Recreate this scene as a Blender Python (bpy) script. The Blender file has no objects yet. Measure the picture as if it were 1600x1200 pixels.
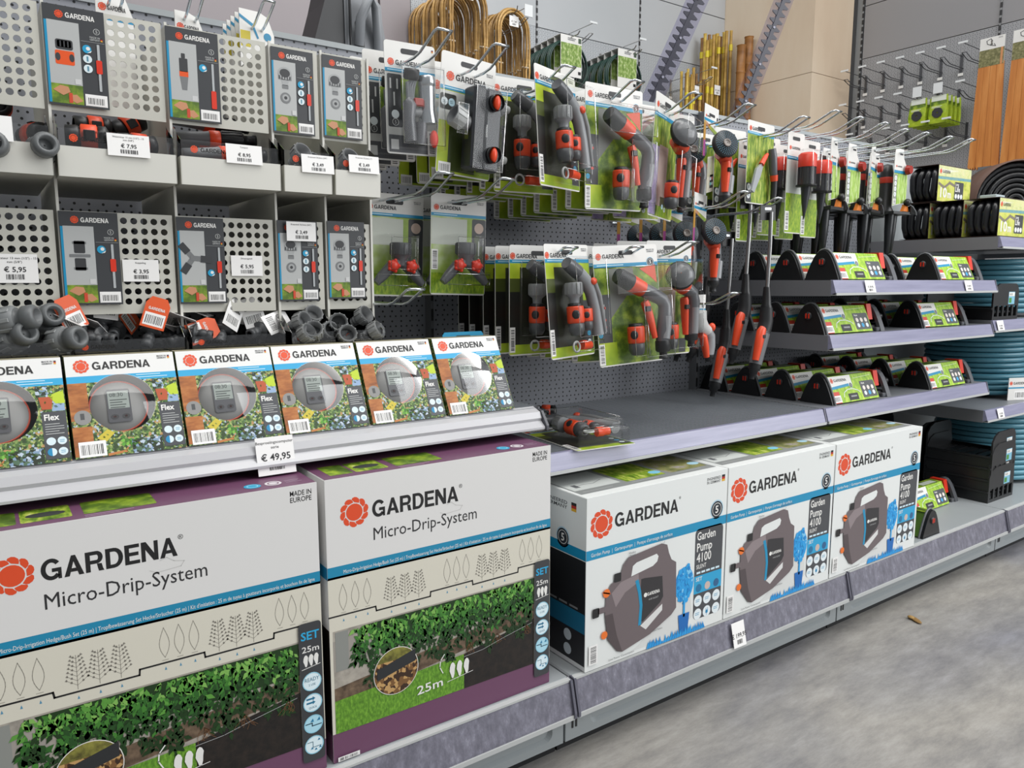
import bpy, math, random
from mathutils import Matrix, Vector
R = math.radians
PI = math.pi
rnd = random.Random(11)
scene = bpy.context.scene
COL = scene.collection

# ------------------------------------------------------------------ camera
cam_d = bpy.data.cameras.new('camera')
cam = bpy.data.objects.new('camera', cam_d)
COL.objects.link(cam)
cam_d.sensor_width = 36.0
cam_d.lens = 1180.0 / 1600.0 * 36.0
cam_d.clip_start = 0.02
cam.matrix_world = Matrix(((0.81822536, 0.07771934, -0.56962002, 0.0),
                           (-0.57489761, 0.11061437, -0.81071401, 0.0),
                           (0.0, 0.99081995, 0.13518815, 1.0),
                           (0, 0, 0, 1)))
scene.camera = cam

# ------------------------------------------------------------------ world, lights, exposure
world = bpy.data.worlds.new('hall_light')
scene.world = world
world.use_nodes = True
bg = world.node_tree.nodes['Background']
bg.inputs[0].default_value = (0.92, 0.96, 1.0, 1)
bg.inputs[1].default_value = 0.32


def area(name, loc, target, sx, sy, power, col=(1, 1, 1)):
    d = bpy.data.lights.new(name, 'AREA')
    d.shape = 'RECTANGLE'
    d.size, d.size_y, d.energy, d.color = sx, sy, power, col
    o = bpy.data.objects.new(name, d)
    COL.objects.link(o)
    o.location = loc
    o.rotation_euler = (Vector(target) - Vector(loc)).to_track_quat('-Z', 'Y').to_euler()
    return o


area('ceiling_light', (1.6, -0.5, 4.6), (1.6, 0.8, 0.4), 7.0, 2.0, 165, (1, 0.985, 0.96))
area('ceiling_light', (1.6, 2.9, 4.8), (2.4, 3.0, 0), 6.0, 1.6, 150, (1, 0.985, 0.96))
area('daylight_window', (5.6, -3.2, 3.2), (4.2, 2.6, 1.5), 5.5, 4.0, 330, (0.97, 0.985, 1.0))
scene.view_settings.view_transform = 'Standard'
scene.view_settings.look = 'None'
scene.view_settings.exposure = -0.05
scene.view_settings.gamma = 1.0
scene.view_settings.use_curve_mapping = False


# ------------------------------------------------------------------ materials
def lin(c):
    c = c / 255.0
    return c / 12.92 if c <= 0.04045 else ((c + 0.055) / 1.055) ** 2.4


def hexc(h):
    h = h.lstrip('#')
    return tuple(lin(int(h[i:i + 2], 16)) for i in (0, 2, 4)) + (1.0,)


MATS = {}


def new_mat(name):
    m = bpy.data.materials.new(name)
    m.use_nodes = True
    nt = m.node_tree
    return m, nt, nt.nodes['Principled BSDF']


def M(h, rough=0.5, metal=0.0, spec=0.5, coat=0.0):
    key = (h, rough, metal, spec, coat)
    if key not in MATS:
        m, nt, b = new_mat('paint_' + h.strip('#'))
        b.inputs['Base Color'].default_value = hexc(h)
        b.inputs['Roughness'].default_value = rough
        b.inputs['Metallic'].default_value = metal
        b.inputs['Specular IOR Level'].default_value = spec
        b.inputs['Coat Weight'].default_value = coat
        MATS[key] = m
    return MATS[key]


def ramp(nt, stops, interp='LINEAR'):
    r = nt.nodes.new('ShaderNodeValToRGB')
    r.color_ramp.interpolation = interp
    e = r.color_ramp.elements
    while len(e) < len(stops):
        e.new(0.5)
    for i, (p, c) in enumerate(stops):
        e[i].position = p
        e[i].color = hexc(c)
    return r


def coords(nt, scale=(1, 1, 1)):
    t = nt.nodes.new('ShaderNodeTexCoord')
    mp = nt.nodes.new('ShaderNodeMapping')
    mp.inputs['Scale'].default_value = scale
    nt.links.new(t.outputs['Object'], mp.inputs['Vector'])
    return mp.outputs['Vector']


def noisy(name, stops, scale=10, detail=4, stretch=(1, 1, 1), rough=0.5, metal=0.0, bump=0.0, kind='noise', interp='LINEAR', nrough=0.6):
    if name in MATS:
        return MATS[name]
    m, nt, b = new_mat(name)
    v = coords(nt, stretch)
    if kind == 'noise':
        t = nt.nodes.new('ShaderNodeTexNoise')
        t.inputs['Scale'].default_value = scale
        t.inputs['Detail'].default_value = detail
        t.inputs['Roughness'].default_value = nrough
        out = t.outputs['Fac']
    else:
        t = nt.nodes.new('ShaderNodeTexVoronoi')
        t.inputs['Scale'].default_value = scale
        sep = nt.nodes.new('ShaderNodeSeparateColor')
        nt.links.new(t.outputs['Color'], sep.inputs[0])
        out = sep.outputs[0]
    nt.links.new(v, t.inputs['Vector'])
    r = ramp(nt, stops, interp)
    nt.links.new(out, r.inputs[0])
    nt.links.new(r.outputs[0], b.inputs['Base Color'])
    b.inputs['Roughness'].default_value = rough
    b.inputs['Metallic'].default_value = metal
    if bump:
        bp = nt.nodes.new('ShaderNodeBump')
        bp.inputs['Strength'].default_value = bump
        bp.inputs['Distance'].default_value = 0.002
        nt.links.new(out, bp.inputs['Height'])
        nt.links.new(bp.outputs[0], b.inputs['Normal'])
    MATS[name] = m
    return m


def clear(name, tint=(1, 1, 1), refl=1.0, rough=0.04, base=0.04):
    """thin clear plastic: see-through with a fresnel gloss"""
    if name in MATS:
        return MATS[name]
    m = bpy.data.materials.new(name)
    m.use_nodes = True
    nt = m.node_tree
    nt.nodes.clear()
    o = nt.nodes.new('ShaderNodeOutputMaterial')
    mix = nt.nodes.new('ShaderNodeMixShader')
    tr = nt.nodes.new('ShaderNodeBsdfTransparent')
    tr.inputs[0].default_value = (*tint, 1)
    gl = nt.nodes.new('ShaderNodeBsdfGlossy')
    gl.inputs['Roughness'].default_value = rough
    lw = nt.nodes.new('ShaderNodeFresnel')
    lw.inputs['IOR'].default_value = 1.5
    ml = nt.nodes.new('ShaderNodeMath')
    ml.operation = 'MULTIPLY_ADD'
    ml.inputs[1].default_value = refl
    ml.inputs[2].default_value = base
    nt.links.new(lw.outputs[0], ml.inputs[0])
    nt.links.new(ml.outputs[0], mix.inputs[0])
    nt.links.new(tr.outputs[0], mix.inputs[1])
    nt.links.new(gl.outputs[0], mix.inputs[2])
    nt.links.new(mix.outputs[0], o.inputs[0])
    MATS[name] = m
    return m


def pegboard_mat(name, base, hole, rough=0.45):
    """sheet steel with rows of round holes: 15 mm pitch rows every 25 mm, 25 mm pitch rows between"""
    if name in MATS:
        return MATS[name]
    m, nt, b = new_mat(name)
    t = nt.nodes.new('ShaderNodeTexCoord')
    sp = nt.nodes.new('ShaderNodeSeparateXYZ')
    nt.links.new(t.outputs['Object'], sp.inputs[0])

    def mth(op, a, bb):
        n = nt.nodes.new('ShaderNodeMath')
        n.operation = op
        for i, q in enumerate((a, bb)):
            if isinstance(q, (int, float)):
                n.inputs[i].default_value = q
            elif q is not None:
                nt.links.new(q, n.inputs[i])
        return n.outputs[0]
    ax = mth('ADD', sp.outputs['X'], sp.outputs['Y'])

    def cell(v, p, off):
        f = mth('FRACT', mth('ADD', mth('DIVIDE', v, p), off), None)
        return mth('MULTIPLY', mth('SUBTRACT', f, 0.5), p)

    def dots(px, ox, oz, r):
        dx = cell(ax, px, ox)
        dz = cell(sp.outputs['Z'], 0.025, oz)
        d = mth('SQRT', mth('ADD', mth('MULTIPLY', dx, dx), mth('MULTIPLY', dz, dz)), None)
        return mth('LESS_THAN', d, r)
    k = mth('MAXIMUM', dots(0.015, 0, 0, 0.0024), dots(0.025, 0, 0.5, 0.0026))
    mx = nt.nodes.new('ShaderNodeMix')
    mx.data_type = 'RGBA'
    nt.links.new(k, mx.inputs[0])
    mx.inputs[6].default_value = hexc(base)
    mx.inputs[7].default_value = hexc(hole)
    nt.links.new(mx.outputs[2], b.inputs['Base Color'])
    b.inputs['Roughness'].default_value = rough
    MATS[name] = m
    return m


WHITE = M('#e9e8e4', 0.4)
CARD = M('#e2e1dd', 0.42)
BLUE = M('#168db8', 0.4)
ANTH = M('#3b3d40', 0.42)
BLACKPRINT = M('#1b1b1c', 0.45)
ORANGE = M('#e04a24', 0.38)
LOGO = M('#df4e27', 0.42)
BLACK = M('#17181a', 0.4)
RUBBER = M('#1d1e20', 0.6)
GREY = M('#6b6d70', 0.4)
MIDGREY = M('#8b8d8e', 0.42)
LIGHTGREY = M('#b9bbba', 0.4)
CREAM = M('#c6c5bb', 0.4)
CHROME = M('#d4dade', 0.18, 1.0)
STEEL = M('#a9a9a8', 0.28, 1.0)
SHELFGREY = M('#9aa0a2', 0.42)
DARKSHELF = M('#6a6a6e', 0.45)
PAPER = M('#f1f0ee', 0.5)
RED = M('#d8361f', 0.35)
CLEAR = clear('clear_plastic')
CLEARFILM = clear('clear_film', (0.99, 0.99, 0.99), 0.2, 0.09, 0.006)
EDGE = clear('blister_edge_glint', (0.9, 0.92, 0.93), 1.0, 0.08, 0.22)  # more reflective clear plastic, imitates glints along the blister edges
DOME = clear('clear_dome', (0.98, 0.98, 0.98), 0.6, 0.05, 0.05)
GRASSP = noisy('printed_grass', [(0.25, '#3f6a10'), (0.5, '#86a91c'), (0.75, '#c3cf3a')], 60, 5, (3, 1, 1))
GARDENP = noisy('printed_garden', [(0.25, '#2c3d12'), (0.45, '#557220'), (0.6, '#93ad2e'), (0.8, '#d6d66a')], 26, 6)
LIMEP = noisy('printed_lime_blur', [(0.3, '#5b7d16'), (0.5, '#9ab61c'), (0.7, '#c9d63c')], 9, 3)
MEADOWP = noisy('printed_meadow', [(0.25, '#2e4a10'), (0.45, '#6f8f22'), (0.6, '#aebb4a'), (0.75, '#d8d9a0')], 34, 6, (2.5, 1, 0.8))
FLOWERP = noisy('printed_flower_bed', [(0.1, '#2f4520'), (0.34, '#4c6b33'), (0.56, '#7d9650'), (0.74, '#a8b06a'), (0.86, '#b08a5a'), (0.94, '#a9b9c6')], 330, 2, kind='voronoi', interp='CONSTANT')
BLUEBEDP = noisy('printed_blue_flowers', [(0.2, '#23301f'), (0.45, '#4d6a52'), (0.65, '#7f99b4'), (0.85, '#b9c7d6')], 260, 2, kind='voronoi', interp='CONSTANT')
BROWNP = noisy('printed_brick', [(0.3, '#7a4420'), (0.5, '#a8642e'), (0.75, '#c98a4c')], 30, 3, (1, 1, 3))


# ------------------------------------------------------------------ mesh builder
_text = {}


def text_geo(s, bold, res=2):
    key = (s, bold, res)
    if key not in _text:
        c = bpy.data.curves.new('lettering', 'FONT')
        c.body = s
        c.size = 1.0
        c.resolution_u = res
        c.fill_mode = 'FRONT'
        if bold:
            c.offset = bold
        o = bpy.data.objects.new('lettering', c)
        COL.objects.link(o)
        bpy.context.view_layer.update()
        me = bpy.data.meshes.new_from_object(o.evaluated_get(bpy.context.evaluated_depsgraph_get()))
        vs = [(v.co.x, v.co.y) for v in me.vertices]
        fs = [tuple(p.vertices) for p in me.polygons]
        bpy.data.objects.remove(o)
        bpy.data.curves.remove(c)
        bpy.data.meshes.remove(me)
        xs = [v[0] for v in vs] or [0, 1]
        _text[key] = ([(v[0] - min(xs), v[1]) for v in vs], fs, max(xs) - min(xs))
    return _text[key]


CAP = max(v[1] for v in text_geo('H', 0)[0])


class MB:
    def __init__(s):
        s.v, s.f, s.mi, s.sm, s.mats = [], [], [], [], []

    def add(s, vs, fs, mat, X=None, smooth=False):
        if mat not in s.mats:
            s.mats.append(mat)
        k, n = s.mats.index(mat), len(s.v)
        if X is not None:
            vs = [tuple(X @ Vector(p)) for p in vs]
        s.v += vs
        s.f += [tuple(i + n for i in q) for q in fs]
        s.mi += [k] * len(fs)
        s.sm += [smooth] * len(fs)
        return s

    def merge(s, o, X=None):
        for k, m in enumerate(o.mats):
            if m not in s.mats:
                s.mats.append(m)
        n = len(s.v)
        s.v += [tuple(X @ Vector(p)) for p in o.v] if X is not None else list(o.v)
        s.f += [tuple(i + n for i in q) for q in o.f]
        s.mi += [s.mats.index(o.mats[k]) for k in o.mi]
        s.sm += o.sm
        return s

    def box(s, x0, x1, y0, y1, z0, z1, mat, X=None, c=0.0):
        if c <= 0:
            vs = [(x, y, z) for z in (z0, z1) for y in (y0, y1) for x in (x0, x1)]
            fs = [(0, 2, 3, 1), (4, 5, 7, 6), (0, 1, 5, 4), (2, 6, 7, 3), (0, 4, 6, 2), (1, 3, 7, 5)]
            return s.add(vs, fs, mat, X)
        # chamfered box: 24 vertices
        vs, idx = [], {}
        for i, (x, sx) in enumerate(((x0, 1), (x1, -1))):
            for j, (y, sy) in enumerate(((y0, 1), (y1, -1))):
                for k, (z, sz) in enumerate(((z0, 1), (z1, -1))):
                    for a in range(3):
                        p = [x + sx * c, y + sy * c, z + sz * c]
                        p[a] = (x, y, z)[a]
                        idx[i, j, k, a] = len(vs)
                        vs.append(tuple(p))
        fs = []
        for i in (0, 1):
            fs.append([idx[i, j, k, 0] for j, k in ((0, 0), (1, 0), (1, 1), (0, 1))])
            fs.append([idx[j, i, k, 1] for j, k in ((0, 0), (1, 0), (1, 1), (0, 1))])
            fs.append([idx[j, k, i, 2] for j, k in ((0, 0), (1, 0), (1, 1), (0, 1))])
        for i in (0, 1):
            for j in (0, 1):
                fs.append([idx[i, j, 0, 0], idx[i, j, 1, 0], idx[i, j, 1, 1], idx[i, j, 0, 1]])
                fs.append([idx[i, 0, j, 0], idx[i, 1, j, 0], idx[i, 1, j, 2], idx[i, 0, j, 2]])
                fs.append([idx[0, i, j, 1], idx[1, i, j, 1], idx[1, i, j, 2], idx[0, i, j, 2]])
                for k in (0, 1):
                    fs.append([idx[i, j, k, a] for a in range(3)])
        return s.add(vs, [tuple(q) for q in fs], mat, X)

    def prism(s, pts, axis, a, b, mat, X=None, smooth=False):
        """2D outline swept along an axis: 'x' -> (y,z), 'y' -> (x,z), 'z' -> (x,y)"""
        def P(p, t):
            return (t, p[0], p[1]) if axis == 'x' else (p[0], t, p[1]) if axis == 'y' else (p[0], p[1], t)
        n = len(pts)
        vs = [P(p, a) for p in pts] + [P(p, b) for p in pts]
        s.add(vs, [(i, (i + 1) % n, n + (i + 1) % n, n + i) for i in range(n)], mat, X, smooth)
        return s.add(vs, [tuple(range(n)), tuple(range(2 * n - 1, n - 1, -1))], mat, X)

    def lathe(s, prof, mat, X=None, n=16, smooth=True, arc=2 * PI):
        """profile of (radius, z) turned about z"""
        vs, fs = [], []
        full = abs(arc - 2 * PI) < 1e-6
        m = n if full else n + 1
        for r, z in prof:
            for i in range(m):
                a = arc * i / n
                vs.append((r * math.cos(a), r * math.sin(a), z))
        for j in range(len(prof) - 1):
            for i in range(n):
                i2 = (i + 1) % m
                fs.append((j * m + i, j * m + i2, (j + 1) * m + i2, (j + 1) * m + i))
        return s.add(vs, fs, mat, X, smooth)

    def cyl(s, r, z0, z1, mat, X=None, n=16, r2=None):
        r2 = r if r2 is None else r2
        s.lathe([(r, z0), (r2, z1)], mat, X, n)
        for rr, z, d in ((r, z0, -1), (r2, z1, 1)):
            s.add([(rr * math.cos(2 * PI * i / n), rr * math.sin(2 * PI * i / n), z) for i in range(n)],
                  [tuple(range(n))[::d]], mat, X)
        return s

    def ball(s, c, r, mat, X=None, n=12, m=8):
        r3 = (r, r, r) if isinstance(r, (int, float)) else r
        vs, fs = [], []
        for j in range(m + 1):
            t = PI * j / m
            for i in range(n):
                a = 2 * PI * i / n
                vs.append((c[0] + r3[0] * math.sin(t) * math.cos(a), c[1] + r3[1] * math.sin(t) * math.sin(a), c[2] - r3[2] * math.cos(t)))
        for j in range(m):
            for i in range(n):
                fs.append((j * n + i, j * n + (i + 1) % n, (j + 1) * n + (i + 1) % n, (j + 1) * n + i))
        return s.add(vs, fs, mat, X, True)

    def tube(s, pts, r, mat, X=None, n=8, closed=False, flat=None):
        """round bar along a path; r may be a list; flat=(a,b) squashes the section"""
        P = [Vector(p) for p in pts]
        N = len(P)
        rs = r if isinstance(r, (list, tuple)) else [r] * N
        T = []
        for i in range(N):
            a = P[i - 1] if (i or closed) else P[i]
            b = P[(i + 1) % N] if (i < N - 1 or closed) else P[i]
            T.append((b - a).normalized())
        ref = Vector((0, 0, 1)) if abs(T[0].z) < 0.9 else Vector((0, 1, 0))
        u = (ref - T[0] * ref.dot(T[0])).normalized()
        vs, fs = [], []
        for i in range(N):
            u = (u - T[i] * u.dot(T[i])).normalized()
            w = T[i].cross(u)
            fa, fb = flat or (1, 1)
            for k in range(n):
                a = 2 * PI * k / n + PI / n
                vs.append(tuple(P[i] + u * (rs[i] * math.cos(a) * fa) + w * (rs[i] * math.sin(a) * fb)))
        L = N if closed else N - 1
        for i in range(L):
            j = (i + 1) % N
            for k in range(n):
                fs.append((i * n + k, j * n + k, j * n + (k + 1) % n, i * n + (k + 1) % n))
        s.add(vs, fs, mat, X, n > 4)
        if not closed:
            s.add(vs[:n], [tuple(range(n))], mat, X)
            s.add(vs[-n:], [tuple(range(n))[::-1]], mat, X)
        return s

    def quad(s, pts, mat, X=None):
        return s.add([tuple(p) for p in pts], [tuple(range(len(pts)))], mat, X)

    def build(s, name, parent=None, loc=(0, 0, 0), rz=0.0, kind=None, bevel=0.0, rot=None):
        me = bpy.data.meshes.new(name)
        me.from_pydata(s.v, [], s.f)
        for m in s.mats:
            me.materials.append(m)
        me.polygons.foreach_set('material_index', s.mi)
        me.polygons.foreach_set('use_smooth', s.sm)
        me.update()
        o = bpy.data.objects.new(name, me)
        COL.objects.link(o)
        o.location = loc
        o.rotation_euler = rot or (0, 0, rz)
        if parent:
            o.parent = parent
        if kind:
            o['kind'] = kind
        if bevel:
            b = o.modifiers.new('bevel', 'BEVEL')
            b.width, b.segments, b.limit_method = bevel, 2, 'ANGLE'
        return o


class Art(MB):
    """flat print on a face: x to the right, y up, layers stacked towards the viewer (-Y)"""
    EPS = 0.00018

    def __init__(s, w=1.0, h=1.0):
        super().__init__()
        s.L, s.w, s.h = 1, w, h

    def up(s, n=1):
        s.L += n
        return s

    def poly(s, pts, mat):
        y = -s.L * s.EPS
        return s.add([(p[0], y, p[1]) for p in pts], [tuple(range(len(pts)))], mat)

    def rect(s, x0, y0, x1, y1, mat, r=0.0):
        if r <= 0:
            return s.poly([(x0, y0), (x1, y0), (x1, y1), (x0, y1)], mat)
        pts = []
        for cx, cy, a0 in ((x1 - r, y0 + r, -90), (x1 - r, y1 - r, 0), (x0 + r, y1 - r, 90), (x0 + r, y0 + r, 180)):
            for k in range(5):
                a = R(a0 + 22.5 * k)
                pts.append((cx + r * math.cos(a), cy + r * math.sin(a)))
        return s.poly(pts, mat)

    def disc(s, cx, cy, r, mat, n=16, sx=1.0):
        return s.poly([(cx + sx * r * math.cos(2 * PI * i / n), cy + r * math.sin(2 * PI * i / n)) for i in range(n)], mat)

    def ring(s, cx, cy, r, t, mat, n=20):
        y = -s.L * s.EPS
        vs = []
        for rr in (r - t, r):
            vs += [(cx + rr * math.cos(2 * PI * i / n), y, cy + rr * math.sin(2 * PI * i / n)) for i in range(n)]
        return s.add(vs, [(i, (i + 1) % n, n + (i + 1) % n, n + i) for i in range(n)], mat)

    def line(s, pts, t, mat):
        for (ax, ay), (bx, by) in zip(pts, pts[1:]):
            d = math.hypot(bx - ax, by - ay) or 1e-9
            nx, ny = -(by - ay) / d * t / 2, (bx - ax) / d * t / 2
            ex, ey = (bx - ax) / d * t / 2, (by - ay) / d * t / 2
            s.poly([(ax - ex + nx, ay - ey + ny), (ax - ex - nx, ay - ey - ny), (bx + ex - nx, by + ey - ny), (bx + ex + nx, by + ey + ny)], mat)
        return s

    def text(s, t, x, y, h, mat, bold=0.0, wid=None, align='l', res=2, rot=0.0):
        vs, fs, w = text_geo(t, bold, res)
        k = h / CAP
        kx = wid / w if wid else k
        ox = -w * kx * {'l': 0, 'c': 0.5, 'r': 1}[align]
        ca, sa = math.cos(rot), math.sin(rot)
        yy = -s.L * s.EPS
        out = []
        for px, py in vs:
            a, b = px * kx + ox, py * k
            out.append((x + a * ca - b * sa, yy, y + a * sa + b * ca))
        return s.add(out, fs, mat)

    def flower(s, cx, cy, r, mat=None):
        """the orange cogged blossom mark"""
        mat = mat or LOGO
        s.disc(cx, cy, r * 0.57, mat, 20)
        for k in range(10):
            a = 36 * k
            pts = []
            for rr, da in ((0.655, -13), (0.80, -9), (0.91, -3), (0.985, 7), (1.0, 16), (0.955, 25), (0.86, 29), (0.78, 24), (0.655, 17)):
                pts.append((cx + r * rr * math.cos(R(a + da)), cy + r * rr * math.sin(R(a + da))))
            s.poly(pts, mat)
        return s

    def word(s, x, y, h, wid, mat):
        """the brand word in broad bold grotesque capitals"""
        seg = 5 if h < 0.006 else 10
        glyphs = []

        def arc(cx, cy, rx, ry, a0, a1, n):
            return [(cx + rx * math.cos(R(a0 + (a1 - a0) * k / n)), cy + ry * math.sin(R(a0 + (a1 - a0) * k / n))) for k in range(n + 1)]

        def band(o, i):
            return [[o[k], o[k + 1], i[k + 1], i[k]] for k in range(len(o) - 1)]
        T, B = 0.235, 0.18
        G = band(arc(0.5, 0.5, 0.5, 0.52, 38, 322, seg * 2), arc(0.5, 0.5, 0.27, 0.33, 38, 322, seg * 2))
        G += [[(0.52, 0.36), (0.97, 0.36), (0.97, 0.54), (0.52, 0.54)], [(0.80, 0.0), (0.97, 0.0), (0.97, 0.358), (0.80, 0.358)]]
        A = [[(0, 0), (0.25, 0), (0.57, 1), (0.38, 1)], [(0.71, 0), (0.96, 0), (0.58, 1), (0.572, 1), (0.47, 0.72)], [(0.316, 0.2), (0.642, 0.2), (0.584, 0.37), (0.372, 0.37)]]
        Rr = [[(0, 0), (T, 0), (T, 1), (0, 1)], [(T, 0.82), (0.56, 0.82), (0.56, 1), (T, 1)], [(T, 0.38), (0.56, 0.38), (0.56, 0.56), (T, 0.56)]]
        Rr += band(arc(0.56, 0.69, 0.31, 0.31, -90, 90, seg), arc(0.56, 0.69, 0.075, 0.13, -90, 90, seg)) + [[(0.64, 0.0), (0.91, 0.0), (0.85, 0.12), (0.80, 0.36), (0.56, 0.378), (0.60, 0.15)]]
        D = [[(0, 0), (T, 0), (T, 1), (0, 1)], [(T, 0), (0.42, 0), (0.42, B), (T, B)], [(T, 1 - B), (0.42, 1 - B), (0.42, 1), (T, 1)]] + band(arc(0.42, 0.5, 0.47, 0.5, -90, 90, seg), arc(0.42, 0.5, 0.235, 0.32, -90, 90, seg))
        E = [[(0, 0), (T, 0), (T, 1), (0, 1)]] + [[(T, z), (q, z), (q, z + B), (T, z + B)] for z, q in ((0, 0.78), (0.42, 0.72), (0.82, 0.77))]
        N = [[(0, 0), (0.22, 0), (0.22, 1), (0, 1)], [(0.68, 0), (0.90, 0), (0.90, 1), (0.68, 1)], [(0.222, 0.60), (0.222, 1), (0.26, 1), (0.678, 0.38), (0.678, 0.0), (0.64, 0.0)]]
        ws = ((G, 1.0), (A, 0.96), (Rr, 0.92), (D, 0.89), (E, 0.78), (N, 0.90), (A, 0.96))
        tot = sum(q[1] for q in ws) + 0.085 * 6
        k, ox = wid / tot, 0.0
        for g, w in ws:
            for poly in g:
                s.poly([(x + (ox + p[0]) * k, y + p[1] * h) for p in poly], mat)
            ox += w + 0.085
        return s

    def brand(s, x, y, h, wid, mat=None, mark=True, gap=0.35, mh=1.6, bold=0.036, mmat=None):
        """blossom mark and word; (x, y) is the baseline start of the word, wid its length"""
        s.word(x, y, h, wid, mat or BLACKPRINT)
        if mark:
            s.flower(x - gap * h - mh * h * 0.5, y + h * 0.5, mh * h * 0.5, mmat)
        return s

    def barcode(s, x0, y0, x1, y1, vertical=False):
        s.rect(x0, y0, x1, y1, PAPER)
        s.up()
        rr = random.Random(int(abs(x0 * 1e4 + y0 * 1e4)))
        if vertical:
            y = y0 + (y1 - y0) * 0.08
            while y < y0 + (y1 - y0) * 0.9:
                t = rr.choice((0.012, 0.02, 0.034)) * (y1 - y0)
                s.rect(x0 + (x1 - x0) * 0.2, y, x0 + (x1 - x0) * 0.85, y + t, BLACKPRINT)
                y += t + rr.choice((0.018, 0.03, 0.045)) * (y1 - y0)
        else:
            x = x0 + (x1 - x0) * 0.08
            while x < x0 + (x1 - x0) * 0.9:
                t = rr.choice((0.012, 0.02, 0.034)) * (x1 - x0)
                s.rect(x, y0 + (y1 - y0) * 0.15, x + t, y0 + (y1 - y0) * 0.8, BLACKPRINT)
                x += t + rr.choice((0.018, 0.03, 0.045)) * (x1 - x0)
        s.L -= 1
        return s

    def badge5(s, cx, cy, r):
        s.disc(cx, cy, r, M('#b8d4e2'), 20)
        s.up().disc(cx, cy, r * 0.86, M('#232a33'), 20)
        s.up().ring(cx, cy, r * 0.68, r * 0.06, WHITE)
        s.text('5', cx, cy - r * 0.36, r * 0.72, WHITE, 0.02, align='c')
        s.L -= 2
        return s

    def germany(s, x, y, h, l1='MADE IN', l2='GERMANY', wid=None, mat=None):
        wid = wid or h * 7
        s.text(l1, x, y + h * 1.3, h, mat or ANTH, 0.01, wid)
        s.text(l2, x, y, h, mat or ANTH, 0.01, wid)
        return s

    def flag(s, x, y, w, h):
        for k, c in enumerate(('#d9a92b', '#b5281d', '#1b1b1b')):
            s.rect(x, y + h * k / 3, x + w, y + h * (k + 1) / 3, M(c))
        return s

    def lines(s, x, y, w, n, pitch, t, mat):
        rr = random.Random(n * 7 + int(w * 1000))
        for k in range(n):
            s.rect(x, y - k * pitch, x + w * rr.uniform(0.7, 1), y - k * pitch + t, mat)
        return s


# ------------------------------------------------------------------ things
def tag(o, label=None, cat=None, group=None, kind=None):
    for k, v in (('label', label), ('category', cat), ('group', group), ('kind', kind)):
        if v:
            o[k] = v
    return o


def thing(name, label, cat, loc=(0, 0, 0), rz=0.0, group=None, rot=None):
    o = bpy.data.objects.new(name, None)
    o.empty_display_size = 0.05
    COL.objects.link(o)
    o.location = loc
    o.rotation_euler = rot or (0, 0, rz)
    return tag(o, label, cat, group)


def kids(o):
    return [c for c in o.children]


def dup(o, loc=None, rz=None, label=None, group=None, parent=None, rot=None):
    c = o.copy()
    COL.objects.link(c)
    if parent:
        c.parent = parent
    if loc is not None:
        c.location = loc
    if rz is not None:
        c.rotation_euler = (0, 0, rz)
    if rot is not None:
        c.rotation_euler = rot
    if label:
        c['label'] = label
    if group:
        c['group'] = group
    for ch in kids(o):
        dup(ch, parent=c)
    return c


ORD = ['first', 'second', 'third', 'fourth', 'fifth', 'sixth', 'seventh', 'eighth', 'ninth', 'tenth', 'eleventh', 'twelfth', 'thirteenth', 'fourteenth', 'fifteenth', 'sixteenth', 'seventeenth', 'eighteenth', 'nineteenth', 'twentieth']


def Tr(x=0, y=0, z=0):
    return Matrix.Translation((x, y, z))


def Rx(a):
    return Matrix.Rotation(R(a), 4, 'X')


def Ry(a):
    return Matrix.Rotation(R(a), 4, 'Y')


def Rz(a):
    return Matrix.Rotation(R(a), 4, 'Z')


# ================================================================== the hall
def floor_mat():
    m, nt, b = new_mat('polished_concrete')
    big = nt.nodes.new('ShaderNodeTexNoise')
    big.inputs['Scale'].default_value = 1.3
    big.inputs['Detail'].default_value = 6
    big.inputs['Distortion'].default_value = 0.6
    nt.links.new(coords(nt, (1, 1.6, 1)), big.inputs['Vector'])
    r1 = ramp(nt, [(0.32, '#909096'), (0.48, '#9f9d9b'), (0.68, '#aeaaa3')])
    nt.links.new(big.outputs['Fac'], r1.inputs[0])
    fine = nt.nodes.new('ShaderNodeTexNoise')
    fine.inputs['Scale'].default_value = 9
    fine.inputs['Detail'].default_value = 12
    fine.inputs['Roughness'].default_value = 0.78
    nt.links.new(coords(nt, (0.7, 2.2, 1)), fine.inputs['Vector'])
    r2 = ramp(nt, [(0.33, '#a2a2a6'), (0.5, '#d6d5d3'), (0.66, '#fafafa')])
    nt.links.new(fine.outputs['Fac'], r2.inputs[0])
    mx = nt.nodes.new('ShaderNodeMix')
    mx.data_type, mx.blend_type = 'RGBA', 'MULTIPLY'
    mx.inputs[0].default_value = 0.75
    nt.links.new(r1.outputs[0], mx.inputs[6])
    nt.links.new(r2.outputs[0], mx.inputs[7])
    nt.links.new(mx.outputs[2], b.inputs['Base Color'])
    b.inputs['Roughness'].default_value = 0.45
    return m


FLOORM = floor_mat()
MB().box(-3, 9, -5, 6, -0.05, 0, FLOORM).build('floor', kind='structure')

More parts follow.
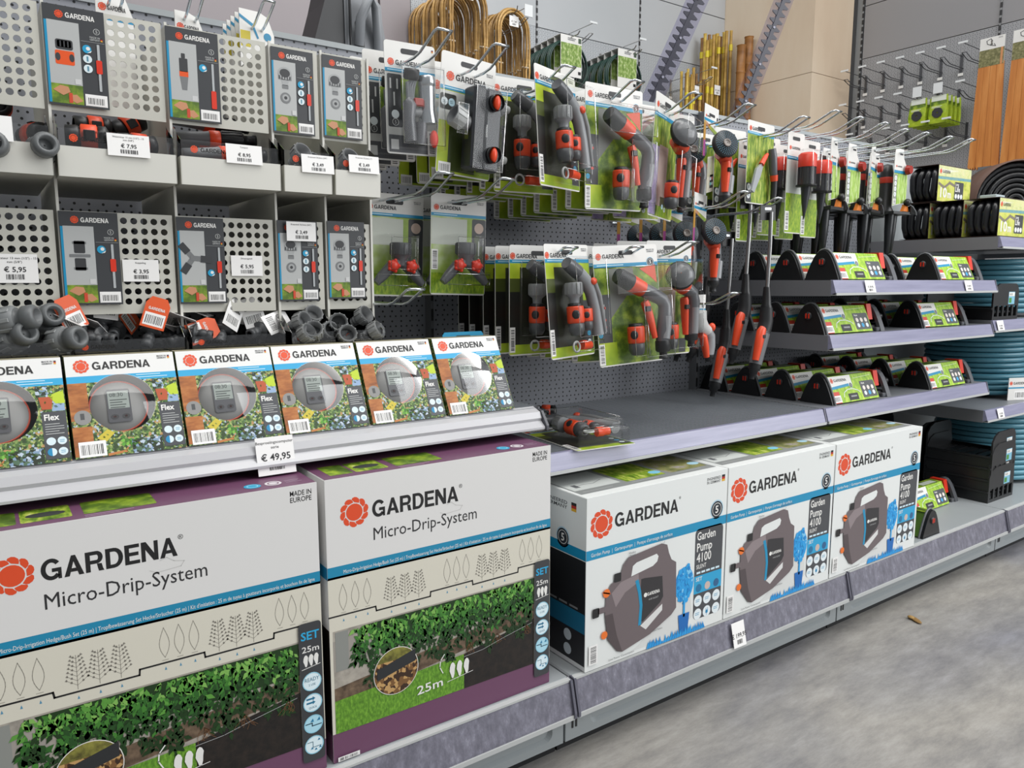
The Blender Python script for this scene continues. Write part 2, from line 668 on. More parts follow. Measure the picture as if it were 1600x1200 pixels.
PANEL = noisy('grey_sheet_panel', [(0.3, '#aeb2b5'), (0.7, '#b7babd')], 0.7, 2, rough=0.5)
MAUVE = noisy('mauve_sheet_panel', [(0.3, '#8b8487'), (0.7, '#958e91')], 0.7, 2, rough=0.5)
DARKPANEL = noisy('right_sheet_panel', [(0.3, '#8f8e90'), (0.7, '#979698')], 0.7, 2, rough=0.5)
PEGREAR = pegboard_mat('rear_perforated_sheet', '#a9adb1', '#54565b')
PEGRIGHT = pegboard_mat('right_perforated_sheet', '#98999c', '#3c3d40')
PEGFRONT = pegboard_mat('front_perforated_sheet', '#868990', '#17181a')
SLOT = M('#2b2b2d', 0.5)

w = MB()
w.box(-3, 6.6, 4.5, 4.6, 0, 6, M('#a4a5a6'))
for x0, x1 in ((2.355, 3.33), (3.342, 4.32), (4.332, 5.31)):
    w.box(x0, x1, 4.45, 4.5, 2.76, 3.172, PANEL)
    w.box(x0, x1, 4.45, 4.5, 3.179, 4.2, PANEL)
for x0, x1 in ((-1.6, 2.13), (2.145, 2.35)):
    w.box(x0, x1, 4.45, 4.5, 0, 4.2, MAUVE)
w.build('wall_back', kind='structure')
for i, (x0, x1) in enumerate(((2.355, 3.33), (3.342, 4.32), (4.332, 5.31))):
    MB().box(x0, x1, 4.452, 4.5, 0.1, 4.2 if i == 0 else 2.755, PEGREAR).build('trim_%d' % (i + 1), kind='structure')
for i, x in enumerate((3.336, 4.326)):
    p = MB().box(x - 0.004, x + 0.004, 4.448, 4.5, 0, 4.2, MIDGREY)
    for k in range(80):
        p.box(x - 0.0065, x + 0.0065, 4.444, 4.449, 0.2 + k * 0.05, 0.2 + k * 0.05 + 0.03, SLOT)
    p.build('trim_%d' % (i + 4), kind='structure')

w = MB()
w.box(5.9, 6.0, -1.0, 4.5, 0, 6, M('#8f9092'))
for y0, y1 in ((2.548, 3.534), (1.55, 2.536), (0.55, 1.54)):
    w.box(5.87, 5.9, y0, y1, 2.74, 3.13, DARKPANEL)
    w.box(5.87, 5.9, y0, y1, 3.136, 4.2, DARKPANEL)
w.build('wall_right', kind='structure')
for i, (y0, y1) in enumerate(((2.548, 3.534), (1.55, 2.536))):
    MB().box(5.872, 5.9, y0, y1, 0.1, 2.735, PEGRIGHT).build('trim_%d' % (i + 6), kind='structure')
for i, y in enumerate((3.545, 2.542)):
    p = MB().box(5.865, 5.9, y - (0.004 if i else 0.0), y + (0.004 if i else 0.05), 0, 4.2, MIDGREY)
    for k in range(80):
        p.box(5.861, 5.866, y - 0.008, y + 0.006, 0.2 + k * 0.05, 0.2 + k * 0.05 + 0.032, SLOT)
    p.build('trim_%d' % (i + 8), kind='structure')

PLY = noisy('plywood', [(0.3, '#cbb59c'), (0.5, '#d4c1a9'), (0.72, '#dccdb8')], 1.6, 7, (1, 1, 0.35), 0.55)
p = MB()
for z0, z1 in ((0, 2.57), (2.574, 5.0)):
    p.box(5.312, 5.82, 3.6, 4.5, z0, z1, PLY)
p.build('pillar', kind='structure')

# ================================================================== shelving
RAIL = noisy('clear_lilac_price_rail', [(0.3, '#82829a'), (0.6, '#9292aa'), (0.8, '#a8a8be')], 14, 5, (0.25, 1, 4), 0.22)
RAILWORN = noisy('scratched_price_rail', [(0.3, '#565560'), (0.48, '#6d6c78'), (0.6, '#7f7e8b'), (0.74, '#b3b2bd')], 60, 12, (1, 1, 0.5), 0.3, nrough=0.75)
RAILWHITE = M('#bdbdc0', 0.25)
DECK = noisy('deck_sheet', [(0.3, '#9a9fa2'), (0.7, '#a3a8aa')], 3, 3, rough=0.38)
DECKDARK = M('#7c7f84', 0.42)
XB = (-0.06, 0.94, 1.94, 2.94, 3.94)
BAY = ('leftmost bay behind the small part bins', 'bay of hanging spray guns', 'bay with the sprinklers', 'far right bay with the blue hoses')

for i in range(4):
    x0, x1 = XB[i], XB[i + 1]
    if i == 3:
        g = MB().box(x0 + 0.004, x1 - 0.004, 1.72, 1.745, 0.19, 1.48, SHELFGREY)
    else:
        g = MB().box(x0 + 0.004, x1 - 0.004, 1.72, 1.745, 0.19, 1.528, PEGFRONT)
        g.box(x0 + 0.004, x1 - 0.004, 1.716, 1.75, 1.528, 1.54, SHELFGREY)
    tag(g.build('back_panel'), ('plain grey back panel of the ' if i == 3 else 'grey perforated back panel of the ') + BAY[i], 'back panel', 'back panels of the shelving')
for i, x in enumerate(XB):
    p = MB().box(x - 0.004, x + 0.004, 1.69, 1.75, 0.0, 1.535, GREY)
    for k in range(26):
        p.box(x - 0.003, x + 0.003, 1.6885, 1.6905, 0.25 + k * 0.05, 0.28 + k * 0.05, BLACK)
    tag(p.build('upright_post'), ('slotted upright at the left end of the ' + BAY[i]) if i < 4 else 'slotted upright at the far right end of the run', 'post', 'shelving uprights')

for i in range(4):
    x0, x1 = XB[i] + 0.002, XB[i + 1] - 0.002
    t = thing('base_shelf', 'grey base shelf standing on the floor under the ' + BAY[i], 'shelf', (x0, 1.124, 0), group='base shelves of the run')
    W = x1 - x0
    MB().box(0, W, 0.006, 0.58, 0.165, 0.19, DECK, c=0.003).build('deck', t)
    MB().prism([(0.006, 0.186), (-0.002, 0.184), (-0.016, 0.122), (-0.016, 0.116), (0.008, 0.116)], 'x', 0.004, W - 0.004, RAILWORN).build('price_rail', t)
    ed = MB().prism([(-0.0165, 0.118), (-0.0195, 0.118), (-0.0195, 0.109), (0.006, 0.109), (0.006, 0.1155)], 'x', 0.003, W - 0.003, LIGHTGREY)
    ed.prism([(-0.003, 0.1885), (0.006, 0.1905), (0.006, 0.186), (-0.003, 0.1842)], 'x', 0.003, W - 0.003, LIGHTGREY)
    ed.build('rail_edge', t)
    for xe in (0.0, W - 0.006):
        MB().prism([(0.01, 0.19), (-0.006, 0.188), (-0.022, 0.122), (-0.022, 0.112), (0.01, 0.112)], 'x', xe, xe + 0.006, M('#5a5a66', 0.4)).build('rail_end', t)
    kp = MB().box(0.001, W - 0.001, 0.03, 0.06, 0.034, 0.163, SHELFGREY)
    out = [(0.001, 0.034), (W - 0.001, 0.034), (W - 0.001, 0.163), (0.001, 0.163)]
    rr0, fx0, fx1, fz0, fz1 = 0.016, 0.07, W - 0.03, 0.05, 0.105
    inner = []
    for cx_, cz_, a0 in ((fx0 + rr0, fz0 + rr0, 180), (fx1 - rr0, fz0 + rr0, 270), (fx1 - rr0, fz1 - rr0, 0), (fx0 + rr0, fz1 - rr0, 90)):
        inner.append([(cx_ + rr0 * math.cos(R(a0 + 18 * q)), cz_ + rr0 * math.sin(R(a0 + 18 * q))) for q in range(6)])
    for c_ in range(4):
        n_ = inner[(c_ + 1) % 4]
        poly = [out[c_], out[(c_ + 1) % 4], n_[0], inner[c_][-1]]
        kp.quad([(p[0], 0.022, p[1]) for p in poly], SHELFGREY)
        for q in range(5):
            kp.quad([(out[c_][0], 0.022, out[c_][1]), (inner[c_][q + 1][0], 0.022, inner[c_][q + 1][1]), (inner[c_][q][0], 0.022, inner[c_][q][1])], SHELFGREY)
    flat = [p for c_ in inner for p in c_]
    for q in range(len(flat)):
        p, r_ = flat[q], flat[(q + 1) % len(flat)]
        mx_, mz_ = (fx0 + fx1) / 2, (fz0 + fz1) / 2
        sh = lambda t_: (t_[0] + (0.006 if t_[0] < mx_ else -0.006), t_[1] + (0.006 if t_[1] < mz_ else -0.006))
        kp.quad([(p[0], 0.022, p[1]), (r_[0], 0.022, r_[1]), (sh(r_)[0], 0.0302, sh(r_)[1]), (sh(p)[0], 0.0302, sh(p)[1])], SHELFGREY)
    for xs_ in (0.001, W - 0.001):
        kp.quad([(xs_, 0.022, 0.034), (xs_, 0.03, 0.034), (xs_, 0.03, 0.163), (xs_, 0.022, 0.163)], SHELFGREY)
    kp.quad([(0.001, 0.022, 0.034), (W - 0.001, 0.022, 0.034), (W - 0.001, 0.03, 0.034), (0.001, 0.03, 0.034)], SHELFGREY)
    for q in (0.018, 0.028):
        kp.box(q, q + 0.004, 0.0205, 0.0225, 0.06, 0.1, BLACK)
    kp.build('kick_plate', t)
    MB().box(0.001, W - 0.001, 0.05, 0.075, 0.0, 0.034, RUBBER).build('plinth', t)


def shelf(name, label, x0, x1, yf, z, deck=DECKDARK, rail=RAIL, depth=0.48, ribs=False, h=0.04, white=False):
    t = thing(name, label, 'shelf', (x0, yf, z), group='shelf boards of the run')
    W = x1 - x0
    d = MB().box(0.0035, W - 0.0035, 0.004, depth, -0.006 if ribs else -0.03, -0.002 if ribs else 0, deck)
    if ribs:
        for k in range(int(depth / 0.012)):
            d.box(0.004, W - 0.004, 0.012 + k * 0.012, 0.016 + k * 0.012, -0.002, 0.001, M('#777b80', 0.35, 0.3))
        for k in range(5):
            d.box(W * (0.02 + 0.24 * k), W * (0.02 + 0.24 * k) + 0.004, 0.004, depth, -0.03, -0.004, deck)
    d.build('deck', t)
    for xe in (0, W - 0.003):
        MB().prism([(0.0, 0.0), (depth, 0.0), (depth, -0.05), (0.0, -h - 0.004)], 'x', xe, xe + 0.003, M('#75767a', 0.4)).build('side_bracket', t)
    if white:
        MB().prism([(0.012, 0.0), (-0.012, -0.008), (-0.018, -0.02), (-0.016, -0.026), (-0.03, -0.037), (-0.03, -0.041), (0.004, -0.041)], 'x', 0.0, W - 0.008, rail).build('price_rail', t)
        MB().prism([(0.012, 0.0), (-0.014, -0.006), (-0.034, -0.034), (-0.034, -0.043), (0.004, -0.043)], 'x', W - 0.007, W - 0.001, M('#505157', 0.3)).build('rail_end', t)
    else:
        MB().prism([(0.004, 0.001), (-0.004, 0.0), (-0.015, -h + 0.006), (-0.015, -h), (0.002, -h)], 'x', 0.003, W - 0.006, rail).build('price_rail', t)
        MB().prism([(0.004, 0.002), (-0.006, 0.002), (-0.018, -h), (0.002, -h)], 'x', W - 0.005, W - 0.001, M('#6a6a76', 0.4)).build('rail_end', t)
        MB().prism([(-0.0155, -h + 0.005), (-0.018, -h + 0.005), (-0.018, -h - 0.002), (0.002, -h - 0.002), (0.002, -h)], 'x', 0.003, W - 0.006, LIGHTGREY).build('rail_edge', t)
    return t


shelf('shelf_board', 'shelf with a glossy white front rail carrying the row of water control cartons', -0.058, 0.938, 1.235, 0.741, rail=RAILWHITE, white=True, ribs=True)
shelf('shelf_board', 'empty ribbed shelf under the hanging spray guns, one fallen pack on it', 0.942, 1.938, 1.223, 0.64, ribs=True)
shelf('shelf_board', 'lowest shelf of sprinklers, just above the pump cartons', 1.942, 2.938, 1.223, 0.64)
shelf('shelf_board', 'middle shelf of sprinklers, between two others', 1.942, 2.938, 1.223, 0.848)
shelf('shelf_board', 'topmost shelf of sprinklers, below the spiked sprinklers', 1.942, 2.938, 1.223, 1.002)
shelf('shelf_board', 'shelf at the right carrying the black edging rolls', 2.942, 3.938, 1.223, 1.155)
shelf('shelf_board', 'shelf at the right under the upper blue hose coil', 2.942, 3.938, 1.223, 0.86)
shelf('shelf_board', 'shelf at the right carrying the lower hose coil above the black trays', 2.942, 3.938, 1.223, 0.535)


def price_tag(label, x, y, z, w, h, text, tilt=0.0, rz=0.0, title='', sub=True):
    a = Art()
    a.merge(MB().box(-w / 2, w / 2, 0, 0.0009, 0, h, PAPER))
    ink = M('#2a2a2c')
    a.up()
    if title:
        for k, ln in enumerate(title.split('|')):
            a.text(ln, 0, h * (0.82 - 0.13 * k), h * 0.075, ink, 0.0, align='c')
    a.text(text, 0, h * 0.38, h * 0.17, ink, 0.015, align='c')
    a.L += 0
    rr = random.Random(int(x * 1000))
    q = -w * 0.2
    while q < w * 0.2:
        t = rr.choice((0.006, 0.01, 0.018)) * w * 1.4
        a.rect(q, h * 0.12, q + t, h * 0.3, ink)
        q += t + rr.choice((0.008, 0.016)) * w * 1.4
    o = a.build('price_tag', loc=(x, y, z), rot=(R(tilt), 0, R(rz)))
    return tag(o, label, 'price tag', 'white price tags')


price_tag('white price tag reading 49,95 on the white rail under the round-window cartons', 0.379, 1.205, 0.687, 0.062, 0.062, '€ 49,95', -14, title='Besproeiingscomputer|serie')
price_tag('white price tag on the base rail below the middle pump carton', 1.453, 1.1, 0.118, 0.046, 0.06, '€ 199,95', -12)
price_tag('left price tag on the topmost sprinkler shelf rail', 2.118, 1.203, 0.967, 0.05, 0.036, '€ 39,95', -15)
price_tag('right price tag on the topmost sprinkler shelf rail', 2.72, 1.203, 0.967, 0.05, 0.036, '€ 49,95', -15)
price_tag('price tag on the right-hand rail under the upper blue hose coil', 2.985, 1.203, 0.825, 0.05, 0.036, '€ 59,95', -15)
price_tag('price tag on the right-hand rail above the black trays', 3.05, 1.203, 0.5, 0.05, 0.036, '€ 79,95', -15)

# ================================================================== large cartons
HEDGE = [M(c, 0.42) for c in ('#1f4a1a', '#2c6322', '#3f7d2c', '#5a983c', '#7fb356', '#16360f')]
LAWN = noisy('printed_lawn', [(0.25, '#3d6416'), (0.5, '#5f9226'), (0.75, '#86b93c')], 120, 4, (2, 1, 1))
PURPLE = M('#6d4561', 0.42)
SOIL = noisy('printed_soil', [(0.4, '#15110e'), (0.7, '#2a211b')], 60, 4)
PAVING = noisy('printed_paving', [(0.3, '#8d877e'), (0.7, '#b9b2a6')], 40, 4)
GRAVEL = noisy('printed_gravel', [(0.15, '#3a2414'), (0.4, '#7a5630'), (0.7, '#c29a62')], 160, 2, kind='voronoi', interp='CONSTANT')
OFFW = M('#d7d3c4', 0.42)
THIN = M('#8d897f')


def leafy_tree(a, x, y, h, mat):
    """outline of a slim tree"""
    w = h * 0.27
    pts = [(x + w * 0.5 * math.sin(t * PI) * (1.25 - 0.5 * t) * s_, y + h * (0.08 + 0.92 * t)) for s_, rng in ((1, range(0, 9)), (-1, range(8, -1, -1))) for t in [q / 8 for q in rng]]
    a.line(pts, 0.0007, mat)
    a.line([(x - w * 0.3, y), (x + w * 0.3, y)], 0.0007, mat)


def bushy(a, x, y, h, mat):
    a.line([(x, y), (x, y + h)], 0.0007, mat)
    for k in range(7):
        yy = y + h * (0.12 + 0.13 * k)
        ln = h * 0.27 * (1 - 0.09 * k)
        for s_ in (-1, 1):
            ax, ay = x, yy
            bx, by = x + s_ * ln, yy + ln * 0.75
            a.line([(ax, ay), (bx, by)], 0.0005, mat)
            for q in (0.5, 0.95):
                cx, cy = ax + (bx - ax) * q, ay + (by - ay) * q
                a.poly([(cx, cy - h * 0.03), (cx + s_ * h * 0.05, cy), (cx, cy + h * 0.05), (cx - s_ * h * 0.02, cy)], mat)


def micro_art(W, H, seed):
    rr = random.Random(seed)
    a = Art(W, H)
    U = lambda u: u * W
    V = lambda v: v * H
    a.rect(0, 0, W, H, M('#dedddb', 0.4))
    a.up()
    a.rect(0, V(0.106), W, V(0.665), OFFW)
    a.rect(0, 0, W, V(0.106), PURPLE)
    a.rect(0, V(0.657), W, V(0.7), M('#1b87ad', 0.4))
    a.brand(U(0.177), V(0.845), V(0.058), U(0.365), mark=False, bold=0.036)
    a.flower(U(0.108), V(0.876), V(0.052))
    a.text('®', U(0.545), V(0.893), V(0.014), BLACKPRINT)
    a.text('Micro-Drip-System', U(0.18), V(0.765), V(0.043), M('#2a2a2c'), 0.0, U(0.447))
    a.germany(U(0.905), V(0.945), V(0.016), 'MADE IN', 'EUROPE', U(0.075), BLACKPRINT)
    # punched hanger outline
    a.line([(U(0.46), V(0.815)), (U(0.48), V(0.806)), (U(0.55), V(0.812)), (U(0.56), V(0.826)), (U(0.53), V(0.832)), (U(0.51), V(0.846)), (U(0.49), V(0.84))], 0.0008, M('#c4c3c0'))
    a.up()
    a.text('Micro-Drip-Irrigation Hedge/Bush Set (25 m) | Tropfbewässerung Set Hecke/Sträucher (25 m) | Kit d’initiation : 25 m de tuyau à goutteurs incorporés et bouchon fin de ligne', U(0.06), V(0.671), V(0.0125), WHITE, 0.0, U(0.92))
    # drip line
    ln = [(0.0, 0.527), (0.181, 0.526), (0.184, 0.51), (0.411, 0.509), (0.413, 0.526), (0.604, 0.526), (0.606, 0.51), (0.829, 0.511), (0.831, 0.528), (0.92, 0.528)]
    a.line([(U(u), V(v)) for u, v in ln], 0.0026, BLACKPRINT)
    for k in range(3):
        leafy_tree(a, U(0.055 + 0.047 * k), V(0.535), V(0.1), THIN)
        leafy_tree(a, U(0.487 + 0.044 * k), V(0.535), V(0.1), THIN)
        leafy_tree(a, U(0.852 + 0.044 * k), V(0.54), V(0.1), THIN)
        bushy(a, U(0.245 + 0.058 * k), V(0.517), V(0.1), THIN)
        bushy(a, U(0.65 + 0.056 * k), V(0.517), V(0.1), THIN)
        for u0, v0 in ((0.055 + 0.047 * k, 0.508), (0.245 + 0.058 * k, 0.492), (0.487 + 0.044 * k, 0.508), (0.65 + 0.056 * k, 0.492)):
            a.poly([(U(u0) - 0.0016, V(v0) - 0.002), (U(u0) + 0.0016, V(v0) - 0.002), (U(u0), V(v0) + 0.003)], M('#4f8fb0'))
    # photograph: paving, lawn, earth, hedge
    a.rect(U(0.012), V(0.106), U(0.913), V(0.475), PAVING)
    a.up()
    a.rect(U(0.012), V(0.33), U(0.16), V(0.44), M('#9d978f'))
    a.poly([(U(0.012), V(0.27)), (U(0.913), V(0.36)), (U(0.913), V(0.3)), (U(0.012), V(0.2))], noisy('printed_bark', [(0.35, '#4a3a2c'), (0.7, '#7d6853')], 70, 5))
    a.up()
    a.poly([(U(0.012), V(0.106)), (U(0.56), V(0.106)), (U(0.56), V(0.245)), (U(0.012), V(0.225))], LAWN)
    a.poly([(U(0.56), V(0.106)), (U(0.913), V(0.106)), (U(0.913), V(0.30)), (U(0.56), V(0.245))], SOIL)
    a.rect(U(0.02), V(0.33), U(0.07), V(0.47), M('#8b8d88'))
    a.up()
    ctr = [(0.2, 0.36), (0.3, 0.385), (0.42, 0.395), (0.53, 0.375), (0.63, 0.39), (0.74, 0.385), (0.86, 0.385)]
    for k in range(16):
        a.poly([(U(0.13 + 0.785 * k / 15), V(0.47)) for k in range(1)] + [(0, 0)] * 0 + [(U(0.13), V(0.47)), (U(0.913), V(0.47)), (U(0.913), V(0.36)), (U(0.2), V(0.36))], HEDGE[5]) if k == 0 else None
    a.up()
    for k in range(1500):
        cx = rr.uniform(0.09, 0.905)
        wave = 0.275 + 0.03 * math.sin(cx * 36) + 0.02 * math.sin(cx * 71)
        cy = rr.uniform(wave + (0.07 if cx < 0.14 else 0), 0.472)
        if cy < 0.34 and rr.random() < 0.3:
            continue
        x, y = U(cx), V(cy)
        L, ang = rr.uniform(0.009, 0.017), rr.uniform(-2.6, -0.5)
        dx, dy = math.cos(ang) * L, math.sin(ang) * L
        nx, ny = -dy * 0.24, dx * 0.24
        q = [(x, y), (x + dx * 0.45 + nx, y + dy * 0.45 + ny), (x + dx, y + dy), (x + dx * 0.45 - nx, y + dy * 0.45 - ny)]
        if max(p[1] for p in q) > V(0.478) or max(p[0] for p in q) > U(0.912):
            continue
        sh = max(0, min(5, int(rr.gauss(1.4 + 5 * (cy - 0.36) * 6, 1.2))))
        yk = -(a.L + (k % 5) * 0.4) * a.EPS
        a.add([(p[0], yk, p[1]) for p in q], [(0, 1, 2, 3)], HEDGE[(5, 0, 1, 2, 3, 4)[sh]])
    a.up(3)
    for cx in (0.59, 0.72, 0.87):
        for k in range(9):
            x, y = U(cx), V(0.285)
            pts = [(x, y)]
            for s_ in range(3):
                x += rr.uniform(-0.008, 0.008)
                y -= rr.uniform(0.004, 0.009)
                pts.append((x, y))
            a.line(pts, 0.0006, M('#7a5536'))
    a.line([(U(0.56), V(0.235)), (U(0.65), V(0.24)), (U(0.75), V(0.26)), (U(0.9), V(0.285))], 0.0007, LIGHTGREY)
    a.up()
    a.disc(U(0.258), V(0.268), V(0.088), M('#e8e6df'), 36)
    a.up().disc(U(0.258), V(0.268), V(0.0855), GRAVEL, 36)
    a.up()
    a.poly([(U(0.258) + V(0.0855) * math.cos(t * PI / 12), V(0.268) + V(0.0855) * math.sin(t * PI / 12)) for t in range(2, 11)], noisy('printed_leaf_litter', [(0.3, '#3b3514'), (0.6, '#8d8a3c')], 60, 4))
    a.up()
    a.poly([(U(0.178), V(0.25)), (U(0.34), V(0.285)), (U(0.34), V(0.33)), (U(0.178), V(0.29))], M('#2b2d2f', 0.3))
    a.text('25m', U(0.345), V(0.147), V(0.032), WHITE, 0.012, U(0.115), rot=0.04)
    for k in range(3):
        x, y = U(0.505 + 0.033 * k), V(0.165)
        a.poly([(x + V(0.011) * math.sin(t) * (1.2 if math.cos(t) < 0 else 0.8), y + V(0.032) * (1 - math.cos(t))) for t in [q * PI / 6 for q in range(12)]], WHITE)
    a.line([(U(0.48), V(0.158)), (U(0.6), V(0.17))], 0.001, WHITE)
    a.line([(U(0.46), V(0.2)), (U(0.447), V(0.225)), (U(0.45), V(0.25)), (U(0.468), V(0.27))], 0.0018, WHITE)
    # icon strip
    a.up()
    a.rect(U(0.913), V(0.045), U(0.995), V(0.535), ANTH, 0.006)
    a.up()
    a.text('SET', U(0.921), V(0.477), V(0.027), M('#2aa7d8'), 0.02, U(0.066))
    a.text('25m', U(0.923), V(0.434), V(0.02), WHITE, 0.01, U(0.062))
    for k in range(3):
        x, y = U(0.936 + 0.019 * k), V(0.383)
        a.poly([(x + V(0.0075) * math.sin(t) * (1.2 if math.cos(t) < 0 else 0.8), y + V(0.021) * (1 - math.cos(t))) for t in [q * PI / 6 for q in range(12)]], WHITE)
    a.line([(U(0.921), V(0.376)), (U(0.987), V(0.385))], 0.001, WHITE)
    for k, y in enumerate((0.328, 0.253, 0.177, 0.102)):
        a.disc(U(0.955), V(y), V(0.0325), M('#dff0f6' if k in (0, 1, 3) else '#aedcec'), 24)
    a.up()
    for k, y in enumerate((0.328, 0.253, 0.177, 0.102)):
        a.ring(U(0.955), V(y), V(0.0325), V(0.003), M('#8fcbe0'), 24)
        if k == 0:
            a.text('READY', U(0.955), V(y + 0.002), V(0.013), M('#37748c'), 0, U(0.052), 'c')
            a.text('2 USE', U(0.955), V(y - 0.014), V(0.007), M('#37748c'), 0, U(0.025), 'c')
        elif k == 1:
            for q in (0.012, -0.002):
                a.poly([(U(0.932), V(y + q)), (U(0.955), V(y + q)), (U(0.955), V(y + q - 0.004)), (U(0.965), V(y + q + 0.003)), (U(0.955), V(y + q + 0.01)), (U(0.955), V(y + q + 0.006)), (U(0.932), V(y + q + 0.006))], M('#1f6f92'))
            a.text('QUICK', U(0.955), V(y - 0.02), V(0.007), M('#37748c'), 0, U(0.03), 'c')
        elif k == 2:
            a.line([(U(0.927), V(y + 0.004)), (U(0.95), V(y + 0.004)), (U(0.95), V(y - 0.006)), (U(0.983), V(y - 0.006))], 0.0016, M('#173a4a'))
            for q in (-0.012, 0.012):
                a.poly([(U(0.955 + q), V(y + 0.008)), (U(0.965 + q), V(y + 0.02)), (U(0.968 + q), V(y + 0.008))], M('#1f7aa3'))
        else:
            a.line([(U(0.93), V(y + 0.012)), (U(0.95), V(y + 0.012)), (U(0.95), V(y - 0.008)), (U(0.98), V(y - 0.008))], 0.001, M('#2c5f73'))
            for qx, qy in ((-0.014, -0.014), (0.012, 0.012), (0.0, -0.02), (0.016, -0.016)):
                a.poly([(U(0.955 + qx), V(y + qy)), (U(0.961 + qx), V(y + qy + 0.008)), (U(0.966 + qx), V(y + qy))], M('#1f7aa3'))
    a.barcode(U(0.015), V(0.004), U(0.1), V(0.02))
    return a


def micro_box(label, x0, y0, W=0.46, H=0.492, D=0.36, rz=0.0, seed=3):
    t = thing('drip_system_carton', label, 'carton', (x0, y0, 0.191), rz, 'drip irrigation set cartons')
    b = MB().box(0.0, W, 0.0, D, 0.0, H, M('#dedddb', 0.42), c=0.0012)
    b.merge(micro_art(W, H, seed))
    # purple side and top prints with little pictures
    tp = Art(W, D)
    tp.rect(0.001, 0.001, W - 0.001, D - 0.001, PURPLE)
    tp.up()
    for k, (u0, u1, mt) in enumerate(((0.04, 0.13, GARDENP), (0.14, 0.27, MEADOWP), (0.3, 0.5, GARDENP))):
        tp.rect(W * u0, 0.02, W * u1, 0.085, mt, 0.004)
    tp.up()
    tp.disc(W * 0.205, 0.05, 0.012, M('#3a3c3b'), 14, 2.0)
    tp.lines(W * 0.3, 0.012, W * 0.14, 2, 0.007, 0.002, M('#b79bb0'))
    for k, c in enumerate(('#2fa0c8', '#d8d2d6')):
        tp.disc(W * (0.80 + 0.07 * k), 0.03, 0.013, M(c), 16)
    tp.up()
    for k, c in enumerate(('#8fd0e4', '#6d4561')):
        tp.ring(W * (0.80 + 0.07 * k), 0.03, 0.009, 0.002, M(c), 16)
    tp.lines(W * 0.91, 0.034, W * 0.06, 3, 0.006, 0.0015, M('#b79bb0'))
    b.merge(tp, Tr(0, 0, H) @ Rx(-90))
    for sx in (0, 1):
        sd = Art(D, H)
        sd.rect(0.001, 0, D - 0.001, H * 0.1, PURPLE)
        sd.rect(0.001, H * 0.1, D - 0.001, H * 0.48, SOIL)
        sd.rect(0.001, H * 0.657, D - 0.001, H * 0.7, M('#1b87ad'))
        b.merge(sd, (Tr(W, 0, 0) @ Rz(90)) if sx else (Tr(0, D, 0) @ Rz(-90)))
    b.build('carton', t)
    return t


micro_box('large white drip system carton with hedge picture, cut by the left edge of the photo', -0.042, 1.136, seed=3)
micro_box('large white drip system carton with hedge picture, standing beside the pump cartons', 0.431, 1.137, seed=5)


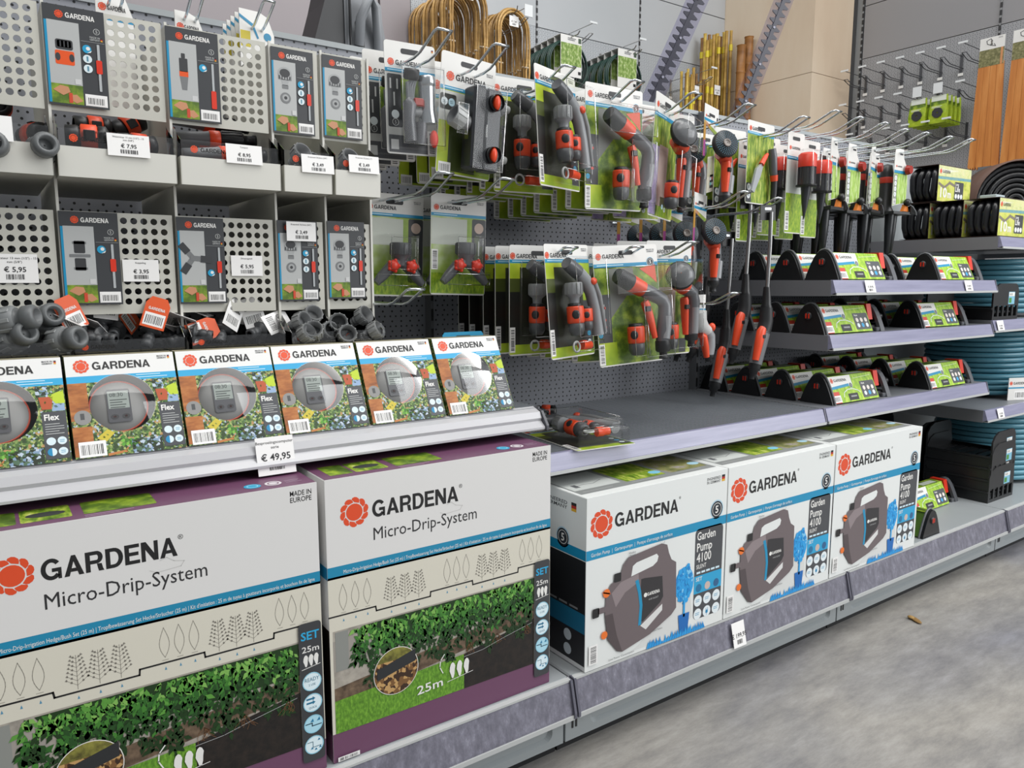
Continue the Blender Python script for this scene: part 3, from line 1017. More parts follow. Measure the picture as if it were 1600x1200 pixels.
def pump_art(W, H):
    a = Art(W, H)
    U = lambda u: u * W
    V = lambda v: v * H
    a.rect(0, 0, W, H, M('#e3e6e4', 0.4))
    a.up()
    a.rect(0, V(0.645), W, V(0.702), BLUE)
    a.flower(U(0.094), V(0.838), V(0.083))
    a.word(U(0.178), V(0.8), V(0.08), U(0.44), BLACKPRINT)
    a.text('®', U(0.622), V(0.875), V(0.016), BLACKPRINT)
    a.germany(U(0.835), V(0.925), V(0.017), 'ENGINEERED', 'IN GERMANY', U(0.108), ANTH)
    a.flag(U(0.952), V(0.925), U(0.026), V(0.042))
    a.badge5(U(0.92), V(0.752), V(0.062))
    a.rect(U(0.757), V(0.07), U(0.978), V(0.655), M('#45474b', 0.4), 0.012)
    a.poly([(U(0.36), V(0.05)), (U(0.72), V(0.33)), (U(0.75), V(0.1)), (U(0.6), V(0.02)), (U(0.3), V(0.02))], M('#d6d8d6'))
    a.up()
    a.text('Garden Pump  |  Gartenpumpe  |  Pompe d’arrosage de surface', U(0.03), V(0.662), V(0.02), WHITE, 0.0, U(0.55))
    for k, (s_, y, h, b, wd) in enumerate((('Garden', 0.582, 0.05, 0.014, 0.145), ('Pump', 0.51, 0.052, 0.014, 0.12), ('4100', 0.44, 0.056, 0.012, 0.115), ('SILENT', 0.398, 0.026, 0.006, 0.078))):
        a.text(s_, U(0.772), V(y), V(h), WHITE, b, U(wd))
    for k in range(5):
        a.rect(U(0.775 + 0.038 * k), V(0.365), U(0.805 + 0.038 * k), V(0.378), M('#cfe6f0'))
    a.rect(U(0.757), V(0.238), U(0.978), V(0.352), M('#2aa0cf'))
    for k in range(6):
        a.disc(U(0.793 + 0.073 * (k % 3)), V(0.188 - 0.086 * (k // 3)), V(0.036), M('#e4edf0'), 20)
    a.up()
    a.text('SET', U(0.772), V(0.318), V(0.024), WHITE, 0.01, U(0.048))
    for k in range(3):
        a.disc(U(0.795 + 0.07 * k), V(0.272), V(0.026), M(('#1c6f9c', '#c9b6ad', '#2d5f8a')[k]), 16)
    for k in range(6):
        cx, cy = U(0.793 + 0.073 * (k % 3)), V(0.188 - 0.086 * (k // 3))
        if k == 4:
            a.rect(cx - 0.004, cy - 0.005, cx + 0.004, cy + 0.003, M('#1f86b4'), 0.002)
            for s_ in (-0.0026, 0.0026):
                a.rect(cx + s_ - 0.0006, cy + 0.003, cx + s_ + 0.0006, cy + 0.008, M('#1f86b4'))
            a.line([(cx, cy - 0.005), (cx, cy - 0.0095)], 0.001, M('#1f86b4'))
        else:
            a.lines(cx - 0.008, cy + 0.002, 0.016, 2, 0.004, 0.0014, M('#4c9cc0'))
    # blue bush in its pot and the spray of grass
    rr = random.Random(4)
    wb = [M('#2b9fe0'), M('#1d86cc'), M('#7cc8f0')]
    a.disc(U(0.682), V(0.33), V(0.11), wb[0], 20, 0.75)
    for k in range(90):
        an, rad = rr.uniform(0, 2 * PI), rr.random() ** 0.5
        a.L += 0.06
        a.disc(U(0.682 + 0.062 * rad * math.cos(an)), V(0.33 + 0.125 * rad * math.sin(an)), rr.uniform(0.003, 0.0065), wb[rr.choice((0, 0, 1, 2))], 7)
    a.rect(U(0.676), V(0.12), U(0.69), V(0.26), wb[0])
    a.poly([(U(0.64), V(0.14)), (U(0.725), V(0.14)), (U(0.714), V(0.02)), (U(0.652), V(0.02))], M('#1668b4'))
    for k in range(46):
        x = U(0.42 + 0.42 * k / 45)
        a.L += 0.06
        a.poly([(x - 0.004, V(0.0)), (x + 0.005, V(0.0)), (x + rr.uniform(-0.004, 0.004), V(rr.uniform(0.02, 0.06)))], wb[k % 2])
    a.up()
    # the pump picture
    pb, pd, pl = M('#6b6062', 0.4), M('#4f4547', 0.4), M('#8c8082', 0.4)
    body = [(0.12, 0.30), (0.125, 0.42), (0.155, 0.475), (0.215, 0.50), (0.235, 0.57), (0.27, 0.605), (0.5, 0.632), (0.54, 0.615), (0.555, 0.56), (0.575, 0.515), (0.61, 0.49), (0.62, 0.2), (0.585, 0.165), (0.43, 0.09), (0.24, 0.045), (0.205, 0.06), (0.14, 0.15)]
    a.poly([(U(u), V(v)) for u, v in body], pb)
    a.up()
    a.poly([(U(u), V(v)) for u, v in ((0.16, 0.42), (0.22, 0.47), (0.34, 0.49), (0.345, 0.44), (0.25, 0.40), (0.19, 0.33))], pl)
    a.poly([(U(u), V(v)) for u, v in ((0.12, 0.30), (0.14, 0.15), (0.205, 0.06), (0.24, 0.045), (0.2, 0.16), (0.17, 0.3))], pd)
    a.poly([(U(u), V(v)) for u, v in ((0.29, 0.485), (0.3, 0.545), (0.325, 0.56), (0.465, 0.578), (0.478, 0.56), (0.47, 0.53), (0.44, 0.51))], M('#e3e6e4', 0.4))
    a.poly([(U(u), V(v)) for u, v in ((0.35, 0.2), (0.36, 0.45), (0.385, 0.45), (0.51, 0.43), (0.52, 0.3), (0.50, 0.27), (0.375, 0.185))], M('#2a282b', 0.35))
    a.poly([(U(u), V(v)) for u, v in ((0.36, 0.165), (0.515, 0.255), (0.515, 0.215), (0.40, 0.13))], M('#dadad8'))
    a.up()
    a.poly([(U(0.318), V(0.45)), (U(0.34), V(0.455)), (U(0.36), V(0.38)), (U(0.372), V(0.29)), (U(0.365), V(0.17)), (U(0.345), V(0.17)), (U(0.352), V(0.29)), (U(0.34), V(0.37))], BLUE)
    a.word(U(0.405), V(0.335), V(0.02), U(0.088), WHITE)
    a.disc(U(0.392), V(0.345), V(0.014), WHITE, 10)
    a.text('4100 SILENT', U(0.415), V(0.305), V(0.01), LIGHTGREY, 0, U(0.07))
    a.rect(U(0.176), V(0.478), U(0.222), V(0.53), BLACKPRINT, 0.003)
    a.rect(U(0.04), V(0.305), U(0.082), V(0.36), BLACKPRINT, 0.003)
    a.rect(U(0.075), V(0.32), U(0.122), V(0.355), pb, 0.002)
    a.disc(U(0.128), V(0.43), V(0.026), M('#e8742a'), 12)
    a.disc(U(0.118), V(0.185), V(0.024), M('#e8742a'), 12)
    a.line([(U(0.105), V(0.44)), (U(0.15), V(0.422))], 0.003, M('#c95515'))
    # call-outs
    a.text('Weather', U(0.27), V(0.622), V(0.012), GREY, 0, U(0.05))
    a.text('Proof', U(0.28), V(0.605), V(0.012), GREY, 0, U(0.035))
    a.line([(U(0.262), V(0.6)), (U(0.252), V(0.56))], 0.0008, GREY)
    a.text('Ready To Start Set', U(0.475), V(0.652), V(0.012), GREY, 0, U(0.11))
    a.line([(U(0.52), V(0.642)), (U(0.51), V(0.622))], 0.0008, GREY)
    a.text('Low Noise', U(0.45), V(0.098), V(0.012), GREY, 0, U(0.07))
    a.text('Low Power Consumption', U(0.15), V(0.018), V(0.012), GREY, 0, U(0.17))
    a.barcode(U(0.02), V(0.035), U(0.075), V(0.15), True)
    return a


def pump_side(D, H):
    a = Art(D, H)
    U = lambda u: u * D
    V = lambda v: v * H
    a.rect(0.001, V(0.645), D - 0.001, V(0.702), BLUE)
    a.rect(0.001, V(0.03), D - 0.001, V(0.64), M('#26282b', 0.4))
    a.badge5(U(0.72), V(0.73), V(0.06))
    a.germany(U(0.42), V(0.9), V(0.02), 'ENGINEERED', 'IN GERMANY', U(0.35), ANTH)
    a.flag(U(0.82), V(0.9), U(0.06), V(0.05))
    a.up()
    for s_, y, h, wd in (('Garden', 0.575, 0.05, 0.4), ('Pump', 0.5, 0.056, 0.4), ('4100', 0.425, 0.056, 0.36), ('SILENT', 0.385, 0.026, 0.22)):
        a.text(s_, U(0.15), V(y), V(h), LIGHTGREY, 0.014, U(wd))
    for k in range(6):
        a.rect(U(0.16 + 0.13 * k), V(0.345), U(0.26 + 0.13 * k), V(0.357), MIDGREY)
    a.rect(0.001, V(0.22), D - 0.001, V(0.335), M('#1a6f92'))
    for k in range(6):
        a.disc(U(0.25 + 0.27 * (k % 3)), V(0.17 - 0.086 * (k // 3)), V(0.034), M('#c7d3d8'), 18)
    return a


def pump_box(label, x0, y0, W, H=0.374, D=0.27):
    t = thing('pump_carton', label, 'carton', (x0, y0, 0.191), 0, 'garden pump cartons')
    b = MB().box(0, W, 0, D, 0, H, M('#e3e6e4', 0.42), c=0.0012)
    b.merge(pump_art(W, H))
    b.merge(pump_side(D, H), Tr(0, D, 0) @ Rz(-90))
    b.merge(pump_side(D, H), Tr(W, 0, 0) @ Rz(90))
    tp = Art(W, D)
    tp.rect(W * 0.02, D * 0.1, W * 0.98, D * 0.8, M('#8a8d8c', 0.42))
    tp.up()
    tp.rect(W * 0.03, D * 0.2, W * 0.33, D * 0.62, M('#c6cac7'))
    tp.rect(W * 0.36, D * 0.18, W * 0.64, D * 0.62, MEADOWP)
    tp.rect(W * 0.67, D * 0.18, W * 0.96, D * 0.62, noisy('printed_autumn_bed', [(0.3, '#56603c'), (0.5, '#8b8a55'), (0.7, '#a79cae')], 30, 5))
    tp.up()
    tp.disc(W * 0.61, D * 0.27, 0.012, M('#7fc4de'), 14, 1.4)
    tp.disc(W * 0.93, D * 0.3, 0.012, M('#a9cfe0'), 14, 1.4)
    for k in range(3):
        tp.lines(W * (0.05 + 0.32 * k), D * 0.14, W * 0.2, 1, 0.01, 0.002, LIGHTGREY)
    tp.line([(W * 0.08, D * 0.3), (W * 0.15, D * 0.32), (W * 0.2, D * 0.3), (W * 0.28, D * 0.36)], 0.0015, GREY)
    tp.rect(W * 0.07, D * 0.26, W * 0.1, D * 0.34, GREY)
    b.merge(tp, Tr(0, 0, H) @ Rx(-90))
    b.build('carton', t)
    fl = MB().box(0.004, W - 0.004, 0.0, D, 0, 0.0008, M('#d6d9d6', 0.45))
    return t


pump_box('white garden pump carton, the one beside the hedge picture carton', 0.973, 1.122, 0.434)
pump_box('white garden pump carton standing between two others like it', 1.4105, 1.122, 0.436)
pump_box('white garden pump carton nearest the black trays', 1.852, 1.122, 0.452)


# ================================================================== part bins of the leftmost bay
def perf_plate(mb, x0, x1, z0, z1, nx, nz, r, y0, y1, mat, seg=10):
    cw, ch = (x1 - x0) / nx, (z1 - z0) / nz
    for i in range(nx):
        for j in range(nz):
            cx, cz = x0 + cw * (i + 0.5), z0 + ch * (j + 0.5)
            vs, fs = [], []
            for y in (y0, y1):
                for k in range(seg):
                    a = 2 * PI * (k + 0.5) / seg
                    vs.append((cx + r * math.cos(a), y, cz + r * math.sin(a)))
                for k in range(seg):
                    a = 2 * PI * (k + 0.5) / seg
                    c, s_ = math.cos(a), math.sin(a)
                    q = min(cw / 2 / max(abs(c), 1e-6), ch / 2 / max(abs(s_), 1e-6))
                    vs.append((cx + q * c, y, cz + q * s_))
                vs += [(cx + cw / 2, y, cz + ch / 2), (cx - cw / 2, y, cz + ch / 2), (cx - cw / 2, y, cz - ch / 2), (cx + cw / 2, y, cz - ch / 2)]
            n = 2 * seg + 4
            corner = {}
            for k in range(seg):
                k2 = (k + 1) % seg
                a1, a2 = 2 * PI * (k + 0.5) / seg, 2 * PI * (k + 1.5) / seg
                cc = None
                for ci, (sx, sz) in enumerate(((1, 1), (-1, 1), (-1, -1), (1, -1))):
                    ca = math.atan2(sz * ch, sx * cw) % (2 * PI)
                    if a1 < ca < a2 or a1 < ca + 2 * PI < a2:
                        cc = 2 * seg + ci
                out = [seg + k] + ([cc] if cc else []) + [seg + k2]
                fs.append(tuple([k2, k] + out))
                fs.append(tuple([n + q for q in ([k, k2] + out[::-1])]))
                fs.append((k, k2, n + k2, n + k))
            mb.add(vs, fs, mat)
    return mb


BIN = M('#c2c1b7', 0.42)
BINEDGE = M('#d4d3cb', 0.42)
CELLS = [(-0.06, 0.1085), (0.111, 0.2815), (0.284, 0.452), (0.4545, 0.5465), (0.549, 0.643)]
CNAME = ['leftmost column of bins, cut by the photo edge', 'column of bins with the orange connector card', 'column of bins with the nozzle card', 'left of the two narrow bin columns', 'right of the two narrow bin columns']


def rack(i):
    x0, x1 = CELLS[i]
    W = x1 - x0
    t = thing('bin_rack', 'pale grey metal ' + CNAME[i], 'bin rack', (x0, 1.40, 0.743), group='part bin columns')
    for xs in ((0.0, W - 0.0012) if i == 4 else (0.0,)):
        s = MB().box(xs, xs + 0.0012, 0.0, 0.30, 0.0, 0.672, BIN)
        s.box(xs, xs + 0.004, -0.003, 0.0005, 0.0, 0.678, BINEDGE)
        s.build('side_panel', t)
    nx = 10 if W > 0.12 else 5
    for nm, z0, z1 in (('upper_board', 1.262, 1.418), ('lower_board', 0.946, 1.11)):
        b = MB()
        m = 0.006
        perf_plate(b, 0.004 + m, W - 0.002 - m, z0 - 0.743 + 0.012, z1 - 0.743 - 0.004, nx, 9, 0.0054 if nx == 10 else 0.0052, 0.0, 0.0015, BIN)
        for a, c, d, e in ((0.004, W - 0.002, z0 - 0.743, z0 - 0.743 + 0.012), (0.004, W - 0.002, z1 - 0.743 - 0.004, z1 - 0.743), (0.004, 0.004 + m, z0 - 0.731, z1 - 0.747), (W - 0.002 - m, W - 0.002, z0 - 0.731, z1 - 0.747)):
            b.box(a, c, 0.0, 0.0015, d, e, BIN)
        b.build(nm, t)
    # upper tray: painted lip and floor, clear front above it
    z = 1.157 - 0.743
    tr = MB().box(0.004, W - 0.002, -0.05, 0.29, z, z + 0.002, BIN)
    tr.prism([(-0.052, z), (-0.0535, z + 0.045), (-0.050, z + 0.045), (-0.048, z + 0.002)], 'x', 0.004, W - 0.001, BINEDGE)
    tr.prism([(-0.052, z), (-0.0535, z + 0.045), (-0.0, z + 0.045), (0.0, z)], 'x', 0.003, 0.0042, BIN)
    tr.prism([(-0.052, z), (-0.0535, z + 0.045), (-0.0, z + 0.045), (0.0, z)], 'x', W - 0.002, W - 0.0008, BIN)
    tr.build('tray', t)
    c = Art()
    c.merge(MB().box(0.006, W - 0.004, -0.0485, -0.0475, z + 0.02, z + 0.072, CLEAR))
    for xs in (0.005, W - 0.004):
        c.prism([(-0.048, z + 0.045), (-0.048, z + 0.072), (-0.002, z + 0.098), (-0.002, z + 0.045)], 'x', xs, xs + 0.0008, CLEAR)
    pr = Art()
    pr.flower(0.026, z + 0.058, 0.006)
    if nx == 10:
        pr.word(0.036, z + 0.0545, 0.0065, 0.045, M('#141414'))
    c.merge(pr, Tr(0, -0.0487, 0))
    c.build('clear_front', t)
    # lower tray of clear plastic
    z = 0.895 - 0.743
    c = MB().box(0.006, W - 0.004, -0.05, 0.29, z - 0.03, z - 0.029, CLEAR)
    c.box(0.006, W - 0.004, -0.051, -0.05, z - 0.03, z + 0.012, CLEAR)
    for xs in (0.005, W - 0.004):
        c.prism([(-0.051, z - 0.03), (-0.051, z + 0.012), (-0.002, z + 0.042), (0.29, z + 0.042), (0.29, z - 0.03)], 'x', xs, xs + 0.0008, CLEAR)
    pr = Art()
    pr.flower(0.02, z + 0.002, 0.005)
    pr.word(0.028, z - 0.001, 0.0055, 0.035, M('#141414'))
    c.merge(pr, Tr(0, -0.0512, 0))
    c.box(0.003, W - 0.002, -0.02, 0.29, 0.0, 0.06, DARKSHELF)
    c.build('clear_tray', t)
    return t


for i in range(5):
    rack(i)


# ---- header cards slipped over the boards
def product_pic(a, kind, x, y, s):
    g, d, l = M('#77797a', 0.4), M('#3a3b3d', 0.4), M('#a4a6a6', 0.4)
    if kind == 'connector':
        a.rect(x - 0.3 * s, y + 0.12 * s, x + 0.3 * s, y + 0.5 * s, d, 0.08 * s)
        a.rect(x - 0.24 * s, y + 0.2 * s, x + 0.24 * s, y + 0.46 * s, g, 0.05 * s)
        a.rect(x - 0.33 * s, y - 0.45 * s, x + 0.33 * s, y + 0.08 * s, M('#e2551d', 0.4), 0.06 * s)
        a.up()
        a.disc(x - 0.24 * s, y - 0.17 * s, 0.15 * s, d, 14, 0.6)
        a.disc(x + 0.24 * s, y - 0.17 * s, 0.15 * s, d, 14, 0.6)
        for k in range(3):
            a.rect(x - 0.15 * s + 0.13 * s * k, y + 0.22 * s, x - 0.1 * s + 0.13 * s * k, y + 0.44 * s, d)
    elif kind == 'nozzle':
        a.rect(x - 0.17 * s, y + 0.0 * s, x + 0.17 * s, y + 0.55 * s, d, 0.03 * s)
        a.rect(x - 0.08 * s, y + 0.55 * s, x + 0.08 * s, y + 0.75 * s, d, 0.03 * s)
        a.rect(x - 0.18 * s, y - 0.2 * s, x + 0.18 * s, y + 0.02 * s, M('#e2551d', 0.4))
        a.poly([(x - 0.17 * s, y - 0.2 * s), (x - 0.1 * s, y - 0.75 * s), (x + 0.1 * s, y - 0.75 * s), (x + 0.17 * s, y - 0.2 * s)], g)
    elif kind == 'tap':
        a.rect(x - 0.34 * s, y + 0.40 * s, x + 0.34 * s, y + 0.72 * s, M('#858788', 0.4), 0.04 * s)
        a.poly([(x - 0.2 * s, y + 0.42 * s), (x + 0.2 * s, y + 0.42 * s), (x + 0.13 * s, y + 0.15 * s), (x - 0.13 * s, y + 0.15 * s)], l)
        a.rect(x - 0.16 * s, y - 0.02 * s, x + 0.16 * s, y + 0.17 * s, g, 0.03 * s)
        a.up()
        a.disc(x, y + 0.72 * s, 0.3 * s, l, 18, 1.13).up().disc(x, y + 0.73 * s, 0.2 * s, d, 18, 1.3)
        a.disc(x, y - 0.45 * s, 0.26 * s, g, 18).up().disc(x, y - 0.45 * s, 0.17 * s, l, 18).up().disc(x, y - 0.45 * s, 0.08 * s, d, 14)
        for k in range(5):
            a.rect(x - 0.29 * s + 0.13 * s * k, y + 0.44 * s, x - 0.25 * s + 0.13 * s * k, y + 0.6 * s, d)
    elif kind == 'coupling':
        for s_ in (-1, 1):
            a.rect(x - 0.2 * s, y + s_ * 0.35 * s - 0.25 * s, x + 0.2 * s, y + s_ * 0.35 * s + 0.25 * s, d, 0.05 * s)
            a.rect(x - 0.25 * s, y + s_ * 0.52 * s - 0.05 * s, x + 0.25 * s, y + s_ * 0.52 * s + 0.05 * s, g, 0.02 * s)
        a.up().rect(x - 0.38 * s, y - 0.06 * s, x + 0.38 * s, y + 0.06 * s, g, 0.03 * s)
    else:
        for an in (130, 235, 355):
            c, s_ = math.cos(R(an)), math.sin(R(an))
            a.line([(x, y), (x + 0.62 * s * c, y + 0.62 * s * s_)], 0.24 * s, g)
            a.up().line([(x + 0.5 * s * c, y + 0.5 * s * s_), (x + 0.68 * s * c, y + 0.68 * s * s_)], 0.32 * s, d)


def head_card(kind, label, x, z, W=0.083, H=0.147):
    a = Art(W, H)
    a.merge(MB().box(0, W, 0, 0.0012, 0, H, ANTH))
    a.brand(W * 0.36, H * 0.888, H * 0.05, W * 0.48, WHITE, bold=0.03)
    a.rect(0.001, H * 0.02, W * 0.055, H * 0.84, BLUE)
    a.rect(W * 0.055, H * 0.215, W * 0.57, H * 0.845, M('#b3b5b4', 0.4))
    a.rect(W * 0.055, H * 0.02, W * 0.57, H * 0.215, GARDENP)
    a.rect(W * 0.6, H * 0.02, W * 0.97, H * 0.14, PAPER)
    a.up()
    product_pic(a, kind, W * 0.31, H * (0.53 if kind != 'tap' else 0.53), W * 0.47)
    a.rect(W * 0.45, H * 0.225, W * 0.55, H * 0.28, M('#c9cac9'))
    a.barcode(W * 0.62, H * 0.025, W * 0.96, H * 0.125)
    a.ring(W * 0.86, H * 0.79, W * 0.055, W * 0.009, LIGHTGREY, 16)
    a.text('5', W * 0.86, H * 0.775, H * 0.03, LIGHTGREY, 0.01, align='c')
    a.germany(W * 0.74, H * 0.695, H * 0.018, wid=W * 0.17, mat=LIGHTGREY)
    a.flag(W * 0.92, H * 0.695, W * 0.035, H * 0.035)
    a.rect(W * 0.59, H * 0.675, W * 0.98, H * 0.68, MIDGREY)
    skin = M('#c58d68', 0.45)
    a.poly([(W * 0.08, H * 0.15), (W * 0.2, H * 0.2), (W * 0.33, H * 0.19), (W * 0.36, H * 0.14), (W * 0.24, H * 0.1)], skin)
    a.poly([(W * 0.56, H * 0.06), (W * 0.46, H * 0.12), (W * 0.37, H * 0.11), (W * 0.36, H * 0.06), (W * 0.45, H * 0.03)], skin)
    a.up().rect(W * 0.33, H * 0.03, W * 0.39, H * 0.13, M('#c9462a'))
    n = 3 if kind in ('connector', 'tap') else 1
    ys = (0.6, 0.5, 0.4) if kind != 'wye' else (0.36,)
    for k in range(n):
        a.disc(W * 0.68, H * ys[k], W * 0.075, M('#1b9ac6') if k == 0 else M('#d9e6ea'), 18)
        a.up()
        if k == 0:
            a.disc(W * 0.7, H * ys[k] + W * 0.01, W * 0.035, WHITE, 10)
            a.poly([(W * 0.68, H * ys[k] - W * 0.07), (W * 0.76, H * ys[k] - W * 0.02), (W * 0.74, H * ys[k] - W * 0.06)], WHITE)
        else:
            a.rect(W * 0.665, H * ys[k] - W * 0.045, W * 0.695, H * ys[k] + W * 0.045, M('#5b8ea3'))
    xx = W * 0.87
    a.rect(xx - W * 0.022, H * 0.18, xx + W * 0.022, H * 0.66, M('#aeb2b4'), 0.001)
    a.up().rect(xx - W * 0.05, H * (0.36 if kind != 'nozzle' else 0.16), xx + W * 0.05, H * (0.5 if kind != 'nozzle' else 0.36), RED, 0.002)
    o = a.build('info_card', loc=(x, 1.3945, z))
    return tag(o, label, 'card', 'dark product cards on the bins')


head_card('connector', 'dark product card showing an orange and black connector', 0.1125, 1.270)
head_card('nozzle', 'dark product card showing a slim nozzle with an orange ring', 0.2845, 1.268)
head_card('tap', 'dark card with grey tap adapter, left one of the upper two', 0.4575, 1.265, 0.077)
head_card('tap', 'dark card with grey tap adapter, right one of the upper two', 0.552, 1.267, 0.077)
head_card('coupling', 'dark product card showing a straight hose coupling', 0.1125, 0.962)
head_card('wye', 'dark product card showing a three way Y coupling', 0.2845, 0.961, 0.077)
head_card('tap', 'dark tap adapter card half covered by a price tag at its top', 0.4565, 0.963, 0.075)
head_card('tap', 'dark card with grey tap adapter in the lower row, no tag on it', 0.552, 0.966, 0.075)

price_tag('price tag reading 7,95 on the bin below the orange connector card', 0.2115, 1.343, 1.193, 0.06, 0.034, '€ 7,95', -5, 0, 'Waterstop 13 mm (1/2") - 15|mm (5/8")')
price_tag('price tag reading 8,95 on the bin below the nozzle card', 0.389, 1.343, 1.197, 0.06, 0.032, '€ 8,95', -5, 0, 'Tuinspuit')
price_tag('price tag reading 3,49 on the left narrow upper bin', 0.5185, 1.343, 1.192, 0.06, 0.032, '€ 3,49', -5, 0, 'Kraanstuk 26,5mm (3/4")')
price_tag('price tag reading 3,49 on the right narrow upper bin', 0.608, 1.343, 1.199, 0.06, 0.032, '€ 3,49', -5, 0, 'Kraanstuk 33,3mm (1")')
price_tag('price tag cut off at the left edge of the photo on the upper bin', 0.03, 1.343, 1.2, 0.06, 0.036, '€ 6,95', -5)
price_tag('price tag reading 3,95 on the board beside the straight coupling card', 0.226, 1.3975, 0.999, 0.055, 0.036, '€ 3,95', 0, 0, 'Koppeling')
price_tag('lower board price tag reading 5,95 beside the Y coupling card', 0.4, 1.3975, 1.009, 0.055, 0.036, '€ 5,95', 0, 0, 'Driewegstuk')
price_tag('price tag reading 3,49 stuck over the top of a tap adapter card', 0.499, 1.388, 1.073, 0.056, 0.035, '€ 3,49', 0, 2, 'Kraanstuk 26,5mm (3/4")')
price_tag('lower board price tag reading 5,95 at the left edge of the photo', 0.05, 1.3975, 0.997, 0.06, 0.044, '€ 5,95', 0, 0, 'Reparateur 13 mm (1/2") - 15|mm (5/8")')


# ---- loose fittings in the trays
def ridged(r, z0, z1, mat, mb, X=None, n=12):
    mb.lathe([(r * 0.96, z0), (r, z0 + 0.001), (r, z1 - 0.001), (r * 0.96, z1)], mat, X, 18)
    for k in range(n):
        a = 2 * PI * k / n
        mb.box(-0.0012, 0.0012, r - 0.0006, r + 0.0012, z0 + 0.002, z1 - 0.002, mat, (X or Matrix()) @ Rz(math.degrees(a)))
    return mb


def tap_adapter():
    t = thing('tap_adapter', 'x', 'hose fitting')
    b = ridged(0.0175, 0.022, 0.042, M('#8a8c8c', 0.4), MB())
    b.lathe([(0.0168, 0.042), (0.0135, 0.042), (0.0135, 0.026), (0.001, 0.026)], M('#5a5c5d', 0.45), None, 18)
    b.build('threaded_cup', t)
    MB().lathe([(0.0165, 0.0225), (0.0105, 0.019), (0.0085, 0.015), (0.0085, 0.012), (0.0098, 0.011), (0.0098, 0.008), (0.008, 0.007), (0.008, 0.004), (0.0095, 0.003), (0.0085, 0.0), (0.005, 0.0), (0.005, 0.01)], M('#787a7b', 0.4), None, 16).build('barbed_tail', t)
    return t


def water_stop():
    t = thing('quick_connector', 'x', 'hose fitting')
    MB().lathe([(0.0125, 0.0), (0.0165, 0.001), (0.0175, 0.016), (0.015, 0.021), (0.012, 0.022), (0.012, 0.002)], BLACK, None, 18).build('collar', t)
    b = MB().lathe([(0.0165, 0.021), (0.0195, 0.0225), (0.0195, 0.043), (0.0165, 0.0445)], ORANGE, None, 18)
    b.build('orange_sleeve', t)
    for s_ in (0, 180):
        MB().box(-0.008, 0.008, 0.018, 0.0206, 0.025, 0.041, RUBBER, Rz(s_), c=0.001).build('grip_pad', t)
    MB().lathe([(0.016, 0.0445), (0.0185, 0.046), (0.0185, 0.056), (0.0125, 0.060), (0.0105, 0.060), (0.0105, 0.048), (0.001, 0.048)], BLACK, None, 18).build('end_ring', t)
    return t


def slim_nozzle():
    t = thing('spray_nozzle', 'x', 'nozzle')
    MB().lathe([(0.001, 0), (0.009, 0), (0.0105, 0.03), (0.0125, 0.055), (0.0135, 0.06)], GREY, None, 16).build('tip', t)
    MB().lathe([(0.0136, 0.06), (0.0148, 0.061), (0.0148, 0.078), (0.0136, 0.079)], ORANGE, None, 16).build('orange_ring', t)
    ridged(0.0142, 0.079, 0.118, BLACK, MB().lathe([(0.0135, 0.118), (0.009, 0.121), (0.009, 0.135), (0.0105, 0.136), (0.0105, 0.142), (0.006, 0.142), (0.006, 0.13)], BLACK, None, 14)).build('body', t)
    return t


def coupling(tagcol):
    t = thing('hose_coupling', 'x', 'hose fitting')
    d = M('#3f4143', 0.4)
    MB().lathe([(0.005, 0.0), (0.009, 0.0), (0.0095, 0.008), (0.008, 0.01), (0.0095, 0.012), (0.0095, 0.02), (0.0075, 0.022), (0.0075, 0.026), (0.017, 0.027), (0.017, 0.03), (0.0075, 0.031), (0.0075, 0.035), (0.0095, 0.037), (0.0095, 0.045), (0.008, 0.047), (0.0095, 0.049), (0.009, 0.057), (0.005, 0.057), (0.004, 0.03)], d, None, 14).build('barrel', t)
    a = Art()
    a.merge(MB().prism([(-0.019, 0), (0.019, 0), (0.019, 0.042), (0.012, 0.054), (-0.012, 0.054), (-0.019, 0.042)], 'y', 0, 0.0008, tagcol))
    a.barcode(-0.016, 0.004, 0.016, 0.026)
    a.up(2)
    a.word(-0.013, 0.031, 0.005, 0.026, WHITE if tagcol != PAPER else BLACKPRINT)
    a.build('swing_tag', t, (0, -0.018, 0.028), rot=(R(12), 0, 0))
    return t


def hose_connector():
    t = thing('hose_connector', 'x', 'hose fitting')
    g = M('#7c7f80', 0.42)
    b = MB().lathe([(0.012, 0), (0.0175, 0.004), (0.0205, 0.014), (0.0205, 0.028), (0.0175, 0.032)], g, None, 18)
    for k in range(8):
        b.box(-0.003, 0.003, 0.0190, 0.0215, 0.006, 0.028, M('#8f9292', 0.42), Rz(k * 45), c=0.0006)
    b.build('clamp_nut', t)
    MB().lathe([(0.0175, 0.032), (0.0145, 0.033), (0.0145, 0.04), (0.018, 0.042), (0.018, 0.056), (0.014, 0.06), (0.0105, 0.06), (0.0105, 0.046), (0.001, 0.046)], M('#626566', 0.42), None, 18).build('coupler_body', t)
    return t


def scatter(proto, spots, label, group, first=True):
    for k, (x, y, z, rx, ry, rz) in enumerate(spots):
        rot = (R(rx), R(ry), R(rz))
        o = proto if (k == 0 and first) else dup(proto)
        o.location, o.rotation_euler = (x, y, z), rot
        tag(o, label, None, group)


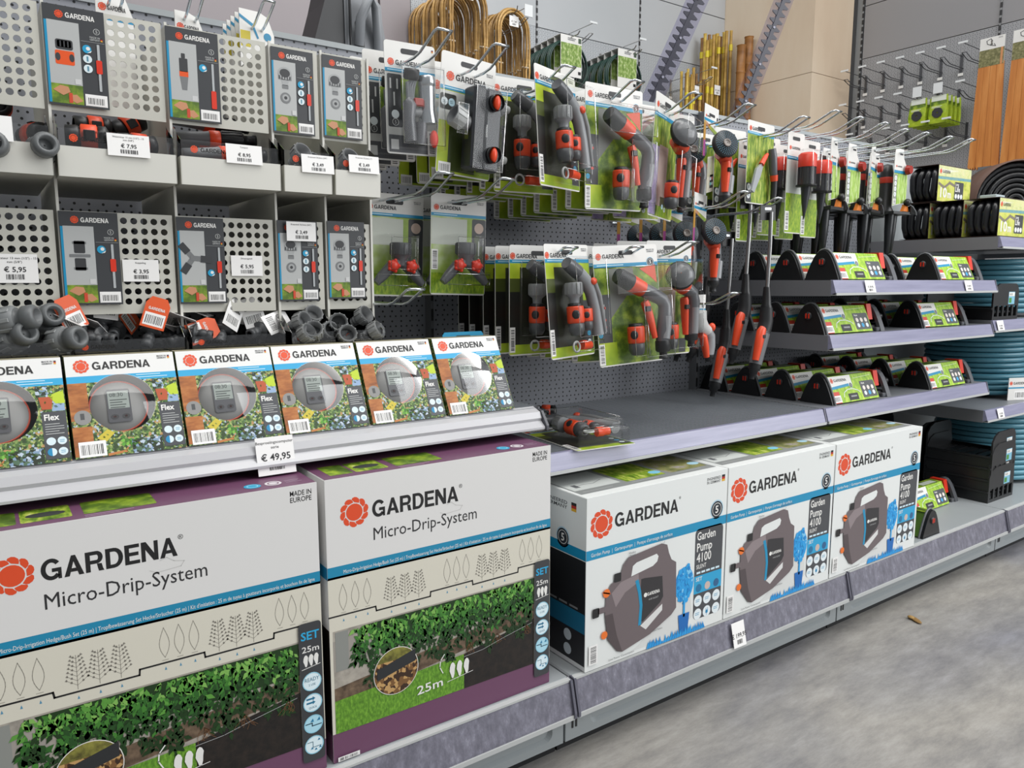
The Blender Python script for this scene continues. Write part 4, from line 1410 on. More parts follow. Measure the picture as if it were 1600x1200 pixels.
g = 'orange and black connectors in the upper bin'
scatter(water_stop(), [(0.135, 1.372, 1.181, 0, 90, 4), (0.212, 1.375, 1.181, 0, 90, -8), (0.14, 1.418, 1.181, 0, 90, 10), (0.21, 1.42, 1.181, 90, 0, 8), (0.257, 1.44, 1.18, 88, 0, -5), (0.128, 1.375, 1.221, 0, 90, -6), (0.205, 1.405, 1.222, 0, 90, 12), (0.14, 1.48, 1.181, 90, 0, 6), (0.19, 1.52, 1.181, 0, 90, 5), (0.15, 1.53, 1.225, 0, 90, 30), (0.235, 1.50, 1.225, 90, 0, 10), (0.16, 1.56, 1.27, 0, 90, 5), (0.222, 1.565, 1.265, 0, 60, 5)], 'black quick connector with an orange sleeve in the 7,95 bin', g)
g = 'slim nozzles in the upper bin'
scatter(slim_nozzle(), [(0.295, 1.375, 1.178, 0, 90, 3), (0.295, 1.41, 1.178, 0, 90, -2), (0.30, 1.388, 1.212, 0, 86, 4), (0.295, 1.45, 1.178, 0, 90, 0), (0.3, 1.485, 1.178, 0, 90, 4), (0.295, 1.43, 1.212, 0, 90, -3), (0.295, 1.47, 1.214, 0, 90, 2), (0.3, 1.46, 1.25, 0, 88, -4), (0.295, 1.52, 1.178, 0, 90, 2), (0.3, 1.505, 1.214, 0, 90, 3), (0.295, 1.52, 1.25, 0, 90, 0), (0.3, 1.49, 1.285, 0, 90, 3)], 'black nozzle with an orange ring in the 8,95 bin', g)
ta = tap_adapter()
g = 'tap adapters in the left narrow upper bin'
sp = [(0.476, 1.40, 1.181, 75, 10, 20), (0.515, 1.40, 1.181, 70, 0, -20), (0.478, 1.44, 1.181, 80, 0, 30), (0.528, 1.375, 1.16, 0, 0, 0), (0.492, 1.405, 1.213, 60, 10, 10), (0.52, 1.45, 1.185, 90, 0, 40), (0.485, 1.47, 1.185, 90, 0, -20), (0.515, 1.43, 1.225, 100, 0, 15)]
scatter(ta, sp, 'grey tap adapter in the left narrow upper bin', g)
g = 'tap adapters in the right narrow upper bin'
scatter(ta, [(x + 0.0945, y, z, rx + 2, ry, rz * 0.5) for x, y, z, rx, ry, rz in sp], 'grey tap adapter in the right narrow upper bin', g, False)
g = 'tap adapters in the left narrow lower tray'
lo = [(0.474, 1.372, 0.888, 60, 0, 30), (0.512, 1.372, 0.89, 55, 0, -25), (0.532, 1.40, 0.895, 70, 10, 10), (0.474, 1.40, 0.915, 70, -20, 35), (0.512, 1.415, 0.918, 55, 10, 0), (0.48, 1.445, 0.9, 90, 0, 70), (0.525, 1.45, 0.92, 75, 0, -10)]
scatter(ta, lo, 'grey tap adapter in the left narrow lower tray', g, False)
g = 'tap adapters in the right narrow lower tray'
scatter(ta, [(x + 0.0945, y, z, rx + 8, ry, -rz + 20) for x, y, z, rx, ry, rz in lo[:6]], 'grey tap adapter in the right narrow lower tray', g, False)
hc = hose_connector()
g = 'big hose connectors in the left lower tray'
scatter(hc, [(0.03, 1.385, 0.905, 70, 0, 30), (0.09, 1.375, 0.905, 80, 0, 35), (0.045, 1.44, 0.92, 0, 90, 10), (0.02, 1.37, 0.938, 80, 0, 60), (0.075, 1.42, 0.935, 75, 0, 20), (0.08, 1.48, 0.91, 90, 0, 40)], 'ribbed grey hose connector in the tray at the left photo edge', g)
g = 'hose connectors in the left upper bin'
scatter(hc, [(0.09, 1.385, 1.19, 80, 0, 10), (0.045, 1.39, 1.19, 85, 0, -10), (0.085, 1.45, 1.19, 85, 0, 20), (0.04, 1.46, 1.19, 80, 0, 0)], 'grey hose connector in the upper bin at the left photo edge', g, False)
scatter(water_stop(), [(0.06, 1.5, 1.19, 90, 0, 0), (0.02, 1.51, 1.23, 90, 0, 0), (0.085, 1.52, 1.235, 90, 0, 20), (0.05, 1.53, 1.275, 90, 0, 0)], 'orange sleeved connector seen through the holes at the left photo edge', 'connectors behind the leftmost board')
g = 'couplings with orange tags in the lower tray'
c1 = coupling(M('#df5a2a', 0.45))
scatter(c1, [(0.225, 1.392, 0.89, -25, 18, -12), (0.135, 1.40, 0.895, -15, -22, 20), (0.18, 1.42, 0.91, -60, 60, 10), (0.262, 1.395, 0.895, -40, 70, -20), (0.15, 1.45, 0.9, -70, 0, 40)], 'dark hose coupling with an orange barcode tag in the lower tray', g)
g = 'couplings with white tags in the lower tray'
c2 = coupling(PAPER)
scatter(c2, [(0.18, 1.385, 0.905, -80, 30, 60), (0.165, 1.43, 0.905, -20, 10, 10), (0.25, 1.425, 0.89, -30, 35, 15), (0.205, 1.45, 0.90, -50, -30, -20), (0.158, 1.375, 0.905, -75, 0, 70)], 'dark hose coupling with a white barcode tag in the lower tray', g)
g = 'couplings in the lower tray beside them'
scatter(c2, [(0.345, 1.395, 0.89, -15, 30, 30), (0.36, 1.41, 0.915, -80, 0, 60), (0.395, 1.385, 0.905, -70, 60, -40), (0.425, 1.41, 0.886, -20, -15, -15), (0.31, 1.42, 0.9, -85, 0, 80), (0.38, 1.44, 0.89, -30, 10, 20), (0.33, 1.38, 0.905, -80, 20, 70)], 'black hose coupling with a white tag under the Y coupling card', g, False)


# ================================================================== cartons with round windows
def clip(poly, lo, hi):
    for s_, lim in ((1, lo), (-1, -hi)):
        out = []
        for i in range(len(poly)):
            a, b = poly[i - 1], poly[i]
            fa, fb = s_ * a[1] - lim, s_ * b[1] - lim
            if (fa >= 0) != (fb >= 0):
                q = fa / (fa - fb)
                out.append((a[0] + (b[0] - a[0]) * q, a[1] + (b[1] - a[1]) * q))
            if fb >= 0:
                out.append(b)
        poly = out
        if not poly:
            return []
    return poly


def window_carton(label, x0):
    W, H, LEAN, D = 0.152, 0.144, 0.07, 0.1
    HF = math.hypot(H, LEAN)
    TX = Rx(-math.degrees(math.atan2(LEAN, H)))
    t = thing('water_control_carton', label, 'carton', (x0, 1.241, 0.7425), 0, 'row of round-window cartons')
    wht = M('#e3e3e1', 0.4)
    b = MB()
    prof = [(0.0, 0.0), (D, 0.0), (D, H), (LEAN, H)]
    for xs in (0.0, W):
        b.quad([(xs, p[0], p[1]) for p in prof], FLOWERP)
    b.quad([(0, 0, 0), (W, 0, 0), (W, D, 0), (0, D, 0)], wht)
    b.quad([(0, D, 0), (W, D, 0), (W, D, H), (0, D, H)], wht)
    b.quad([(0, LEAN, H), (W, LEAN, H), (W, D, H), (0, D, H)], noisy('printed_shed_wall', [(0.3, '#6b6a52'), (0.6, '#a79f84'), (0.8, '#b9b394')], 60, 4, (0.2, 2, 1)))
    cx, cy, rw = W * 0.464, HF * 0.51, W * 0.302
    f = Art(W, HF)
    n = 64
    for k in range(n):
        a0, a1 = 2 * PI * k / n, 2 * PI * (k + 1) / n
        q = []
        for a in (a0, a1):
            c, s_ = math.cos(a), math.sin(a)
            tx = ((W - cx) if c > 0 else cx) / max(abs(c), 1e-9)
            ty = ((HF - cy) if s_ > 0 else cy) / max(abs(s_), 1e-9)
            m = min(tx, ty)
            q.append(((cx + rw * c, cy + rw * s_), (cx + m * c, cy + m * s_), tx < ty))
        poly = [q[0][0], q[0][1]]
        if q[0][2] != q[1][2]:
            am = (a0 + a1) / 2
            poly.append(((W if math.cos(am) > 0 else 0), (HF if math.sin(am) > 0 else 0)))
        poly += [q[1][1], q[1][0]]
        for lo, hi, mt in ((-1, HF * 0.73, FLOWERP), (HF * 0.73, HF * 0.797, M('#2ba4d4', 0.4)), (HF * 0.797, 9, wht)):
            pc = clip(poly, lo, hi)
            if len(pc) > 2:
                f.poly(pc, mt)
    U = lambda u: u * W
    V = lambda v: v * HF
    f.up()
    f.rect(U(0.0), V(0.36), U(0.165), V(0.73), BROWNP)
    f.rect(U(0.0), V(0.02), U(0.17), V(0.3), BROWNP)
    f.poly([(U(0.78), V(0.62)), (U(0.9), V(0.62)), (U(0.88), V(0.5)), (U(0.8), V(0.5))], M('#b4522c'))
    f.rect(U(0.76), V(0.62), U(0.86), V(0.72), BLUEBEDP)
    f.poly([(U(0.86), V(0.63)), (U(0.99), V(0.68)), (U(0.995), V(0.55)), (U(0.92), V(0.55))], M('#b9cf2e'))
    f.poly([(U(0.9), V(0.55)), (U(0.99), V(0.55)), (U(0.99), V(0.48)), (U(0.88), V(0.48))], M('#8fa9c9'))
    f.poly([(U(0.2), V(0.18)), (U(0.3), V(0.26)), (U(0.36), V(0.22)), (U(0.28), V(0.14))], M('#c9b83a'))
    f.rect(U(0.5), V(0.0), U(0.78), V(0.14), BLUEBEDP)
    f.poly([(U(0.28), V(0.0)), (U(0.45), V(0.02)), (U(0.47), V(0.08)), (U(0.43), V(0.04)), (U(0.28), V(0.025))], M('#b9773d'))
    for k in range(9):
        x, y = U(0.4 + 0.035 * (k % 4)), V(0.10 + 0.035 * (k // 4))
        f.poly([(x, y), (x + 0.004, y + 0.003), (x + 0.008, y), (x + 0.003, y - 0.004)], M(('#5a9a34', '#79b645', '#3f7d26')[k % 3]))
    lr = random.Random(8)
    lc = [M(c) for c in ('#3f6b2a', '#5c8a38', '#7fa850', '#2f5220', '#9cb765', '#c9bf4a')]
    for k in range(150):
        x, y = U(lr.uniform(0.18, 0.97)), V(lr.uniform(0.02, 0.71))
        if math.hypot(x - cx, y - cy) < rw + 0.008 or (x > U(0.77) and y < V(0.49)) or (x < U(0.29) and y < V(0.17)):
            continue
        an, ll = lr.uniform(0, 6.28), lr.uniform(0.003, 0.0065)
        dx, dy = math.cos(an) * ll, math.sin(an) * ll
        f.poly([(x, y), (x + dx * 0.5 - dy * 0.3, y + dy * 0.5 + dx * 0.3), (x + dx, y + dy), (x + dx * 0.5 + dy * 0.3, y + dy * 0.5 - dx * 0.3)], lc[k % 6])
    f.up()
    f.disc(U(0.1), V(0.39), U(0.075), M('#8a8987'), 20)
    f.brand(U(0.235), V(0.856), V(0.078), U(0.53), M('#1d1d1e'), gap=0.3, mh=1.75, bold=0.04)
    f.germany(U(0.84), V(0.935), V(0.016), wid=U(0.09))
    f.flag(U(0.94), V(0.935), U(0.02), V(0.035))
    f.lines(U(0.62), V(0.775), U(0.3), 2, V(0.025), V(0.008), M('#bfe3f2'))
    f.rect(U(0.79), V(0.03), U(0.992), V(0.475), M('#47494d', 0.4), 0.002)
    f.up()
    f.rect(U(0.08), V(0.37), U(0.115), V(0.43), M('#4a4c4d'))
    f.text('Flex', U(0.81), V(0.395), V(0.055), WHITE, 0.025, U(0.125))
    f.lines(U(0.81), V(0.355), U(0.16), 5, V(0.023), V(0.006), LIGHTGREY)
    for k in range(4):
        f.disc(U(0.847 + 0.09 * (k % 2)), V(0.196 - 0.1 * (k // 2)), U(0.039), M('#d5e5ea'), 18)
    f.up()
    f.poly([(U(0.847), V(0.096) + U(0.039) * s_) for s_ in (-1,)] + [(U(0.847) + U(0.039) * math.cos(R(q)), V(0.096) + U(0.039) * math.sin(R(q))) for q in range(90, 271, 18)], M('#1b86b4'))
    f.lines(U(0.918), V(0.2), U(0.04), 2, V(0.016), V(0.005), M('#4c9cc0'))
    f.lines(U(0.918), V(0.1), U(0.04), 2, V(0.016), V(0.005), M('#4c9cc0'))
    f.barcode(U(0.035), V(0.008), U(0.27), V(0.155))
    b.merge(f, TX)
    b.build('carton', t)
    # recess and timer
    C = TX @ Tr(cx, 0, cy) @ Rx(-90)      # local z now points into the carton
    MB().lathe([(rw, 0.0), (rw, 0.03), (0.001, 0.03)], M('#1a1a1b', 0.35), C @ Matrix.Scale(1, 4), 48).build('recess', t)
    d = MB()
    C2 = TX @ Tr(cx - 0.004, 0, cy - 0.002) @ Rx(-90)
    d.lathe([(0.0405, 0.029), (0.0405, 0.014), (0.039, 0.012), (0.001, 0.0105)], M('#8a8a88', 0.4), C2, 40)
    d.build('timer_body', t)
    MB().lathe([(0.0415, 0.02), (0.0415, 0.0125), (0.0395, 0.0118), (0.0392, 0.013)], M('#c5482a', 0.4), C2, 40).build('orange_ring', t)
    s_ = Art()
    s_.rect(-0.0165, -0.026, 0.0165, 0.027, M('#55565a', 0.35), 0.003)
    s_.up().rect(-0.0145, -0.004, 0.0145, 0.024, M('#a3aca6', 0.25))
    s_.up()
    ink = M('#4c5350')
    s_.text('08:30', -0.012, 0.015, 0.006, ink, 0.01)
    s_.lines(-0.012, 0.009, 0.024, 4, 0.004, 0.0015, ink)
    for xx in (-0.0075, 0.008):
        s_.disc(xx, -0.017, 0.004, M('#3a3a3c'), 12, 1.4)
        s_.disc(xx, -0.017, 0.002, M('#a33a26'), 8, 1.2)
    MBs = MB().merge(s_, TX @ Tr(cx - 0.004, 0.0095, cy - 0.002))
    MBs.build('timer_screen', t)
    dome = MB().lathe([((rw + 0.0008) * (1 - q / 10) + 1e-5, -0.0004 - 0.005 * (1 - (1 - q / 10) ** 2)) for q in range(0, 11)], DOME, C, 40)
    dome.build('clear_window', t)
    return t


wl = ['water control carton with a round window, cut by the left photo edge', 'round-window carton second from the left photo edge', 'round-window carton third from the left, above the 49,95 tag side', 'round-window carton standing straight above the 49,95 price tag', 'round-window carton second from the right end of its row', 'round-window carton at the right end of its row']
for k, x in enumerate((-0.0585, 0.098, 0.2535, 0.4085, 0.5665, 0.7265)):
    window_carton(wl[k], x)
# a hang tab of another pack behind the row
tb = Art()
tb.merge(MB().prism([(-0.05, -0.05), (0.05, -0.05), (0.05, 0.008), (0.045, 0.014), (-0.045, 0.014), (-0.05, 0.008)], 'y', 0, 0.0012, M('#1d97c4', 0.4)))
tb.rect(-0.048, -0.05, 0.048, 0.0, GARDENP).up().rect(-0.018, 0.001, 0.018, 0.007, M('#2a3b42'), 0.003)
tag(tb.build('hang_tab_card', loc=(0.83, 1.36, 0.885 - 0.005)), 'blue hang tab of a card standing behind the rightmost round-window carton', 'card')


# ================================================================== wire hooks and hanging packs
def make_hook(name, L, w=0.034, r=0.0027, rise=0.03, run=0.09):
    """double prong hook; origin at the back panel, pointing to -Y"""
    b = MB()
    pts = []
    for s_ in (-1, 1):
        leg = [(s_ * w / 2, 0.0, 0.0), (s_ * w / 2, -(L - run), 0.0), (s_ * w / 2, -(L - run * 0.72), rise * 0.16), (s_ * w / 2, -(L - run * 0.12), rise * 0.94), (s_ * w * 0.46, -L, rise)]
        pts += leg if s_ < 0 else leg[::-1]
    b.tube(pts, r, CHROME, n=8)
    b.box(-w * 0.7, w * 0.7, -0.003, 0.0, -0.02, 0.012, CHROME)
    return b


HOOKY = 1.7145
TIPY = 1.245
hook_proto = None


def hook(label, x, z, L=HOOKY - TIPY, group='wire hooks on the shelving', w=0.032):
    o = make_hook('h', L, w).build('wire_hook', loc=(x, HOOKY, z))
    return tag(o, label, 'hook', group)


def card_art(W, H, bg, header=0.2, germany=True, badge=False, logo_w=0.42, lx=0.2, ly=0.6, hole=True):
    """backing card, origin at its top centre; returned as Art"""
    a = Art(W, H)
    r = 0.006
    pts = []
    for cx, cz, a0 in ((W / 2 - r, -H + r, -90), (W / 2 - r, -r, 0), (-W / 2 + r, -r, 90), (-W / 2 + r, -H + r, 180)):
        for k in range(4):
            an = R(a0 + 30 * k)
            pts.append((cx + r * math.cos(an), cz + r * math.sin(an)))
    a.merge(MB().prism(pts, 'y', 0.0, 0.0012, CARD))
    hz = -H * header
    a.rect(-W / 2 + 0.001, -H + 0.003, W / 2 - 0.001, hz - H * 0.03, bg)
    a.rect(-W / 2 + 0.0005, hz - H * 0.035, W / 2 - 0.0005, hz, BLUE)
    a.up()
    h = W * logo_w / 6.2
    a.brand(-W / 2 + W * lx, hz * ly - h * 0.5, h, W * logo_w, M('#1d1d1e'), gap=0.3, bold=0.03)
    if hole:
        a.rect(-0.02, -0.022, 0.02, -0.012, M('#2a2b2d'), 0.004)
    if germany:
        a.germany(W * 0.33, hz * 0.45, H * 0.012, wid=W * 0.12, mat=GREY)
    if badge:
        a.badge5(W * 0.38, hz, W * 0.062)
    a.lines(-W * 0.45, hz - H * 0.018, W * 0.5, 1, 0.01, H * 0.008, M('#bfe3f2'))
    return a


def shell(mb, x0, x1, z0, z1, d, c=0.006):
    """clear blister bubble standing d proud of the card, open at the back"""
    pts = [(x0, z0), (x1, z0), (x1, z1), (x0, z1)]
    ins = [(x0 + c, z0 + c), (x1 - c, z0 + c), (x1 - c, z1 - c), (x0 + c, z1 - c)]
    ys = ((-0.001, pts), (-d + c, pts), (-d, ins))
    vs = []
    for y, p in ys:
        vs += [(q[0], y, q[1]) for q in p]
    fs = []
    for l in range(2):
        for i in range(4):
            j = (i + 1) % 4
            fs.append((l * 4 + i, l * 4 + j, (l + 1) * 4 + j, (l + 1) * 4 + i))
    fs.append((8, 9, 10, 11))
    mb.add(vs, fs, CLEARFILM)
    return mb.tube([(q[0], -d, q[1]) for q in ins], 0.0008, EDGE, n=5, closed=True)  # thin rim tube added as a glint line on the bubble edge


def icons(a, x, y, r, n, dx, dy, cols=None):
    for k in range(n):
        a.disc(x + dx * k, y + dy * k, r, M((cols or ['#dfe8ea'])[k % len(cols or [1])]), 16)
    a.up()
    for k in range(n):
        a.lines(x + dx * k - r * 0.5, y + dy * k + r * 0.1, r, 2, r * 0.4, r * 0.15, M('#5a7f8c'))
    a.up(-1)


def put(t, x, z, y, rx=0, ry=0, rz=0):
    t.location = (x, y, z)
    t.rotation_euler = (R(rx), R(ry), R(rz))
    return t


def row(t, n, step, x, z, y0, labels, jit=2.5, group=None, seed=1, z_jit=0.003):
    """copies of a pack hanging further back on the same hook"""
    rr = random.Random(seed)
    for k in range(1, n):
        dup(t, (x + rr.uniform(-0.003, 0.003), y0 + step * k, z + rr.uniform(-z_jit, z_jit)), rot=(0, R(rr.uniform(-1, 1)), R(rr.uniform(-jit, jit))), label=labels(k), group=group)


DG = M('#5b5d61', 0.28, 0.0, 0.6)          # dark grey hand tool plastic
LG = M('#8f9295', 0.32)
RIBB = M('#232426', 0.45)


def gun_parts(t, s=1.0, X=None, multi=False):
    """pistol sprayer: slanted head, handle, orange trigger; in card coordinates"""
    X = X or Matrix()
    Y = -0.032
    b = MB()
    b.tube([(0.014, Y, -0.098), (0.045, Y, -0.112), (0.07, Y, -0.125), (0.079, Y, -0.14), (0.077, Y, -0.165), (0.07, Y, -0.195), (0.066, Y, -0.222)], [0.0165, 0.0165, 0.0155, 0.0155, 0.016, 0.0165, 0.0155], DG, X, 12)
    b.tube([(0.0785, Y - 0.006, -0.165), (0.0735, Y - 0.006, -0.19), (0.068, Y - 0.006, -0.216)], [0.012, 0.0125, 0.012], LG, X, 10)
    b.build('handle', t)
    if multi:
        h = MB()
        h.lathe([(0.001, 0.0), (0.024, 0.001), (0.031, 0.004), (0.033, 0.008), (0.032, 0.014), (0.024, 0.03), (0.016, 0.036)], RIBB, X @ Tr(-0.02, Y - 0.012, -0.078) @ Ry(118) @ Rx(28), 20)
        h.build('spray_head', t)
    else:
        h = MB()
        h.tube([(-0.052, Y, -0.064), (-0.046, Y, -0.067), (-0.014, Y, -0.084)], [0.0165, 0.0185, 0.0195], RIBB, X, 14)
        d = Vector((0.06, 0, -0.034)).normalized()
        h.build('spray_head', t)
    MB().tube([(-0.016, Y, -0.083), (0.016, Y, -0.099)], [0.0198, 0.0182], ORANGE, X, 14).build('orange_ring', t)
    MB().tube([(0.02, Y + 0.0, -0.127), (0.024, Y, -0.135), (0.034, Y, -0.165), (0.045, Y, -0.212)], [0.010, 0.0115, 0.010, 0.007], ORANGE, X, 10, flat=(1.0, 0.8)).build('trigger', t)
    MB().box(0.014, 0.028, Y - 0.0145, Y - 0.006, -0.15, -0.138, BLACK, X, c=0.001).build('lock_button', t)
    c = MB()
    c.lathe([(0.017, 0.0), (0.0175, -0.004), (0.0175, -0.022), (0.014, -0.026), (0.009, -0.027), (0.009, -0.036), (0.0105, -0.037), (0.0105, -0.042), (0.006, -0.042)], RIBB, X @ Tr(0.066, Y, -0.22), 16)
    c.build('tail_connector', t)


def connector_parts(t, x, z, s=1.0, y=-0.028, name='connector'):
    """orange sleeved connector standing upright in a blister"""
    o = MB().lathe([(0.014, 0.022), (0.0185, 0.021), (0.0195, 0.018), (0.0195, -0.012), (0.0185, -0.016), (0.016, -0.017)], ORANGE, Tr(x, y, z) @ Matrix.Scale(s, 4), 18)
    o.build(name + '_sleeve', t)
    g = MB()
    for k in (-50, 50):
        g.ball((0, -0.0185, 0.003), (0.009, 0.003, 0.0105), RIBB, Tr(x, y, z) @ Matrix.Scale(s, 4) @ Rz(k), 10, 6)
        break
    g.build(name + '_grip', t)
    MB().lathe([(0.0165, -0.016), (0.0185, -0.018), (0.0185, -0.032), (0.0145, -0.042), (0.011, -0.044), (0.009, -0.044), (0.009, -0.03)], M('#4c4e50', 0.35), Tr(x, y, z) @ Matrix.Scale(s, 4), 18).build(name + '_nut', t)
    MB().lathe([(0.0165, 0.022), (0.016, 0.027), (0.013, 0.0285), (0.011, 0.0285), (0.011, 0.015), (0.001, 0.015)], BLACK, Tr(x, y, z) @ Matrix.Scale(s, 4), 18).build(name + '_ring', t)


def spray_gun_pack():
    W, H = 0.183, 0.272
    t = thing('spray_gun_pack', 'x', 'blister pack')
    a = card_art(W, H, GARDENP, 0.148, badge=True, logo_w=0.33, lx=0.14)
    a.rect(-W / 2 + 0.003, -H * 0.80, -W * 0.28, -H * 0.4, ANTH)
    a.rect(-W * 0.28, -H * 0.42, W * 0.1, -H * 0.19, M('#6b6e68', 0.42))
    a.poly([(-W * 0.28, -H * 0.60), (-W * 0.28, -H * 0.42), (-W * 0.02, -H * 0.42)], M('#6b6e68', 0.42))
    a.rect(-W / 2 + 0.002, -H + 0.004, -W * 0.22, -H * 0.8, LIMEP)
    a.up()
    a.rect(-W * 0.385, -H * 0.72, -W * 0.375, -H * 0.48, LIGHTGREY)
    for v in (0.5, 0.6, 0.66):
        a.rect(-W * 0.40, -H * (v + 0.02), -W * 0.36, -H * v, RED, 0.001)
    a.poly([(-W * 0.46, -H * 0.46), (-W * 0.43, -H * 0.43), (-W * 0.42, -H * 0.48), (-W * 0.44, -H * 0.52)], M('#2a9cc4'))
    icons(a, -W * 0.455, -H * 0.66, W * 0.032, 2, 0, -H * 0.075, ['#dfe8ea', '#2a9cc4'])
    a.barcode(-W * 0.495, -H * 0.985, -W * 0.41, -H * 0.81, True)
    a.poly([(W * 0.2, -H * 0.2), (W * 0.45, -H * 0.17), (W * 0.47, -H * 0.33), (W * 0.38, -H * 0.28)], M('#d8593a'))
    a.build('backing_card', t)
    s = Matrix.Translation((0, 0, -0.004))
    gun_parts(t, X=s)
    connector_parts(t, -0.006, -0.207)
    b = MB()
    shell(b, -0.076, 0.088, -0.115, -0.046, 0.056)
    shell(b, -0.004, 0.089, -0.262, -0.1145, 0.054)
    shell(b, -0.032, 0.018, -0.258, -0.178, 0.051)
    b.build('blister', t)
    return t


def set_pack():
    W, H = 0.158, 0.243
    t = thing('starter_set_pack', 'x', 'blister pack')
    a = card_art(W, H, LIMEP, 0.13, logo_w=0.36, lx=0.12, ly=0.75)
    a.rect(-W * 0.32, -H * 0.9, W * 0.3, -H * 0.2, M('#35382c', 0.45))
    a.rect(-W / 2 + 0.001, -H * 0.9, -W * 0.32, -H * 0.42, M('#1c1d1a', 0.45))
    a.rect(-W / 2 + 0.001, -H * 0.42, -W * 0.32, -H * 0.3, M('#4a5420', 0.45))
    a.rect(W * 0.3, -H * 0.95, W * 0.48, -H * 0.5, ANTH)
    a.up()
    a.barcode(-W * 0.49, -H * 0.97, -W * 0.4, -H * 0.74, True)
    icons(a, W * 0.39, -H * 0.72, W * 0.04, 3, 0, -H * 0.08, ['#dfe8ea', '#2a9cc4', '#dfe8ea'])
    a.build('backing_card', t)
    Y = -0.03
    MB().tube([(-0.045, Y, -0.042), (-0.038, Y, -0.046), (-0.008, Y, -0.062)], [0.0125, 0.0145, 0.0155], DG, n=14).build('nozzle_head', t)
    MB().tube([(-0.008, Y, -0.062), (0.018, Y, -0.08), (0.035, Y, -0.105), (0.046, Y, -0.14), (0.052, Y, -0.175), (0.054, Y, -0.2)], [0.0145, 0.0145, 0.013, 0.0125, 0.0125, 0.0135], LG, n=12).build('nozzle_handle', t)
    MB().tube([(0.036, Y - 0.012, -0.088), (0.05, Y - 0.012, -0.115), (0.062, Y - 0.01, -0.16), (0.068, Y - 0.01, -0.195)], [0.006, 0.006, 0.005, 0.004], MIDGREY, n=8).build('nozzle_lever', t)
    MB().ball((0.03, Y - 0.014, -0.083), (0.010, 0.006, 0.008), ORANGE).build('lever_joint', t)
    c = ridged(0.0185, -0.012, 0.014, MIDGREY, MB(), Tr(-0.025, Y, -0.098))
    c.lathe([(0.018, -0.012), (0.011, -0.018), (0.0095, -0.032), (0.0105, -0.034)], LG, Tr(-0.025, Y, -0.098), 16)
    c.build('tap_piece', t)
    connector_parts(t, -0.025, -0.154, 0.95, Y, 'hose_connector')
    connector_parts(t, 0.014, -0.156, 0.72, Y, 'small_connector')
    MB().tube([(-0.034 + 0.011 * math.cos(q * PI / 8), Y - 0.004, -0.219 + 0.011 * math.sin(q * PI / 8)) for q in range(16)], 0.0022, LIGHTGREY, closed=True, n=6).build('sealing_ring', t)
    MB().tube([(-0.012, Y, -0.217), (0.004, Y, -0.218), (0.0045, Y, -0.218), (0.02, Y, -0.219)], [0.0105, 0.0105, 0.009, 0.009], ORANGE, n=12).build('nipple', t)
    b = MB()
    shell(b, -0.052, 0.072, -0.205, -0.03, 0.055)
    shell(b, -0.05, 0.066, -0.236, -0.2045, 0.04)
    b.build('blister', t)
    return t


